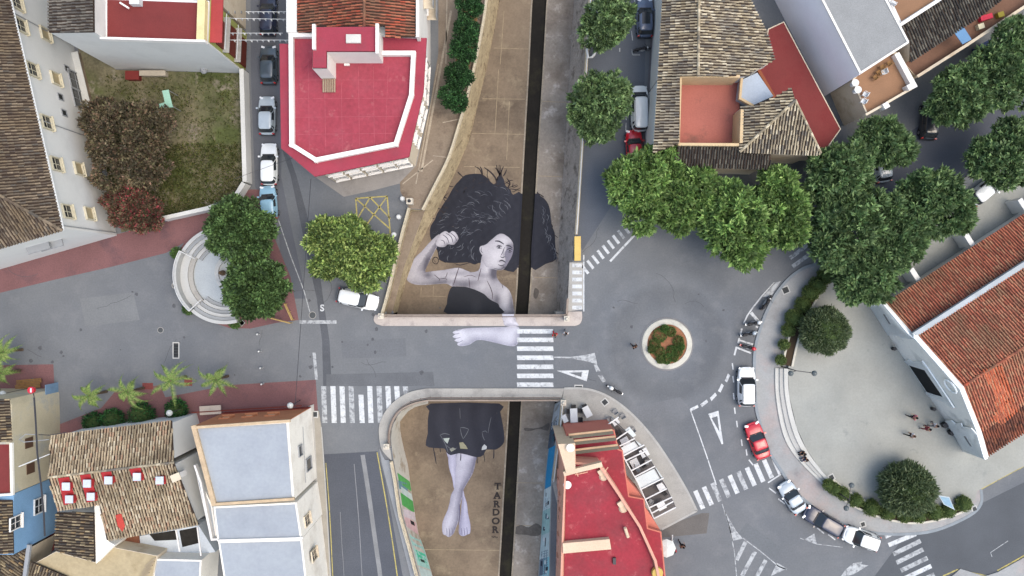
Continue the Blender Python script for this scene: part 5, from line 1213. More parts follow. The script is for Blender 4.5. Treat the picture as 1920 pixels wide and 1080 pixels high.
hg=[('first',1554,909,10),('second',1565,917,11),('third',1580,925,12),('fourth',1605,938,12),('fifth',1634,952,15),('sixth',1664,960,14),('seventh',1696,968,11),('eighth',1722,966,13),('ninth',1752,960,14),('tenth',1777,957,13),('round last',1806,944,14)]
for nm,x,y,r in hg: ball(nm+' hedge ball from the steps in the lower plaza planter',x,y,r,'hedge',0.95,int(26*r),0.15,name='hedge_ball',group='hedge balls in the lower plaza planter',zb=0.6,spike=0.8)
# roundabout planting
for k,(x,y,r) in enumerate(((1237,629,12),(1228,645,9),(1236,659,9),(1260,658,9),(1258,622,8),(1272,640,9),(1250,673,8),(1270,660,8),(1238,674,6),(1246,616,6),(1222,655,6),(1264,671,6),(1276,650,6))):
    c=P(x,y,0.45); rr=r/18; d=sphere_dirs(520,0.2); V,Q=leaves(np.array(c)+d*np.array([rr,rr,0.3]),unit(d+np.array([0,0,0.5])),0.12,per=4)
    o=link('plant',mesh_np('plant',V,Q,LM['hedge'] if k%3 else BALLM['fig']),isl); o['kind']='stuff'
# grass and weeds of the garden
gs=M('garden_soil',lin(118,112,88),0.95,var=0.2,scale=0.5,fine=0.2,fscale=4,stain=lin(84,92,52),sscale=0.14,slo=0.44,shi=0.6,stain2=lin(138,130,114),s2scale=0.4)
gpts=[(140,-100),(455,138),(463,345),(440,375),(320,408),(225,440),(190,330),(150,180),(140,110)]
gpts=[(142,70),(218,131),(459,138),(466,345),(445,378),(318,411),(228,436)]
sheet('garden_ground',W(gpts),0.05,gs,kind='structure')
def inside(pt,poly):
    x,y=pt; r=False
    for i in range(len(poly)):
        (x0,y0),(x1,y1)=poly[i],poly[i-1]
        if (y0>y)!=(y1>y) and x<(x1-x0)*(y-y0)/(y1-y0)+x0: r=not r
    return r
gp=[]
while len(gp)<7500:
    x,y=rng.uniform(200,466),rng.uniform(140,410)
    wgt=0.15+0.85*(1 if (y>270) else 0.2*(math.sin(x*0.07)*math.cos(y*0.05)>0.1))
    if inside((x,y),gpts) and rng.random()<wgt: gp.append(P(x,y,0.06))
gp=np.array(gp); V,Q=leaves(gp,np.tile([[0,0,1.0]],(len(gp),1)),0.24,per=4,wr=0.28,spread=0.8,droop=0)
LM['grass']=MI('leaves_grass',pal((98,108,54),(80,94,46),(118,122,66),(108,100,64),(70,82,42)),rough=0.8,var=0.25,scale=0.4,fine=0,trans=0.15)
tag(link('garden_grass',mesh_np('garden_grass',V,Q,LM['grass'])),'rough green grass and weeds in the walled garden','grass',kind='stuff')
# palms
def palm(label,x,y,R,z,nf,seed,parent=None,group='young palms along the red pavement',angles=None):
    nf+=1; r_=random.Random(seed); c=P(x,y,z); base=Vector((c.x,c.y,0)); t=thing('palm_tree',label,'palm tree',base,group)
    mb=MB(); mb.tube([base,base+Vector((0.02,0.03,z*0.5)),c],[0.16,0.12,0.1],8); mb.build('trunk',bark,t)
    for k in range(nf):
        a=(angles[k] if angles else k*2*math.pi/nf+r_.uniform(-0.35,0.35)); Lf=R/18*r_.uniform(0.6,1.3); dr=r_.uniform(0.6,1.6); tw=r_.uniform(-0.5,0.5); V=[];Fc=[]
        dx,dy=math.cos(a),math.sin(a); pts=[]
        for i in range(11):
            s=i/10; aa=a+tw*s*s; pts.append(Vector((c.x+math.cos(aa)*Lf*s,c.y+math.sin(aa)*Lf*s,z+0.5*math.sin(s*1.9)-dr*s*s*s)))
        for i in range(1,11):
            p=pts[i]; w_=0.36*math.sin(math.pi*min(1,0.18+0.8*(i/10)))
            for sgn in (-1,1):
                for q in (0,0.33,0.66):
                    o_=pts[i-1].lerp(p,q); tip=o_+Vector((dx*0.22-dy*sgn*w_,dy*0.22+dx*sgn*w_,-0.12)); n0=len(V)
                    V+=[o_,o_+Vector((dx*0.09,dy*0.09,0)),tip]; Fc.append((n0,n0+1,n0+2) if sgn>0 else (n0,n0+2,n0+1))
        obj('frond',V,Fc,LM['palm'],t)
palm('young palm nearest the white corner house, with long fronds',405,712,36,3.2,7,1)
palm('tallest young palm, in front of the dark shrubs',320,714,40,3.6,9,2)
palm('young palm second from the left above the tiled house',240,735,36,3.2,8,3)
palm('leftmost young palm, beside the shady lane',168,742,34,3.2,7,4)
palm('palm cut off by the left edge, upper one',6,660,30,3.0,7,5,group='palms at the left edge'); palm('palm cut off by the left edge, beside the wooden benches',2,700,28,3.0,7,6,group='palms at the left edge')
for k,(lab,x,y,r) in enumerate((('dark shrub below the leftmost palm',175,792,17),('dark shrub against the tiled house, second from left',212,788,20),('dark shrub against the tiled house, third from left',265,778,22),('dark shrub beside the white lamp globe',330,768,18))):
    ball(lab,x,y,r,'orange',0.9,260,0.24,name='dark_shrub',group='dark shrubs in front of the tiled house',zb=0,spike=0.7,wr=0.4)
for lab,x,y,r in (('small shrub left of the fountain railing',331,475,9),('small shrub below the fountain railing',353,580,9),('small shrub at the foot of the fountain steps',440,606,9)):
    ball(lab,x,y,r,'fig',0.5,150,0.18,name='small_shrub',zb=0,spike=0.7)
# ------------------------------------------------------------------ vehicles
tyre=M('tyre',(0.015,0.015,0.016,1),0.9,var=0.1); rimm=MP('wheel_rim',(0.35,0.36,0.38,1),0.35,0.5,metal=0.8)
lampw=MP('headlight_glass',(0.6,0.62,0.64,1),0.1,0.6); lampr=MP('tail_light',(0.35,0.02,0.02,1),0.2,0.5); trim=MP('black_trim',(0.02,0.02,0.022,1),0.6,0.3)
KIND={ # L, W, H, belt, hood, windscreen base, roof front, roof rear, rear base (fractions of L)
 'hatch':(4.0,1.74,1.46,0.92,0.86,0.22,0.06,-0.37,-0.47),'sedan':(4.4,1.76,1.42,0.90,0.86,0.20,0.05,-0.20,-0.36),
 'suv':(4.25,1.82,1.66,1.02,0.98,0.23,0.09,-0.40,-0.48),'van':(4.6,1.84,1.86,1.08,0.98,0.32,0.20,-0.455,-0.49),'wagon':(4.35,1.74,1.46,0.92,0.86,0.21,0.06,-0.42,-0.49)}
def outline(L,Wd_,n=40,e=5.0,taper=0.10):
    pts=[]
    for k in range(n):
        a=2*math.pi*k/n; c,s=math.cos(a),math.sin(a)
        x=math.copysign(abs(c)**(2/e),c)*L/2; y=math.copysign(abs(s)**(2/e),s)*Wd_/2
        y*=1-taper*max(0,(x/(L/2)))**3-0.05*max(0,-x/(L/2))**3; pts.append((x,y))
    return pts
def car(label,x,y,heading,kind,paint,cat='car',group=None,L=None,z=0.0,glass_roof=False,name=None):
    L0,Wc,Hc,belt,hood,wf,rf,rr,rb=KIND[kind]; L=L or L0
    t=thing(name or {'van':'parked_van'}.get(kind,'parked_car'),label,cat,(0,0,0),group)
    o=outline(L,Wc); n=len(o); V=[];Fc=[]
    def zb(px_): # belt height along the car
        s=px_/L
        if s>wf: k=(s-wf)/(0.5-wf); return hood-0.20*k**2.2
        if s<rb+0.02: return belt-0.05
        if s<rr: return belt-0.03*( (rr-s)/max(rr-rb,0.02))
        return belt-0.02*(s-rr)
    lev=[(0.90,0.20,None),(0.985,0.36,None),(1.0,0.58,None),(0.99,0.76,None),(0.955,None,-0.02),(0.90,None,0.015),(0.5,None,0.045),(0.0,None,0.055)]
    for (k,zz,dz) in lev:
        for (px_,py_) in o:
            kk=k if k>0.6 else k
            xx=px_*(k if k>0.89 else 0.90+0.0*k); yy=py_*k
            V.append((xx,yy,zz if zz is not None and zz<zb(px_) else zb(px_)+(dz or -0.03)))
    m=len(lev)
    for i in range(m-1):
        for k in range(n): k2=(k+1)%n; Fc.append((i*n+k,i*n+k2,(i+1)*n+k2,(i+1)*n+k))
    body=obj('body',V,Fc,paint,t,smooth=True)
    # greenhouse: rounded ring at belt -> roof
    ng=36; Vg=[];Fg=[]
    def ring(x0,x1,wd,e): 
        out=[]
        for k in range(ng):
            a=2*math.pi*k/ng; c,s=math.cos(a),math.sin(a)
            out.append(((x0+x1)/2+math.copysign(abs(c)**(2/e),c)*(x1-x0)/2,math.copysign(abs(s)**(2/e),s)*wd/2))
        return out
    wb,wt=Wc*0.93,Wc*0.74
    r0=ring(rb*L,wf*L,wb,6); r1=ring(rr*L,rf*L,wt,6)
    def gp(k,s): 
        a,b_=r0[k%ng],r1[k%ng]; s2=s; bul=0.03*math.sin(math.pi*s)
        xx=a[0]*(1-s2)+b_[0]*s2; yy=(a[1]*(1-s2)+b_[1]*s2); yy+=math.copysign(bul,yy) if abs(yy)>0.2 else 0
        return Vector((xx,yy,(belt-0.04)*(1-s)+(Hc-0.05)*s))
    ss=(0,0.33,0.66,1.0)
    for s in ss:
        for k in range(ng): Vg.append(gp(k,s))
    for (kx,dz) in ((0.90,0.03),(0.5,0.06),(0.0,0.065)):
        cx=(rr+rf)*L/2
        for k in range(ng): Vg.append(Vector((cx+(r1[k][0]-cx)*(kx if kx>0 else 0.3),r1[k][1]*kx,Hc-0.05+dz)))
    for i in range(6):
        for k in range(ng): k2=(k+1)%ng; Fg.append((i*ng+k,i*ng+k2,(i+1)*ng+k2,(i+1)*ng+k))
    obj('roof',Vg,Fg,paint,t,smooth=True)
    def glass(nm,ks,s0,s1,mat_=glass_dark):
        v=[];f=[]
        for j in range(4):
            s=s0+(s1-s0)*j/3
            for k in ks:
                p=gp(k,s); c=Vector(((rb+wf)*L/2*0.6,0,0.6)); d_=(p-c).normalized(); v.append(p+d_*0.022)
        w_=len(ks)
        for j in range(3):
            for i in range(w_-1): f.append((j*w_+i,j*w_+i+1,(j+1)*w_+i+1,(j+1)*w_+i))
        return obj(nm,v,f,mat_,t,smooth=True)
    glass('windscreen',list(range(-6,7)),0.06,0.97); glass('rear_window',list(range(ng//2-6,ng//2+7)),0.2,0.92)
    glass('side_window',list(range(7,10)),0.14,0.88); glass('side_window',list(range(10,ng//2-6)),0.14,0.88)
    glass('side_window',list(range(ng//2+7,ng-9)),0.14,0.88); glass('side_window',list(range(ng-9,ng-6)),0.14,0.88)
    if glass_roof:
        mb=MB(); mb.box(((rf+rr)/2*L+0.35,0,Hc+0.005),(1.2,0.85,0.03)); mb.build('sunroof',glass_dark,t)
    for sx in (0.31,-0.31):
        for sy in (-1,1):
            mb=MB(); c=Vector((sx*L,sy*(Wc/2-0.13),0.31)); mb.tube([c-Vector((0,0.11,0)),c+Vector((0,0.11,0))],0.31,16); wh=mb.build('wheel',tyre,t)
            mb=MB(); mb.tube([c+Vector((0,sy*0.10,0)),c+Vector((0,sy*0.125,0))],0.19,12); mb.build('rim',rimm,wh)
    for sy in (-1,1):
        mb=MB(); mb.box((wf*L-0.18,sy*(Wc/2+0.07),belt+0.06),(0.16,0.2,0.13)); mb.build('mirror',paint if kind!='van' else trim,t)
        mb=MB(); mb.box((L*0.455,sy*Wc*0.33,0.66),(0.2,0.36,0.14),-sy*0.35); mb.build('headlight',lampw,t)
        mb=MB(); mb.box((-L*0.474,sy*Wc*0.39,0.74),(0.12,0.2,0.3),sy*0.25); mb.build('tail_light',lampr,t)
    mb=MB(); mb.box((-L*0.49,0,0.42),(0.1,Wc*0.8,0.16)); mb.build('bumper',trim,t)
    mb=MB(); mb.box((wf*L+0.02,0,belt-0.0),(0.14,Wc*0.7,0.03)); mb.build('wiper_panel',trim,t)
    if kind in ('suv','van') :
        for sy in (-1,1):
            mb=MB(); mb.bar((rf*L-0.1,sy*wt*0.47,Hc+0.02),(rr*L+0.2,sy*wt*0.47,Hc+0.02),0.05,0.05); mb.build('roof_rail',trim if kind=='suv' else metal_grey,t)
    p=P(x,y,0.6); t.location=(p.x,p.y,z); t.rotation_euler=(0,0,math.radians(heading)); return t
def carpaint(n,r,g,b_,k=0.8): return MP('car_paint_'+n,lin(r,g,b_,k),0.28,0.5,coat=0.7)
cp_white=carpaint('white',232,236,236); cp_silver=carpaint('silver',176,188,196); cp_grey=carpaint('grey',70,82,92); cp_navy=carpaint('navy',26,34,60); cp_blue=carpaint('pale_blue',138,178,200); cp_red=carpaint('red',196,20,40); cp_slate=carpaint('slate',88,100,124); cp_cream=carpaint('cream',222,214,194); cp_dark=carpaint('dark',38,44,52)
G1='cars parked down the narrow left street'; G2='cars parked along the right canal street'; G3='cars parked round the church square'
car('dark navy car parked beneath the white bunting',503,27,90,'wagon',cp_navy,group=G1)
car('dark grey hatchback just below the bunting strings',504,122,90,'hatch',cp_grey,group=G1)
car('silver hatchback beside the garden wall, third in the row',501,217,90,'hatch',cp_silver,group=G1)
car('white family car beside the garden wall corner',505,308,90,'wagon',cp_white,group=G1)
car('pale blue small car partly under the fig tree',504,380,95,'hatch',cp_blue,L=3.5,group=G1)
car('white car half hidden under the yellowish mulberry tree',671,561,-13,'wagon',cp_white)
car('slate blue car with dark sunroof at the top edge',1209,34,90,'hatch',cp_slate,group=G2,glass_roof=True)
car('white van parked behind the red car',1199,204,91,'van',cp_white,cat='van',group=G2,L=4.75)
car('red small car partly under the bright plane tree',1189,277,93,'hatch',cp_red,group=G2,L=3.7)
car('white estate car parked alone beside the round kerb',1399,725,90,'suv',cp_white,group=G3,L=4.1)
car('bright red car parked above the lower zebra crossing',1420,826,110,'sedan',cp_red,group=G3,L=3.9)
car('silver car first in the row below the lower zebra',1485,932,122,'sedan',cp_silver,group=G3,L=3.5)
car('dark navy car between the silver and white cars',1543,977,150,'wagon',cp_navy,group=G3)
car('white car last in the row by the far zebra',1614,1009,161,'suv',cp_white,group=G3,L=3.8)
car('dark car in the shady lane beside the balustrade tree',1742,226,86,'hatch',cp_dark)
car('dark car almost hidden under the tree below the terrace',1652,310,100,'hatch',cp_silver,L=3.6)
car('white car glimpsed between two dark trees near the church',1848,356,38,'hatch',cp_white)
# ------------------------------------------------------------------ motorcycles
def moto(label,x,y,heading,col,group='motorcycles in the parking bay',fair=None,cat='motorcycle'):
    t=thing('motorcycle',label,cat,(0,0,0),group)
    for sx in (0.68,-0.62):
        mb=MB(); mb.tube([(sx,-0.06,0.3),(sx,0.06,0.3)],0.3,16); w_=mb.build('wheel',tyre,t); mb=MB(); mb.tube([(sx,-0.065,0.3),(sx,0.065,0.3)],0.17,10); mb.build('rim',rimm,w_)
    mb=MB(); mb.tube([(0.45,0,0.62),(0.2,0,0.82),(-0.05,0,0.78)],[0.1,0.19,0.12],10); mb.build('tank',col,t,smooth=True)
    mb=MB(); mb.tube([(-0.02,0,0.78),(-0.3,0,0.8),(-0.62,0,0.86),(-0.8,0,0.88)],[0.1,0.16,0.15,0.06],8); mb.build('seat',trim,t,smooth=True)
    mb=MB(); mb.tube([(0.3,0,0.45),(0,0,0.38),(-0.3,0,0.45)],[0.16,0.22,0.14],8); mb.build('engine',metal_grey,t)
    mb=MB(); mb.tube([(0.68,0.07,0.3),(0.42,0.07,0.95)],0.03,6); mb.tube([(0.68,-0.07,0.3),(0.42,-0.07,0.95)],0.03,6); mb.build('fork',metal_grey,t)
    mb=MB(); mb.tube([(0.28,-0.38,0.98),(0.42,-0.15,1.0),(0.42,0.15,1.0),(0.28,0.38,0.98)],0.025,6); mb.build('handlebar',trim,t)
    mb=MB(); mb.tube([(0.5,0,0.82),(0.6,0,0.84)],[0.12,0.08],10); mb.build('headlight',lampw,t)
    mb=MB(); mb.box((0.62,0,0.64),(0.5,0.14,0.05)); mb.build('front_mudguard',fair or col,t); mb=MB(); mb.box((-0.75,0,0.68),(0.35,0.2,0.1)); mb.build('tail',fair or col,t)
    if fair: mb=MB(); mb.tube([(0.66,0,0.72),(0.5,0,0.95),(0.36,0,1.15)],[0.08,0.22,0.16],10); mb.build('fairing',fair,t,smooth=True)
    p=P(x,y,0.6); t.location=(p.x,p.y,0); t.rotation_euler=(0,0,math.radians(heading)); return t
moto('black motorcycle parked lengthwise at the top of the bay',1437,568,52,trim)
moto('white and black motorcycle beside the wide bay stripe',1413,606,10,trim,fair=cp_white)
moto('black and silver motorcycle in the middle of the bay',1404,626,12,trim,fair=cp_silver)
moto('red motorcycle in the lowest marked bay',1403,651,-16,trim,fair=cp_red)
moto('black and white scooter riding past the bar terrace',1153,731,152,trim,group=None,fair=cp_white)
moto('black motorcycle parked crosswise behind the slate car',1204,92,10,trim,group=None)
# ------------------------------------------------------------------ people
skin=M('skin',lin(198,150,122,0.75),0.7,var=0.04,bump=0)
def cloth(n,r,g,b_): return M('cloth_'+n,lin(r,g,b_),0.85,var=0.08,scale=6,bump=0)
def skinmesh(name,joints,edges,radii,m,parent,root=0):
    me=bpy.data.meshes.new(name); me.from_pydata([tuple(j) for j in joints],edges,[]); me.materials.append(m)
    o=bpy.data.objects.new(name,me); C.objects.link(o)
    md=o.modifiers.new('skin','SKIN'); md.use_smooth_shade=True
    for i,r in enumerate(radii): me.skin_vertices[0].data[i].radius=(r if isinstance(r,tuple) else (r,r))
    for i in range(len(radii)): me.skin_vertices[0].data[i].use_root=(i==root)
    sb=o.modifiers.new('sub','SUBSURF'); sb.levels=1; sb.render_levels=1
    dg=bpy.context.evaluated_depsgraph_get(); me2=bpy.data.meshes.new_from_object(o.evaluated_get(dg)); bpy.data.objects.remove(o)
    me2.materials.clear(); me2.materials.append(m)
    return link(name,me2,parent)
def person(label,x,y,heading,shirt,trousers,hair,pose='walk',z=0.0,group=None,s=1.0):
    t=thing('person',label,'person',(0,0,0),group); f=0.28 if pose=='walk' else 0.06
    if pose=='sit':
        J=[(0,0,0.50),(0.02,0,0.78),(0.04,0,1.02),(0.05,0,1.12),(0.08,0,1.26),
           (0.02,0.17,0.98),(0.16,0.22,0.76),(0.34,0.12,0.62),(0.02,-0.17,0.98),(0.16,-0.22,0.76),(0.34,-0.12,0.62),
           (0.05,0.1,0.48),(0.44,0.13,0.5),(0.46,0.13,0.08),(0.60,0.14,0.04),(0.05,-0.1,0.48),(0.44,-0.13,0.5),(0.46,-0.13,0.08),(0.60,-0.14,0.04)]
    else:
        J=[(0,0,0.94),(0,0,1.18),(0.02,0,1.42),(0.03,0,1.52),(0.05,0,1.66),
           (0.01,0.18,1.40),(-f*0.5,0.24,1.12),(f*0.2,0.25,0.88),(0.01,-0.18,1.40),(f*0.5,-0.24,1.12),(f*0.9,-0.22,0.90),
           (0,0.09,0.90),(f*0.7,0.10,0.49),(f*0.75,0.10,0.07),(f*0.75+0.16,0.11,0.04),(0,-0.09,0.90),(-f*0.3,-0.10,0.49),(-f*1.1,-0.10,0.09),(-f*1.1+0.15,-0.11,0.04)]
    R=[(0.14,0.11),(0.13,0.10),(0.15,0.10),0.055,0.10,0.065,0.045,0.032,0.065,0.045,0.032,0.085,0.06,0.042,0.035,0.085,0.06,0.042,0.035]
    E=[(0,1),(1,2),(2,3),(3,4),(2,5),(5,6),(6,7),(2,8),(8,9),(9,10),(0,11),(11,12),(12,13),(13,14),(0,15),(15,16),(16,17),(17,18)]
    skinmesh('body',J,E,R,skin,t)
    idx=[0,1,2,5,6,8,9]; mp={k:i for i,k in enumerate(idx)}
    skinmesh('shirt',[J[k] for k in idx],[(mp[a],mp[b_]) for a,b_ in E if a in mp and b_ in mp],[(0.165,0.135),(0.155,0.125),(0.175,0.125),0.085,0.066,0.085,0.066],shirt,t)
    idx=[0,11,12,13,15,16,17]; mp={k:i for i,k in enumerate(idx)}
    skinmesh('trousers',[J[k] for k in idx],[(mp[a],mp[b_]) for a,b_ in E if a in mp and b_ in mp],[(0.16,0.13),0.105,0.08,0.06,0.105,0.08,0.06],trousers,t)
    h=Vector(J[4]); mb=MB(); mb.lathe((h.x-0.02,h.y,h.z-0.03),[(0.112,-0.06),(0.122,0.0),(0.118,0.06),(0.085,0.12),(0.03,0.145)],12); mb.build('hair',hair,t,smooth=True)
    mb=MB(); mb.tube([(h.x+0.09,0,h.z),(h.x+0.125,0,h.z-0.03)],[0.018,0.012],6); mb.build('nose',skin,t)
    for k in (14,18):
        q=Vector(J[k]); mb=MB(); mb.tube([(q.x-0.18,q.y,0.05),(q.x+0.03,q.y,0.04)],[0.05,0.045],8); mb.build('shoe',trim,t)
    for k in (7,10):
        q=Vector(J[k]); mb=MB(); mb.tube([q,q+Vector((0.02,0,-0.09))],[0.036,0.03],6); hd=mb.build('hand',skin,t)
        mb=MB()
        for i in range(4): mb.tube([q+Vector((-0.025+i*0.017,0,-0.085)),q+Vector((-0.02+i*0.018,0.0,-0.16+abs(i-1.5)*0.008)),q+Vector((-0.01+i*0.018,0.01,-0.185))],[0.009,0.008,0.006],5)
        mb.tube([q+Vector((0.03,0,-0.04)),q+Vector((0.06,0.01,-0.1))],[0.011,0.008],5); mb.build('fingers',skin,hd)
    p=P(x,y,z+0.9); t.location=(p.x,p.y,z); t.rotation_euler=(0,0,math.radians(heading)); t.scale=(s,s,s); return t
hb=cloth('hair_black',28,24,22); hbr=cloth('hair_brown',74,52,38); cred=cloth('red',206,24,44); cblk=cloth('black',28,28,32); cwh=cloth('white',226,226,226); cpk=cloth('pink',206,112,130); cdk=cloth('wine',136,44,60); cgr=cloth('grey',126,128,132); cbl=cloth('denim',58,74,104)
GP='people walking across the church square'
person('person in pink walking on the church square',1713,782,150,cpk,cblk,hb,z=PZ,group=GP)
person('person in white standing nearest the church doors',1752,797,200,cwh,cgr,hb,z=PZ,group=GP)
person('person in a wine red top beside the one in white',1738,803,190,cdk,cdk,hb,z=PZ,group=GP)
person('person in white with dark bag below the others',1709,816,170,cwh,cblk,hbr,z=PZ,group=GP)
person('person in black sitting on the curved steps',1509,850,200,cblk,cblk,hb,'sit',z=0.10,group='people sitting on the steps')
person('person with brown hair sitting on the curved steps',1513,861,205,cblk,cbl,hbr,'sit',z=0.10,group='people sitting on the steps')
person('person in red stepping off the bridge zebra',1040,627,270,cred,cred,hbr)
person('person in grey and white waiting beside the bridge pavement',1061,624,250,cwh,cgr,hb)
person('person in black walking left of the roundabout island',1190,650,120,cblk,cblk,hbr)
person('person in bright red beside the white parasol',1262,1031,80,cred,cred,hb)
person('person in black on the road by the bar corner',1279,1023,100,cblk,cblk,hb)
# ------------------------------------------------------------------ bar terrace furniture
def chair(label,x,y,heading,m,group,z=0.13,name='chair'):
    t=thing(name,label,'chair',(0,0,0),group)
    mb=MB(); mb.box((0,0,0.45),(0.44,0.44,0.05)); mb.build('seat',m,t)
    mb=MB(); mb.box((-0.2,0,0.7),(0.05,0.44,0.4)); mb.build('backrest',m,t)
    for a in (-1,1):
        for c in (-1,1): mb=MB(); mb.bar((a*0.19,c*0.19,0),(a*0.19,c*0.19,0.43),0.035); mb.build('leg',m,t)
    for c in (-1,1): mb=MB(); mb.bar((-0.2,c*0.24,0.63),(0.18,c*0.24,0.63),0.04); mb.build('armrest',m,t)
    p=P(x,y,z+0.45); t.location=(p.x,p.y,z); t.rotation_euler=(0,0,math.radians(heading)); return t
def table(label,x,y,w_,l_,rot,m,group=None,z=0.13):
    t=thing('table',label,'table',(0,0,0),group)
    mb=MB(); mb.box((0,0,0.74),(w_,l_,0.05)); mb.build('table_top',m,t)
    for a in (-1,1):
        for c in (-1,1): mb=MB(); mb.bar((a*(w_/2-0.07),c*(l_/2-0.07),0),(a*(w_/2-0.07),c*(l_/2-0.07),0.72),0.05); mb.build('leg',metal_grey,t)
    p=P(x,y,z+0.74); t.location=(p.x,p.y,z); t.rotation_euler=(0,0,math.radians(rot)); return t
GT='dark chairs on the open terrace'
table('white rectangular table on the open bar terrace',1076,779,0.75,1.45,3,metal_white); table('white tilted table on the open bar terrace',1101,772,0.7,1.15,28,metal_white); table('small white table against the canal railing',1059,785,0.5,0.8,25,metal_white)
for k,(lab,x,y,h_) in enumerate((('dark chair at the head of the white terrace table',1075,763,-90),('dark chair left of the white terrace table, with a bag',1066,771,0),('dark chair between the two white terrace tables',1088,770,180),('dark chair right of the white terrace table, lower one',1088,787,180),('dark chair at the foot of the white terrace table',1076,795,90),('dark chair above the tilted white table',1096,762,-70))): chair(lab,x,y,h_,trim,GT)
per=thing('pergola','white metal pergola frame over the bar dining terrace','pergola',P(1210,880,0.13))
sheet('terrace_mat',W([(1150,790),(1187,822),(1222,868),(1248,912),(1266,951),(1226,972),(1196,905),(1172,862),(1155,830),(1132,806)]),0.136,M('terrace_mat',lin(104,100,98),0.9,var=0.1,fine=0.1),per)
zt=2.7
fr_o=[(1153,790),(1187,822),(1222,868),(1248,912),(1266,951)]; fr_i=[(1130,805),(1155,830),(1172,862),(1196,905),(1226,972)]
A_=[P(x,y,zt) for x,y in fr_o]; B_=[P(x,y,zt) for x,y in fr_i]
for i in range(4):
    mb=MB(); mb.bar(A_[i],A_[i+1],0.12,0.14); mb.build('edge_beam',metal_dark,per); mb=MB(); mb.bar(B_[i],B_[i+1],0.1,0.14); mb.build('edge_beam',metal_white,per)
for i,(a_,c_) in enumerate((((1130,803),(1160,782)),((1152,826),(1181,806)),((1158,838),(1190,822)),((1165,856),(1208,834)),((1172,864),(1214,844)),((1184,882),(1222,862)),((1190,894),(1228,874)),((1200,918),(1244,896)),((1210,936),(1250,916)),((1217,952),(1260,932)),((1222,962),(1262,940)),((1226,972),(1267,951)))):
    mb=MB(); mb.bar(P(*a_,zt+0.02),P(*c_,zt+0.02),0.12,0.12); mb.build('cross_beam',metal_white,per)
for pts in ([(1166,858),(1206,836),(1192,826),(1160,842)],[(1192,896),(1230,877),(1243,896),(1200,916)],[(1180,800),(1172,806),(1184,822),(1193,816)]):
    poly=[P(x,y,zt-0.04) for x,y in pts]; deck(poly,M('sail_white',lin(214,222,222),0.8,var=0.05),per,name='canvas_panel',th=0.03)
for p in A_+B_[::2]: mb=MB(); mb.bar((p.x,p.y,0.13),(p.x,p.y,zt-0.07),0.09); mb.build('post',metal_white,per)
GD='chairs under the pergola'; k=0
gch=MP('grey_chair',lin(150,150,150),0.6,0.3)
names=['first','second','third','fourth','fifth','sixth','seventh','eighth','ninth','tenth','eleventh','twelfth']
for (x,y,h_,mm) in ((1162,812,30,trim),(1178,866,20,gch),(1186,874,200,trim),(1196,880,30,gch),(1206,872,210,trim),(1212,866,0,gch),(1199,898,120,trim),(1216,908,30,trim),(1246,925,220,trim),(1220,940,60,gch),(1136,797,200,gch),(1142,787,200,gch)):
    chair(names[k]+' dining chair under the pergola counting from the canal side' if k<10 else ('metal chair stacked beside the pergola corner, '+('lower' if k==10 else 'upper')+' one'),x,y,h_,mm,GD); k+=1
for lab,x,y,r in (('square white dining table near the pergola top',1172,828,30),('white square table beside the outer pergola beam',1208,849,28),('white square table under the lower pergola bay',1241,913,28),('pale dining table in the lowest pergola bay',1240,948,28),('grey dining table in the middle pergola bay',1190,868,28)): table(lab,x,y,0.85,0.85,r,metal_white)
for lab,x,y in (('wire chair outside the pergola on the kerb side, upper one',1154,772),('wire chair outside the pergola on the kerb side, middle one',1168,780),('wire chair outside the pergola on the kerb side, lower one',1187,806)): chair(lab,x,y,120,gch,'wire chairs by the kerb')
t=thing('menu_board','white menu stand at the pergola corner','sign',P(1155,795,0.13)); mb=MB(); p=P(1155,792,1.1); mb.box((p.x,p.y,1.1),(0.7,0.5,0.08),0.6); mb.build('board',metal_white,t); mb=MB(); mb.bar((p.x,p.y,0.13),(p.x,p.y,1.05),0.07); mb.build('post',metal_grey,t)
# parasol, umbrella-like and scooter at the bar corner
t=thing('parasol','white parasol at the red bar corner','parasol',P(1251,1030,0)); p=P(1251,1030,2.4); MB().lathe((p.x,p.y,2.1),[(0.95,0),(0.7,0.16),(0.1,0.42)],8).build('canopy',M('parasol_white',lin(222,226,222),0.8,var=0.06),t); mb=MB(); mb.tube([(p.x,p.y,0),(p.x,p.y,2.4)],0.03,6); mb.build('pole',metal_grey,t); MB().lathe((p.x,p.y,0),[(0.3,0),(0.28,0.08)],12).build('base',concrete,t)
t=thing('metal_post','pale leaning post beside the parasol','post',P(1260,1012,0)); mb=MB(); mb.tube([P(1260,1014,0.02),P(1261,1004,2.2)],0.07,8); mb.build('pole',metal_white,t); MB().lathe(P(1260,1014,0),[(0.14,0),(0.12,0.05)],10).build('foot',metal_white,t)
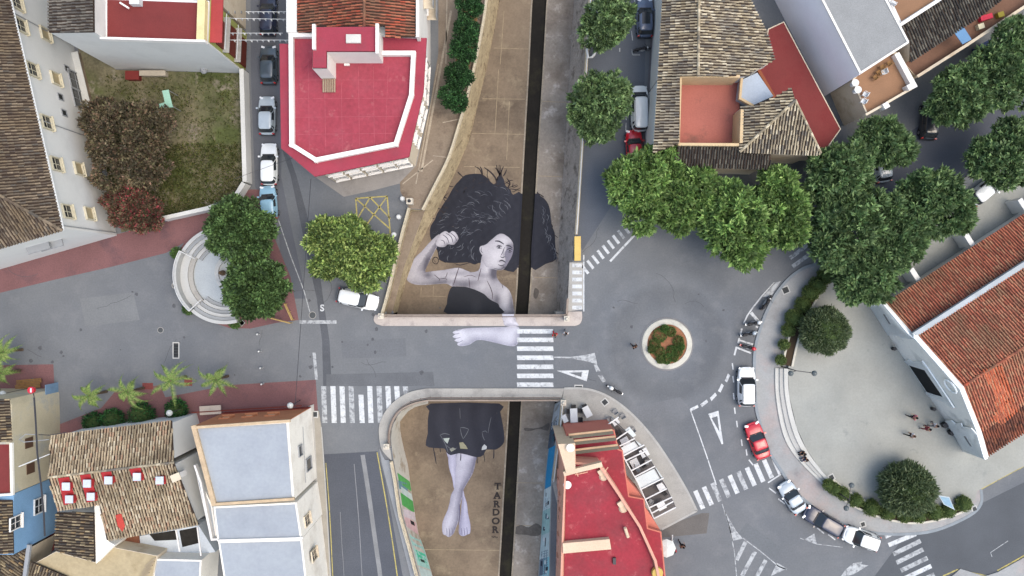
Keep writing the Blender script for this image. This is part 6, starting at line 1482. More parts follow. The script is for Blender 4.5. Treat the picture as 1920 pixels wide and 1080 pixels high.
# terrace chairs and tables of the roof terrace (north-east)
for lab,x,y in (('round white table on the brown terrace, upper one',1604,155),('round white table on the brown terrace, lower one',1609,168)):
    t=thing('round_table',lab,'table',(0,0,0),'round tables on the brown terrace'); MB().lathe((0,0,0.7),[(0.34,0),(0.36,0.03),(0.34,0.05)],20).build('table_top',metal_white,t); mb=MB(); mb.tube([(0,0,0),(0,0,0.7)],0.04,8); mb.build('pedestal',metal_grey,t); MB().lathe((0,0,0),[(0.24,0),(0.05,0.06)],12).build('foot',metal_grey,t); p=P(x,y,5.95); t.location=(p.x,p.y,5.21)
for lab,x,y,h_,mm in (('white plastic chair beside the round tables, upper one',1622,177,150,metal_white),('white plastic chair beside the round tables, lower one',1619,190,150,metal_white),('white plastic chair by the stacked wooden chairs',1657,135,200,metal_white),('wooden folding chair of the terrace stack, lowest',1642,145,120,wood),('wooden folding chair of the terrace stack, second',1648,136,120,wood),('wooden folding chair of the terrace stack, third',1655,126,120,wood),('wooden folding chair of the terrace stack, topmost',1668,119,120,wood),('white chair on the highest brown terrace',1675,6,60,metal_white)): chair(lab,x,y,h_,mm,'chairs on the roof terraces',z=5.21 if y>20 else 7.01)
# ------------------------------------------------------------------ street furniture
def bollard(lab,x,y,group,m=None,r=0.09,h_=0.8):
    t=thing('bollard',lab,'bollard',P(x,y,0),group); p=P(x,y,0); MB().lathe(p,[(r*1.3,0),(r*1.2,0.06),(r,0.1),(r,h_-0.14)],10).build('shaft',m or metal_grey,t); MB().lathe((p.x,p.y,h_-0.14),[(r*1.05,0),(r*1.15,0.06),(r*0.7,0.14),(0.01,0.16)],10).build('cap',metal_white,t)
for k,(x,y) in enumerate(((486,626),(489,658),(492,689),(494,719))): bollard(['topmost','second','third','lowest'][k]+' steel bollard in the line left of the edge line',x,y,'bollards at the left square')
for k,(x,y) in enumerate(((755,373),(748,407),(739,440))): bollard(['upper','middle','lower'][k]+' white bollard beside the yellow box marking',x,y,'bollards by the yellow box',m=metal_white,r=0.2,h_=0.6)
def lamp(label,bx,by,heads,zh,name='street_lamp'):
    b0=P(bx,by,PZ if bx>1400 else 0); t=thing(name,label,'street lamp',b0); hs=[P(x,y,zh) for x,y in heads]; mid=sum(hs,Vector())/len(hs); top=Vector((b0.x,b0.y,zh-0.5))
    mb=MB(); mb.tube([b0,top],[0.08,0.05],8); mb.build('pole',metal_dark,t)
    for h_ in hs:
        mb=MB(); mb.tube([top,Vector((h_.x,h_.y,zh-0.25))],0.035,6); mb.build('arm',metal_dark,t); MB().lathe((h_.x,h_.y,zh-0.28),[(0.08,0),(0.24,0.12),(0.28,0.28),(0.22,0.42),(0.06,0.5)],12).build('globe',M('lamp_globe',lin(96,104,106),0.3),t)
lamp('two-globe street lamp at the top of the curved steps',1465,687,[(1483,700),(1527,700)],5.2)
lamp('two-globe street lamp beside the lower plaza hedge',1568,922,[(1597,910),(1587,953)],4.2)
def simple_lamp(label,x,y,z,m): 
    b0=P(x,y,z); t=thing('globe_lamp',label,'street lamp',(b0.x,b0.y,0)); mb=MB(); mb.tube([(b0.x,b0.y,0),(b0.x,b0.y,z)],0.035,8); mb.build('pole',metal_dark,t); MB().lathe((b0.x,b0.y,z-0.1),[(0.1,0),(0.28,0.14),(0.32,0.3),(0.22,0.5),(0.04,0.56)],14).build('globe',m,t)
pw=M('globe_white',lin(216,220,216),0.35); simple_lamp('white globe lamp above the dark shrubs',319,774,4.0,pw); simple_lamp('white globe lamp at the orange house corner',545,760,3.6,pw); simple_lamp('white globe lamp at the left edge by the beige house',7,738,4.0,pw)
t=thing('red_sign','round red and white sign on a bracket over the beige wall','sign',P(64,735,0)); p=P(61,731,7.2); mb=MB(); mb.tube([(p.x,p.y,7.2),(p.x,p.y,7.5)],0.32,16); mb.build('disc',cp_red,t); mb=MB(); mb.box((p.x+0.05,p.y,7.52),(0.14,0.4,0.05)); mb.build('bar',metal_white,t); mb=MB(); mb.tube([(p.x,p.y,7.2),P(64,744,6.4)],0.04,6); mb.build('bracket',metal_dark,t)
# dark service pole and cables over the beige/blue wall
t=thing('utility_cable','dark thick cable running down the beige and blue walls','cable',P(72,800,7)); mb=MB(); mb.tube([P(64,745,7.7),P(67,790,7.9),P(70,850,8.0),P(77,910,8.0),P(82,960,7.8),P(84,1005,7.4)],0.09,6); mb.build('strand',metal_dark,t); mb=MB(); mb.tube([P(72,815,7.6),P(92,816,7.0),P(124,811,6.6)],0.04,5); mb.build('branch',metal_dark,t); mb=MB(); mb.tube([P(70,815,7.6),P(48,814,7.6),P(36,824,7.6),P(45,829,7.6),P(92,824,7.2)],0.04,5); mb.build('loop',metal_grey,t); mb=MB(); mb.tube([P(35,875,7.7),P(94,851,6.6)],0.05,5); mb.build('strut',metal_white,t)
t=thing('overhead_cable','thin dark cable hanging across the left street','cable',P(570,560,7)); mb=MB()
pts=[]
for k in range(21):
    s_=k/20; pts.append(P(583-30*s_,335+430*s_,7.6-1.2*math.sin(math.pi*s_)))
mb.tube(pts,0.025,5); mb.build('wire',metal_dark,t)
for lab,a_,c_ in (('thin cable slung from the red house over the white car',(440,335),(560,292)),):
    t=thing('overhead_cable',lab,'cable',P(500,310,7)); mb=MB(); mb.tube([P(a_[0]+(c_[0]-a_[0])*k/8,a_[1]+(c_[1]-a_[1])*k/8,6.6-0.5*math.sin(math.pi*k/8)) for k in range(9)],0.02,5); mb.build('wire',metal_dark,t)
# bunting strings
flagw=M('flag_white',lin(226,228,226),0.8,bump=0); flagg=M('flag_grey',lin(170,174,178),0.8,bump=0)
for j,(lab,x0,y0,x1,y1,n) in enumerate((('topmost bunting string across the narrow street',460,22,536,22,8),('second bunting string across the narrow street',425,34,536,36,10),('third bunting string across the narrow street',430,62,530,62,9),('lowest bunting string across the narrow street',402,75,540,75,13))):
    t=thing('bunting',lab,'bunting',P((x0+x1)/2,y0,0),'bunting strings over the narrow street'); z=6.2; mb=MB(); pts=[P(x0+(x1-x0)*k/10,y0+(y1-y0)*k/10,z-0.35*math.sin(math.pi*k/10)) for k in range(11)]; mb.tube(pts,0.025,5); mb.build('cord',metal_white,t)
    for k in range(n):
        s_=(k+0.5)/n; q=P(x0+(x1-x0)*s_,y0+(y1-y0)*s_,z-0.35*math.sin(math.pi*s_)); dx=0.13; v=[q+Vector((-dx,0,0)),q+Vector((dx,0,0)),q+Vector((0.02,-0.16,-0.28))]; v+=[a+Vector((0,0.01,0)) for a in v]
        obj('flag',v,[(0,1,2),(5,4,3),(0,3,4,1),(1,4,5,2),(2,5,3,0)],flagw if k%3==j%3 else flagg,t)
# garden walls, gate sheets, awning frame
def gwall(label,pts,hgt,th,m): 
    t=thing('garden_wall',label,'wall',P(*pts[len(pts)//2],0)); mb=MB(); band(mb,W(pts),th,0,hgt); mb.build('wall',m,t); mb=MB(); band(mb,W(pts),th+0.14,hgt,hgt+0.1); mb.build('coping',M('coping_white',lin(214,214,208),0.85,var=0.08),t)
gwall('white garden wall beside the row of parked cars',[(464,138),(470,345)],1.7,0.3,white_wall); gwall('white garden wall along the red pavement',[(468,347),(455,368)],1.7,0.3,white_wall); gwall('low white garden wall under the fig tree',[(440,380),(400,394),(315,413)],1.7,0.25,white_wall)
t=thing('garden_canopy','pale green angled sheet canopy in the garden','canopy',P(312,185,0))
gm=M('green_sheet',lin(160,206,186),0.7,var=0.05)
for pts,z in (([(304,170),(316,168),(322,193),(324,199),(310,197)],2.3),([(278,204),(280,200),(308,192),(323,197),(325,201)],2.4)):
    poly=[P(x,y,z) for x,y in pts]; deck(poly,gm,t,name='sheet',th=0.05)
for (x,y) in ((304,172),(317,170),(281,202),(322,199)): p=P(x,y,2.2); mb=MB(); mb.bar((p.x,p.y,0.05),(p.x,p.y,2.25),0.06); mb.build('post',metal_grey,t)
for lab,x,y,w_,l_,cc in (('dark red shed box against the white house wall',251,143,1.3,0.8,(126,48,44)),('pale storage box against the white house wall',289,139,2.6,0.45,(186,176,158))):
    t=thing('storage_box',lab,'box',P(x,y,0)); p=P(x,y,0.4); mb=MB(); mb.box((p.x,p.y,0.4),(w_,l_,0.7)); mb.build('box',M('box_'+str(x),lin(*cc),0.8),t); mb=MB(); mb.box((p.x,p.y,0.78),(w_+0.1,l_+0.1,0.06)); mb.build('lid',M('box_'+str(x),lin(*cc)),t)
gwall('low rubble wall beside the long white building',[(146,102),(166,185),(172,205)],0.7,0.7,M('rubble',lin(150,132,112),0.95,var=0.25,scale=1.5,fine=0.25,bump=0.8))
# benches, barriers, drains, covers
for k,(lab,x,y,rot) in enumerate((('wooden slatted bench on the red pavement, upper one',54,715,5),('wooden slatted bench on the red pavement, lower one',52,724,5))):
    t=thing('bench',lab,'bench',P(x,y,0),'benches at the left edge'); p=P(x,y,0.45); R_=math.radians(rot)
    for s_ in (-0.16,0,0.16): mb=MB(); mb.box((p.x-math.sin(R_)*s_,p.y+math.cos(R_)*s_,0.45),(2.6,0.12,0.05),R_); mb.build('slat',wood,t)
    for s_ in (-1,1): mb=MB(); mb.box((p.x+math.cos(R_)*s_,p.y+math.sin(R_)*s_,0.22),(0.1,0.4,0.42),R_); mb.build('leg',metal_dark,t)
ybar=MP('barrier_yellow',lin(196,166,104),0.6,0.3)
for lab,a_,c_ in (('yellow barrier leaning between fig tree and stop line',(533,570),(547,600)),('yellow barrier below the fountain tree',(500,595),(543,606)),('orange barrier beside the canal railing and mulberry',(744,456),(738,476))):
    t=thing('barrier',lab,'barrier',P(*a_,0)); A_,B_=P(*a_,1.0),P(*c_,1.0)
    for z in (1.0,0.55): mb=MB(); mb.bar((A_.x,A_.y,z),(B_.x,B_.y,z),0.08,0.16); mb.build('rail',ybar,t)
    for q in (A_,B_,(A_+B_)/2): mb=MB(); mb.bar((q.x,q.y,0),(q.x,q.y,1.0),0.06); mb.build('post',ybar,t)
cover=M('iron_cover',lin(78,82,84),0.6,var=0.15,scale=4)
def disc(lab,x,y,r,z=0.014,m=None,name='manhole_cover'):
    p=P(x,y,0); t=thing(name,lab,'manhole cover',p); MB().lathe((p.x,p.y,0),[(r,0),(r,z),(r-0.03,z)],20).build('frame',concrete,t); MB().lathe((p.x,p.y,0),[(r-0.05,0),(r-0.05,z+0.004)],20).build('lid',m or cover,t)
disc('round manhole cover beside the stop line',586,591,0.38); disc('round manhole cover on the left square',301,619,0.32)
def grate(lab,x,y,w_,l_,rz=0,z=0.0):
    p=P(x,y,z); t=thing('drain_grate',lab,'drain',p); mb=MB(); mb.box((p.x,p.y,z+0.006),(w_+0.2,l_+0.2,0.02),rz); mb.build('frame',M('grate_frame',lin(206,206,202),0.8),t); mb=MB(); mb.box((p.x,p.y,z+0.012),(w_,l_,0.02),rz); mb.build('pit',M('grate_dark',lin(44,46,48),0.7),t)
    R_=Matrix.Rotation(rz,3,'Z')
    for k in range(5):
        q=R_@Vector((0,(k-2)*l_/5,0)); mb=MB(); mb.box((p.x+q.x,p.y+q.y,z+0.026),(w_,0.04,0.016),rz); mb.build('bar',cover,t)
grate('long rectangular drain grate on the left square',330,657,0.5,1.5); grate('square drain grate in the terrace pavement',1134,754,0.5,0.5,0.7,0.13); grate('square drain grate in the ring pavement near the motorcycles',1473,544,0.6,0.6,0.4,0.12)
grate('square drain grate beside the corner house facade',591,777,0.4,0.5,0,0.12); grate('square drain grate in the pavement above the white car',1618,983,0.4,0.4,0.3,0.12); grate('square drain grate at the start of the lower hedge',1559,895,0.45,0.45,0.5,PZ); grate('square drain grate by the end hedge ball',1827,954,0.4,0.4,0.4,0.12); grate('small drain grate beside the curved bar kerb',1085,726.5,0.7,0.35,0,0.0)
for lab,x,y in (('round planter pot at the left of the fountain',332,535),('square planter at the foot of the fountain',456,605)):
    t=thing('planter_pot',lab,'planter',P(x,y,0)); p=P(x,y,0); MB().lathe(p,[(0.28,0),(0.36,0.4),(0.38,0.45),(0.3,0.45),(0.28,0.38)],14 if x<400 else 4).build('pot',concrete,t); MB().lathe((p.x,p.y,0.3),[(0.29,0),(0.28,0.08)],12).build('soil',M('planter_soil',lin(70,58,44)),t)
for lab,x,y in (('dark square planter by the church corner, upper one',1772,797),('dark square planter by the church corner, lower one',1785,811),('small dark bin near the church doors, upper one',1677,654),('small dark bin near the church doors, lower one',1751,767)):
    t=thing('planter_box' if x>1760 else 'litter_bin',lab,'planter' if x>1760 else 'bin',P(x,y,PZ)); p=P(x,y,PZ+0.5); s_=0.42 if x>1760 else 0.24; mb=MB(); mb.box((p.x,p.y,PZ+0.32),(s_,s_,0.62),0.5); mb.build('box',trim,t); mb=MB(); mb.box((p.x,p.y,PZ+0.66),(s_+0.06,s_+0.06,0.05),0.5); mb.build('rim',metal_dark,t)
# information panel on the square
t=thing('information_panel','pale blue slanted information panel by the end hedge','sign',P(1783,945,PZ)); bl=M('panel_blue',lin(150,184,204),0.5,var=0.12,scale=2); bd=M('panel_frame',lin(206,220,226),0.5)
poly=[P(1759,931,PZ+1.5),P(1763,928,PZ+1.6),P(1788,948,PZ+1.6),P(1790,955,PZ+1.3),P(1786,957,PZ+1.2),P(1766,943,PZ+1.2)]
poly=[P(1760,929,PZ+1.55),P(1780,932,PZ+1.55),P(1790,956,PZ+1.1),P(1770,946,PZ+1.1)]; deck(poly,bd,t,name='board_frame',th=0.06); c_=sum(poly,Vector())/4; deck([c_+(p-c_)*0.82+Vector((0,0,0.01)) for p in poly],bl,t,name='board',th=0.015)
for p in (poly[0],poly[2]): mb=MB(); mb.bar((p.x,p.y,PZ),(p.x,p.y,p.z),0.07); mb.build('post',metal_grey,t)
# blue container and yellow street box
def container(lab,x,y,rz,m,w_=1.3,l_=1.0,h_=1.3):
    t=thing('waste_container',lab,'container',P(x,y,0)); p=P(x,y,0.7); mb=MB(); mb.box((p.x,p.y,0.1+h_/2),(w_,l_,h_),rz); mb.build('body',m,t); mb=MB(); mb.box((p.x,p.y,0.13+h_),(w_+0.1,l_+0.1,0.12),rz); mb.build('lid',m,t)
    for s_ in (-1,1): mb=MB(); mb.tube([(p.x+s_*w_*0.4,p.y-0.05,0.08),(p.x+s_*w_*0.4,p.y+0.05,0.08)],0.08,8); mb.build('wheel',tyre,t)
container('blue recycling container beside the balustrade',1843,92,0.5,MP('container_blue',lin(48,70,128),0.5,0.4)); 
t=thing('street_cabinet','ochre cabinet at the head of the striped ramp','cabinet',P(1083,465,0)); p=P(1083,466,1.2); oc=M('ochre_paint',lin(206,160,72),0.7,var=0.1); mb=MB(); mb.box((p.x,p.y,0.6),(0.55,2.4,1.2)); mb.build('body',oc,t); mb=MB(); mb.box((p.x,p.y,1.24),(0.65,2.5,0.08)); mb.build('lid',M('ochre_light',lin(222,190,110),0.7),t)
t=thing('white_pipe','white bent pipe rail by the right canal bank','pipe',P(1107,100,0)); mb=MB(); mb.tube([P(1103,91,0.7),P(1100,93,0.8),P(1103,108,0.9),P(1110,107,0.9),P(1115,102,0.9),P(1116,98,0.9)],0.12,8); mb.build('tube',metal_white,t); MB().lathe(P(1103,91,0),[(0.22,0),(0.2,0.7),(0.1,0.85)],10).build('post',metal_white,t)
t=thing('stone_post','white stone gate post at the corner of the canal railing','post',P(770,379,0)); p=P(770,379,0); mb=MB(); mb.box((p.x,p.y,0.5),(0.62,0.62,1.0)); mb.build('shaft',post_m,t); MB().lathe((p.x,p.y,1.0),[(0.16,0),(0.18,0.15),(0.05,0.3)],8).build('finial',metal_dark,t)
# ------------------------------------------------------------------ mural on the canal floor, bridge and road
mural=thing('floor_mural','black and white mural of a reclining woman painted on the canal floor','mural',P(900,560,DEP))
mur=MV('mural_paint',worn=lin(150,132,110),wlo=0.66,whi=0.82); dark=lin(46,48,58); dark2=lin(38,40,48)
def cdt(outl,step,z,holes=()):
    pts=[Vector(p[:2]) for p in outl]; edges=[(i,(i+1)%len(outl)) for i in range(len(outl))]; base=len(pts)
    xs=[p[0] for p in outl]; ys=[p[1] for p in outl]
    x=min(xs)+step/2
    while x<max(xs):
        y=min(ys)+step/2
        while y<max(ys):
            if inside((x,y),outl): pts.append(Vector((x+random.uniform(-.2,.2)*step,y+random.uniform(-.2,.2)*step)))
            y+=step
        x+=step
    r=geometry.delaunay_2d_cdt(pts,edges,[list(range(base))],1,1e-4)
    return [(p.x,p.y) for p in r[0]],[tuple(f) for f in r[2]]
def paint(name,pts,colf,z,step=2.5,sm=True,parent=None,m=None,n=3):
    o=smoothed(pts,True,n) if sm else list(pts); vv,ff=cdt(o,step,z); W3=[P(x,y,z) for x,y in vv]
    xy=[(p.x,p.y) for p in W3]
    return obj(name,W3,[fix_up(xy,f) if len(f)==3 else f for f in ff],m or mur,parent or mural,cols=[colf(x,y) for x,y in vv])
def seg_dist(x,y,pl):
    b_=1e9; nb=None
    for i in range(len(pl)):
        (x0,y0),(x1,y1)=pl[i-1],pl[i]; dx,dy=x1-x0,y1-y0; L2=dx*dx+dy*dy or 1e-9; t=max(0,min(1,((x-x0)*dx+(y-y0)*dy)/L2)); ex,ey=x0+t*dx-x,y0+t*dy-y; d_=ex*ex+ey*ey
        if d_<b_: b_=d_; nb=(ex,ey)
    return math.sqrt(b_),nb
def shade(pts,light=(210,208,214),drk=(92,90,100),l=(0.75,0.65),w_=10.0,blobs=()):
    pl=smoothed(pts,True,2)
    def f(x,y):
        d_,(ex,ey)=seg_dist(x,y,pl); k=math.exp(-d_/w_)*max(0.22,(ex*l[0]+ey*l[1])/(d_+0.3)*0.95+0.1) if d_>0 else 0.5; k+=0.10+0.08*math.sin(x*0.11+y*0.07)
        for (bx,by,rx,ry,s) in blobs: k+=s*math.exp(-((x-bx)/rx)**2-((y-by)/ry)**2)
        k=max(0,min(1,k)); return lin(*(light[i]*(1-k)+drk[i]*k for i in range(3)))
    return f
def stroke(name,pts,w_,c,z,taper=True,parent=None):
    q=smoothed(pts,False,4); n=len(q); l=[];r=[]
    for i,p in enumerate(q):
        a=Vector(q[max(i-1,0)]);b_=Vector(q[min(i+1,n-1)]); t=(b_-a).normalized(); ww=w_*(0.25+0.75*math.sin(math.pi*(0.1+0.8*i/(n-1)))) if taper else w_
        l.append((p[0]-t.y*ww/2,p[1]+t.x*ww/2)); r.append((p[0]+t.y*ww/2,p[1]-t.x*ww/2))
    return [P(x,y,z) for x,y in l]+[P(x,y,z) for x,y in r],[(i,i+1,n+i+1,n+i) for i in range(n-1)]
def strokes(name,items,c,z,parent=None):
    mb=MB()
    for pts,w_ in items: mb.add(*stroke('',pts,w_,c,z))
    o=obj(name,mb.v,mb.f,mur,parent or mural,cols=[lin(*c)]*len(mb.v)); o['kind']='stuff'; return o
Z0=DEP+0.006
for L_,xo in ((CH_l,0),(CH_r,0)):
    yy=[363+(502-363)*k/8 for k in range(9)]; xs_=[float(np.interp(y,[p[1] for p in L_],[p[0] for p in L_])) for y in yy]
    mb=MB(); band(mb,Wd(list(zip(xs_,yy))),0.2,DEP-0.30,DEP+0.03); obj('hair',mb.v,mb.f,mur,mural,cols=[lin(42,44,54)]*len(mb.v))
hairL=[(860,340),(873,328),(900,326),(913,333),(922,343),(928,345),(932,335),(938,327),(945,337),(948,348),(957,355),(962,365),(977,362.5),(975,420),(970,503),(942,505),(903,493),(890,496),(877,492),(857,493),(835,492),(823,485),(820,470),(808,448),(806,435),(808,423),(815,412),(820,400),(828,388),(833,380),(840,370),(847,357),(855,345)]
def hcol(x,y):
    k=0.5+0.5*math.sin(x*0.35+y*0.12+2*math.sin(y*0.09))*math.sin(y*0.21-x*0.07); b_=37+7*k+(6 if x>930 else 0); return lin(b_,b_+2,b_+11)
paint('hair',hairL,hcol,Z0,4.0); paint('hair',[(1005,363),(1013,367),(1023,375),(1030,388),(1033,407),(1035,423),(1040,437),(1041,453),(1042,470),(1043,486),(1023,495),(997,503),(999,430)],hcol,Z0,4.0)
r_=random.Random(5); wis=[]
cxs=[(870,360),(850,385),(835,405),(820,425),(845,410),(880,345),(865,395),(885,400),(900,350),(860,420),(875,420),(840,430),(900,335),(930,360),(940,365),(910,368),(825,430),(880,435),(850,370),(890,375)]
for k in range(150):
    # wavy strands that follow the fall of the hair towards the head
    t=r_.random(); ang=r_.uniform(2.2,5.0); rad=r_.uniform(42,104); x0=930+rad*math.cos(ang)*1.12; y0=458+rad*math.sin(ang)*1.05
    if not inside((x0,y0),hairL): continue
    L=r_.uniform(6,17); a=ang+r_.choice((1.2,1.6,-1.3)) ; pts=[]
    for j in range(5):
        pts.append((x0,y0)); a+=r_.uniform(0.1,0.5); x0+=L/4*math.cos(a); y0+=L/4*math.sin(a)
    if all(inside(q,hairL) for q in pts): wis.append((pts,r_.uniform(0.4,0.85)))
for k in range(26):
    y0=r_.uniform(385,480); x0=1018+ (y0-385)*0.2+r_.uniform(-6,8); wis.append(([(x0,y0),(x0+3,y0+5),(x0+1,y0+12)],r_.uniform(0.6,1.2)))
strokes('hair_highlights',wis[::2],(82,86,96),Z0+0.006); strokes('hair_highlights',wis[1::2],(118,122,130),Z0+0.006)
ten=[([(890,312),(899,317),(904,327),(910,334)],2.2),([(908,314),(920,323),(929,334),(931,345)],3.0),([(931,309),(933,320),(938,330)],2.4),([(936,309),(936,320),(942,335)],2.0),([(950,334),(956,343),(952,352),(948,358)],2.6),([(955,354),(964,355),(975,357)],1.8),([(817,492),(813,487),(815,483),(820,483),(822,490),(818,495),(812,492),(811,486),(816,482),(826,488),(836,493)],1.4),([(852,494),(862,497),(872,495),(880,493)],1.6),([(1034,420),(1036,425),(1033,430)],1.5),([(1005,360),(1016,367),(1020,370)],2.0),([(840,362),(832,372),(838,378),(845,372)],1.6),([(830,385),(826,395),(832,398)],1.6),([(1040,485),(1036,490),(1028,492)],2.0)]
for (x0,y0,x1,y1) in ((868,332,858,322),(905,328,900,312),(918,338,914,318),(930,338,944,312),(943,330,950,318),(946,345,962,338),(953,352,970,346),(938,332,928,314),(850,350,838,345),(838,372,828,366),(826,392,815,392),(815,410,805,408),(941,330,938,310),(960,360,976,352),(1036,440,1046,446),(1040,470,1048,478)):
    mx,my=(x0+x1)/2+r_.uniform(-4,4),(y0+y1)/2+r_.uniform(-3,3); ten.append(([(x0,y0),(mx,my),(x1,y1)],r_.uniform(1.4,2.8)))
for k in range(22):
    a=r_.uniform(3.0,5.2); x0=930+rx_*1.0 if False else 925+r_.uniform(98,108)*math.cos(a)*1.05; y0=455+r_.uniform(96,112)*math.sin(a)*1.12; ten.append(([(x0,y0),(x0+r_.uniform(-4,4),y0+r_.uniform(-5,3)),(x0+r_.uniform(-8,8),y0+r_.uniform(-8,4))],1.6))
strokes('hair_strands',ten,(52,46,48),Z0+0.003)
torso=[(905,477),(901,495),(897,507),(882,510),(860,502),(833,506),(807,509),(798,510),(799,503),(807,487),(815,471),(820,462),(826,450),(823,439),(807,453),(790,472),(780,481),(768,498),(762,516),(763,525),(773,532),(790,534.5),(815,533),(837,532),(847,537),(857,537),(873,538),(890,543),(907,551),(918,561),(933,569),(936,574),(940,589),(963.5,590),(963,577),(960,557),(953,542),(940,532),(932,521),(931,510),(933,500),(920,485)]
paint('body_skin',torso,shade(torso,blobs=((802,517,12,6,0.6),(860,513,14,5,0.35),(905,517,14,5,0.4),(925,512,7,13,0.7),(932,562,6,12,0.5),(802,498,6,14,0.6),(898,527,16,5,0.25),(880,532,20,5,0.25),(845,528,20,5,0.3),(950,560,6,22,-0.3))),Z0+0.008,2.4)
face=[(937,438),(950,442),(960,452),(962.5,461),(962,473),(958,485),(955,489),(947,502),(940,506.5),(927,505),(912,500),(905,488),(904,479),(899.5,471),(900,462.5),(907,460),(913,457),(923,448)]
paint('face',face,shade(face,w_=4.5,blobs=((957,476,6,14,0.75),(953,462,5,5,0.5),(944,476,2.2,7,0.4),(938,490,6,2.5,0.3),(936,462,5,3,0.35),(945,500,8,3,0.3))),Z0+0.012,1.7)
paint('cheek_shadow',[(953,462),(961,462),(961.5,474),(957,485),(950,496),(945,500),(948,488),(946,476)],lambda x,y:lin(128,126,140),Z0+0.014,2.0)
strokes('face_lines',[([(928,452),(936,452.5),(945,458)],2.6),([(931,463),(935,460.5),(941,462)],1.8),([(931,464),(936,466),(941,465)],1.0),([(951,468),(956,466),(961,468)],2.0),([(952,472),(956,473),(960,471)],1.2),([(949,460),(955,461),(961,465)],2.0),([(946,463),(943,472),(939,479)],1.2),([(938,481),(942,483),(947,481)],1.6),([(936,490),(941,488),(948,492)],2.4),([(934,496),(940,498),(946,496)],1.5),([(903,464),(902,470),(905,474)],1.2),([(926,503),(935,505),(942,504)],1.2)],(58,56,66),Z0+0.016)
def eye(x,y,rx,ry,c,z): return paint('eye',[(x+rx*math.cos(a*math.pi/5),y+ry*math.sin(a*math.pi/5)) for a in range(10)],lambda a,b_:lin(*c),z,2,False)
eye(936,463.5,2.0,1.7,(52,50,58),Z0+0.019); eye(956,470,1.8,1.5,(60,58,66),Z0+0.019)
hand=[(818,452),(823,441),(832,434),(838,434),(842,437),(848,433),(855,437),(859.5,446),(858,451),(855,455),(850,459),(840,458),(833,463),(822,462.5),(817,458)]
paint('hand',hand,shade(hand,w_=3.5),Z0+0.012,1.7)
strokes('finger_lines',[([(830,440),(838,446),(842,456)],1.6),([(836,437),(846,444),(849,455)],1.6),([(844,436),(853,444),(856,452)],1.6),([(826,450),(832,452),(834,458)],1.4)],(96,94,106),Z0+0.016)
crk=[([(814,515),(820,520),(825,524)],1.3),([(839,511),(837,517),(835,521)],1.2),([(825,523),(831,522),(836,522)],1.2),([(825,523),(823,527)],1.0),([(836,522),(838,525)],1.0),([(861,500),(857,512),(853,525),(850,535)],1.6),([(879,521),(880,530),(881,540)],1.2),([(913,526),(919,538),(923,550),(923,561)],1.4),([(941,533),(943,540)],1.2),([(902,503),(899,515),(896,527)],1.4),([(870,519),(882,516),(893,520)],1.0)]
strokes('cracks',crk,(84,70,78),Z0+0.014)
dress=[(847,538),(857,537.5),(873,538),(890,543),(907,551),(918,561),(933,569),(936,575),(939.5,589),(839.5,589),(838,570),(840,553)]
paint('dress',dress,lambda x,y:(lambda k:lin(50+14*k,52+14*k,58+14*k))(math.exp(-((x-893)/11)**2-((y-580)/16)**2)),Z0+0.011,4)
# arm over the parapet and across the road
wrist=[(942,591),(963,591),(968,603),(972,611.5),(948,611.5),(944,603)]
paint('wrist',wrist,shade(wrist,w_=4,light=(232,230,238)),0.147,2.2)
a_,c_=XY(942,590.5),XY(963.5,590.5); mb=MB(); mb.box(((a_[0]+c_[0])/2,(a_[1]+c_[1])/2,0.28),(c_[0]-a_[0],0.18,0.57)); obj('painted_parapet',mb.v,mb.f,mur,mural,cols=[lin(212,210,220)]*len(mb.v))
mb=MB(); mb.box(((a_[0]+c_[0])/2,XY(0,592)[1]+0.006,-0.62),(c_[0]-a_[0],0.012,1.18)); obj('painted_beam',mb.v,mb.f,mur,mural,cols=[lin(196,194,206)]*len(mb.v))
fore=[(948,613),(972,613),(974,628),(972,641),(967,648),(957,649),(932,643.5),(907,638),(894,638),(887,642),(878,647),(863,649),(857,645.5),(859,642),(852,638.5),(855.5,635),(848.5,631.5),(853,627),(848.5,623),(860,618),(882,615),(915,614)]
paint('forearm',fore,shade(fore,w_=6,l=(0.6,0.8),light=(204,204,214),drk=(128,128,144),blobs=((862,632,14,14,-0.4),(912,616,30,4,0.2))),0.011,2.4)
strokes('knuckle_lines',[([(849,627),(856,626),(862,625)],1.1),([(851,635),(858,634),(864,632)],1.1),([(857,643),(863,641),(868,638)],1.1),([(852,617),(858,620),(866,617)],0.9)],(130,130,144),0.015)
pw_=[P(942,589,-1.2),P(963,590,-1.2)]
skirt=[(808,756.5),(936,756.5),(938,772),(943,797),(946,822),(943,833),(930,843),(912,843),(907,853),(895,857.5),(877,853),(860,850),(845,853.5),(837,848),(833,841),(813,840),(798,835),(802,813),(802,788),(805,770)]
legb=[(838,845),(840,858),(842,877),(848,897),(851,916),(857,920),(858,900),(857,882),(860,850)]
legf=[(858,848),(893,852),(892,864),(887,886),(877,904),(869,918.5),(867,930),(862.5,948),(861,962),(859.5,977),(854,992),(850,1001),(842,1007),(836,1004),(830,1000),(829,984),(832,972.6),(839,956.5),(843,942),(846,927),(852,915.6),(853.6,898),(855,870)]
footb=[(868,918),(871,930),(875.6,945),(877.5,962),(882,984),(881.5,999),(877,1002),(868,1005.5),(861,1001),(860.5,989),(864,962),(866,940)]
paint('leg',legb,shade(legb,w_=3.5,light=(196,196,216),drk=(100,98,124)),Z0,2.2); paint('foot',footb,shade(footb,w_=4,l=(-0.9,0.2),light=(200,200,222),drk=(112,110,134)),Z0+0.003,2.0); paint('leg',legf,shade(legf,w_=6,light=(198,198,212),drk=(98,96,114),l=(0.95,0.2)),Z0+0.006,2.4)
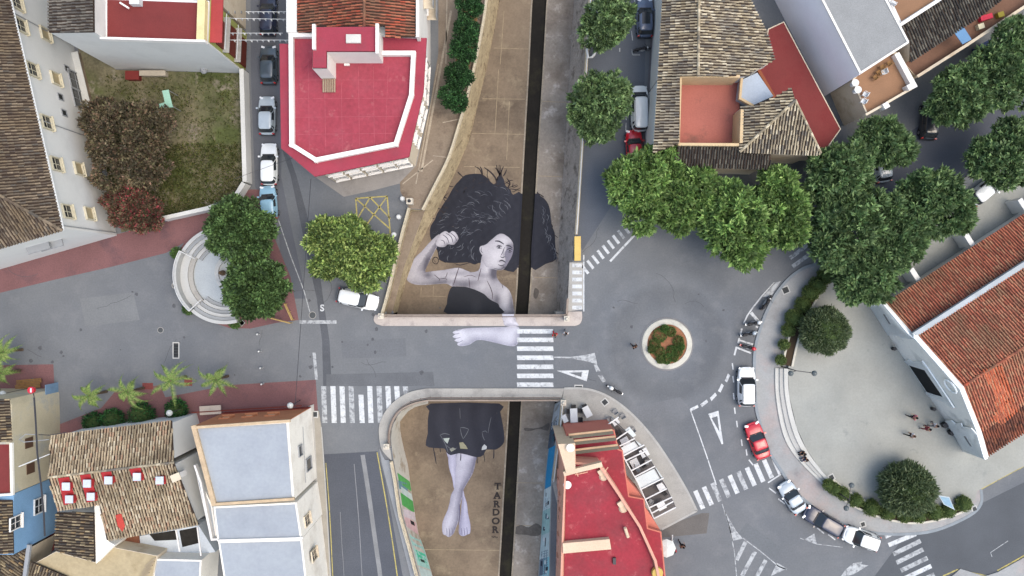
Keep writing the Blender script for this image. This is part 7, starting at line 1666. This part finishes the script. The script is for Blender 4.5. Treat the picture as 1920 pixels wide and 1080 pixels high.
strokes('toe_lines',[([(837,990),(838,997),(838,1004)],1.0),([(842,990),(843,998),(843,1006)],1.0),([(847,989),(848,996),(848,1003)],1.0),([(851,987),(852,994)],1.0),([(865,990),(866,997),(866,1003)],1.0),([(870,990),(871,998),(871,1004)],1.0),([(875,988),(876,996),(876,1002)],1.0),([(861,945),(862,960),(860,985)],2.2)],(104,102,126),Z0+0.010)
paint('skirt',skirt,lambda x,y:(lambda k:lin(46+8*k,48+8*k,58+8*k))(0.5+0.5*math.sin(x*0.16+math.sin(y*0.05))),Z0+0.009,4.5,n=2)
for pts,c in (([(831,822),(843,821),(839,832),(834,827)],(176,186,180)),([(843,842),(849,839),(855,842),(846,847)],(150,152,140)),([(861,830),(868,829),(874,836),(877,842),(863,841)],(150,148,124)),([(904,838),(908,833),(913,837),(912,842),(903,844)],(190,194,196))): paint('skirt_hole',pts,lambda x,y,c=c:lin(*c),Z0+0.013,2.0,False)
strokes('skirt_seams',[([(826,815),(834,813),(843,815)],1.2),([(825,815),(832,827),(837,838),(840,848)],1.1),([(863,802),(871,802),(879,805)],1.2),([(863,803),(865,814),(868,822)],1.1),([(879,805),(874,815),(868,823)],1.1),([(904,810),(910,808),(913,811)],1.1),([(904,811),(906,820),(909,826)],1.0),([(915,812),(918,795),(921,782)],0.9),([(837,835),(847,842),(857,840)],1.0),([(862,765),(863,785)],0.8)],(110,114,120),Z0+0.015)
strokes('paint_drips',[([(812,838),(815,852),(818,870)],2.0),([(825,840),(826,848)],1.6),([(864,850),(864,858),(863,864)],1.8),([(894,855),(895,869)],1.8),([(907,850),(909,866)],1.4),([(926,842),(926,855),(925,860)],2.2)],(46,46,54),Z0+0.012)
title=M('title_paint',lin(52,46,44),0.85,var=0.15,scale=6)
lw_=thing('painted_title','word TARDOR painted in black letters down the canal floor','lettering',P(931,955,DEP))
for ch,x,y in zip('TARDOR',(933,932,931,930,929.5,928.5),(912,929.5,945.5,961,977.5,993.5)):
    q=P(x,y,Z0); s_=(H-DEP)/F; text_obj('letter',ch,(q.x,q.y,Z0),0.98,title,lw_,offset=0.04,sx=1.1)
    mb=MB()
    for (sx,sy) in {'T':((0,-1),(-0.9,0.5),(0.9,0.5)),'A':((-0.8,-1),(0.8,-1)),'R':((-0.7,-1),(0.8,-1),(-0.7,1)),'D':((-0.75,1),(-0.75,-1)),'O':()}[ch]: mb.box((q.x+sx*0.3,q.y+sy*0.31,Z0+0.004),(0.3,0.09,0.004))
    if mb.v: mb.build('serif',title,lw_)
mb=MB(); r_=random.Random(3)
for k in range(7): q=P(922.5+k*1.7,1007+r_.uniform(-0.8,0.8),Z0+0.002); mb.box((q.x,q.y,Z0+0.002),(0.06,0.16,0.003),r_.uniform(-0.6,0.6))
mb.build('signature',title,lw_)['kind']='stuff'
# ------------------------------------------------------------------ graffiti on the canal walls
def wall_uv(top,bot,off):
    T_=resample(W(top),200); B_=resample([XY(p[0],p[1],DEP) for p in bot],200)
    def f(s,t):
        i=min(max(s,0),1)*199; a=int(min(i,198)); u=i-a
        p=Vector((T_[a][0]*(1-u)+T_[a+1][0]*u,T_[a][1]*(1-u)+T_[a+1][1]*u,0)); q=Vector((B_[a][0]*(1-u)+B_[a+1][0]*u,B_[a][1]*(1-u)+B_[a+1][1]*u,DEP))
        r=p.lerp(q,t); h_=Vector((q.x-p.x,q.y-p.y,0)); 
        return r+(h_.normalized() if h_.length>1e-6 else Vector((0,0,0)))*0.03+Vector((0,0,0.03))
    def s_of_y(y):
        best=min(range(200),key=lambda k:abs((540-T_[k][1]*F/H)-y)+ (0 if k>60 or top is LR_top else 500)); return best/199
    return f,s_of_y
grm=MV('graffiti_paint',var=0.15,scale=1.5,worn=lin(190,184,172),wlo=0.6,whi=0.75)
def gpatch(par,f,s0,s1,t0,t1,c,skew=0.0,name='graffiti',lift=0.0):
    V=[];Fc=[];n=10;m=4
    for i in range(n+1):
        for j in range(m+1):
            t=t0+(t1-t0)*j/m; V.append(f(s0+(s1-s0)*i/n+skew*(t-0.5),t)+Vector((0,0,lift)))
    for i in range(n):
        for j in range(m): Fc.append((i*(m+1)+j,(i+1)*(m+1)+j,(i+1)*(m+1)+j+1,i*(m+1)+j+1))
    return obj(name,V,Fc,grm,par,cols=[lin(*c)]*len(V))
fl,sl=wall_uv(LL_top,LL_bot,0); fr_w,sr=wall_uv(LR_top,LR_bot,0)
for y0,y1,t0,t1,c,sk in ((888,908,0.1,0.98,(96,176,98),0.02),(900,914,0.05,0.7,(110,150,160),0.0),(912,926,0.2,0.98,(206,222,216),0.02),(926,950,0.1,0.98,(88,172,92),0.02),(952,968,0.1,0.98,(222,210,214),0.0),(968,990,0.05,0.95,(226,190,190),0.02),(1000,1060,0.08,0.98,(176,222,212),0.01),(1030,1052,0.2,0.9,(86,206,166),0.02),(1062,1120,0.1,0.98,(206,226,222),0.01)):
    gpatch(bank4,fl,sl(y0),sl(y1),t0,t1,c,sk)
for y0,y1,t0,t1,c in ((970,978,0.5,0.8,(40,40,44)),(996,1002,0.4,0.8,(48,46,44)),(1018,1028,0.3,0.5,(36,60,60)),(1044,1050,0.4,0.7,(36,64,56))): gpatch(bank4,fl,sl(y0),sl(y1),t0,t1,c,0.01,lift=0.008)
for y0,y1,t0,t1,c in ((752,800,0.05,0.9,(206,216,226)),(785,835,0.2,0.98,(84,98,116)),(800,826,0.1,0.5,(60,70,84)),(836,912,0.1,0.85,(44,150,206)),(912,952,0.1,0.95,(212,226,230)),(930,960,0.4,0.9,(120,160,180)),(952,1000,0.1,0.98,(170,206,206)),(1000,1045,0.1,0.98,(196,216,222)),(1030,1075,0.2,0.9,(112,128,148)),(1045,1080,0.05,0.6,(150,206,220)),(1075,1130,0.1,0.95,(180,206,214))): gpatch(bank5,fr_w,sr(y0),sr(y1),t0,t1,c,0.01)
r_=random.Random(9)
for k in range(26):
    y0=r_.choice((790,800,810,820,920,935,945,965,985,1010,1025,1040,1055,1065)); y0+=r_.uniform(-5,5); t0=r_.uniform(0.15,0.7); gpatch(bank5,fr_w,sr(y0),sr(y0+r_.uniform(3,9)),t0,t0+r_.uniform(0.08,0.22),r_.choice(((46,54,70),(60,110,130),(226,232,236),(40,44,54))),r_.uniform(-0.02,0.02),lift=0.008)

wet=M('wet_stain',lin(92,86,80),0.6,var=0.3,scale=1.2,fine=0.2)
r_=random.Random(4)
for pts in ([(984,803),(1000,804),(1018,800),(1028,792),(1030,800),(1026,808),(1012,805),(996,807),(984,807)],[(966,990),(978,984),(990,988),(1004,982),(1015,988),(1013,1003),(1000,1006),(985,1002),(966,1001)],[(1002,540),(1010,545),(1006,560),(1000,556)]):
    q=[(x+r_.uniform(-1,1),y+r_.uniform(-1,1)) for x,y in pts]; sheet('wet_stain',Wd(smoothed(q,True,3)),DEP+0.005,wet,kind='structure')
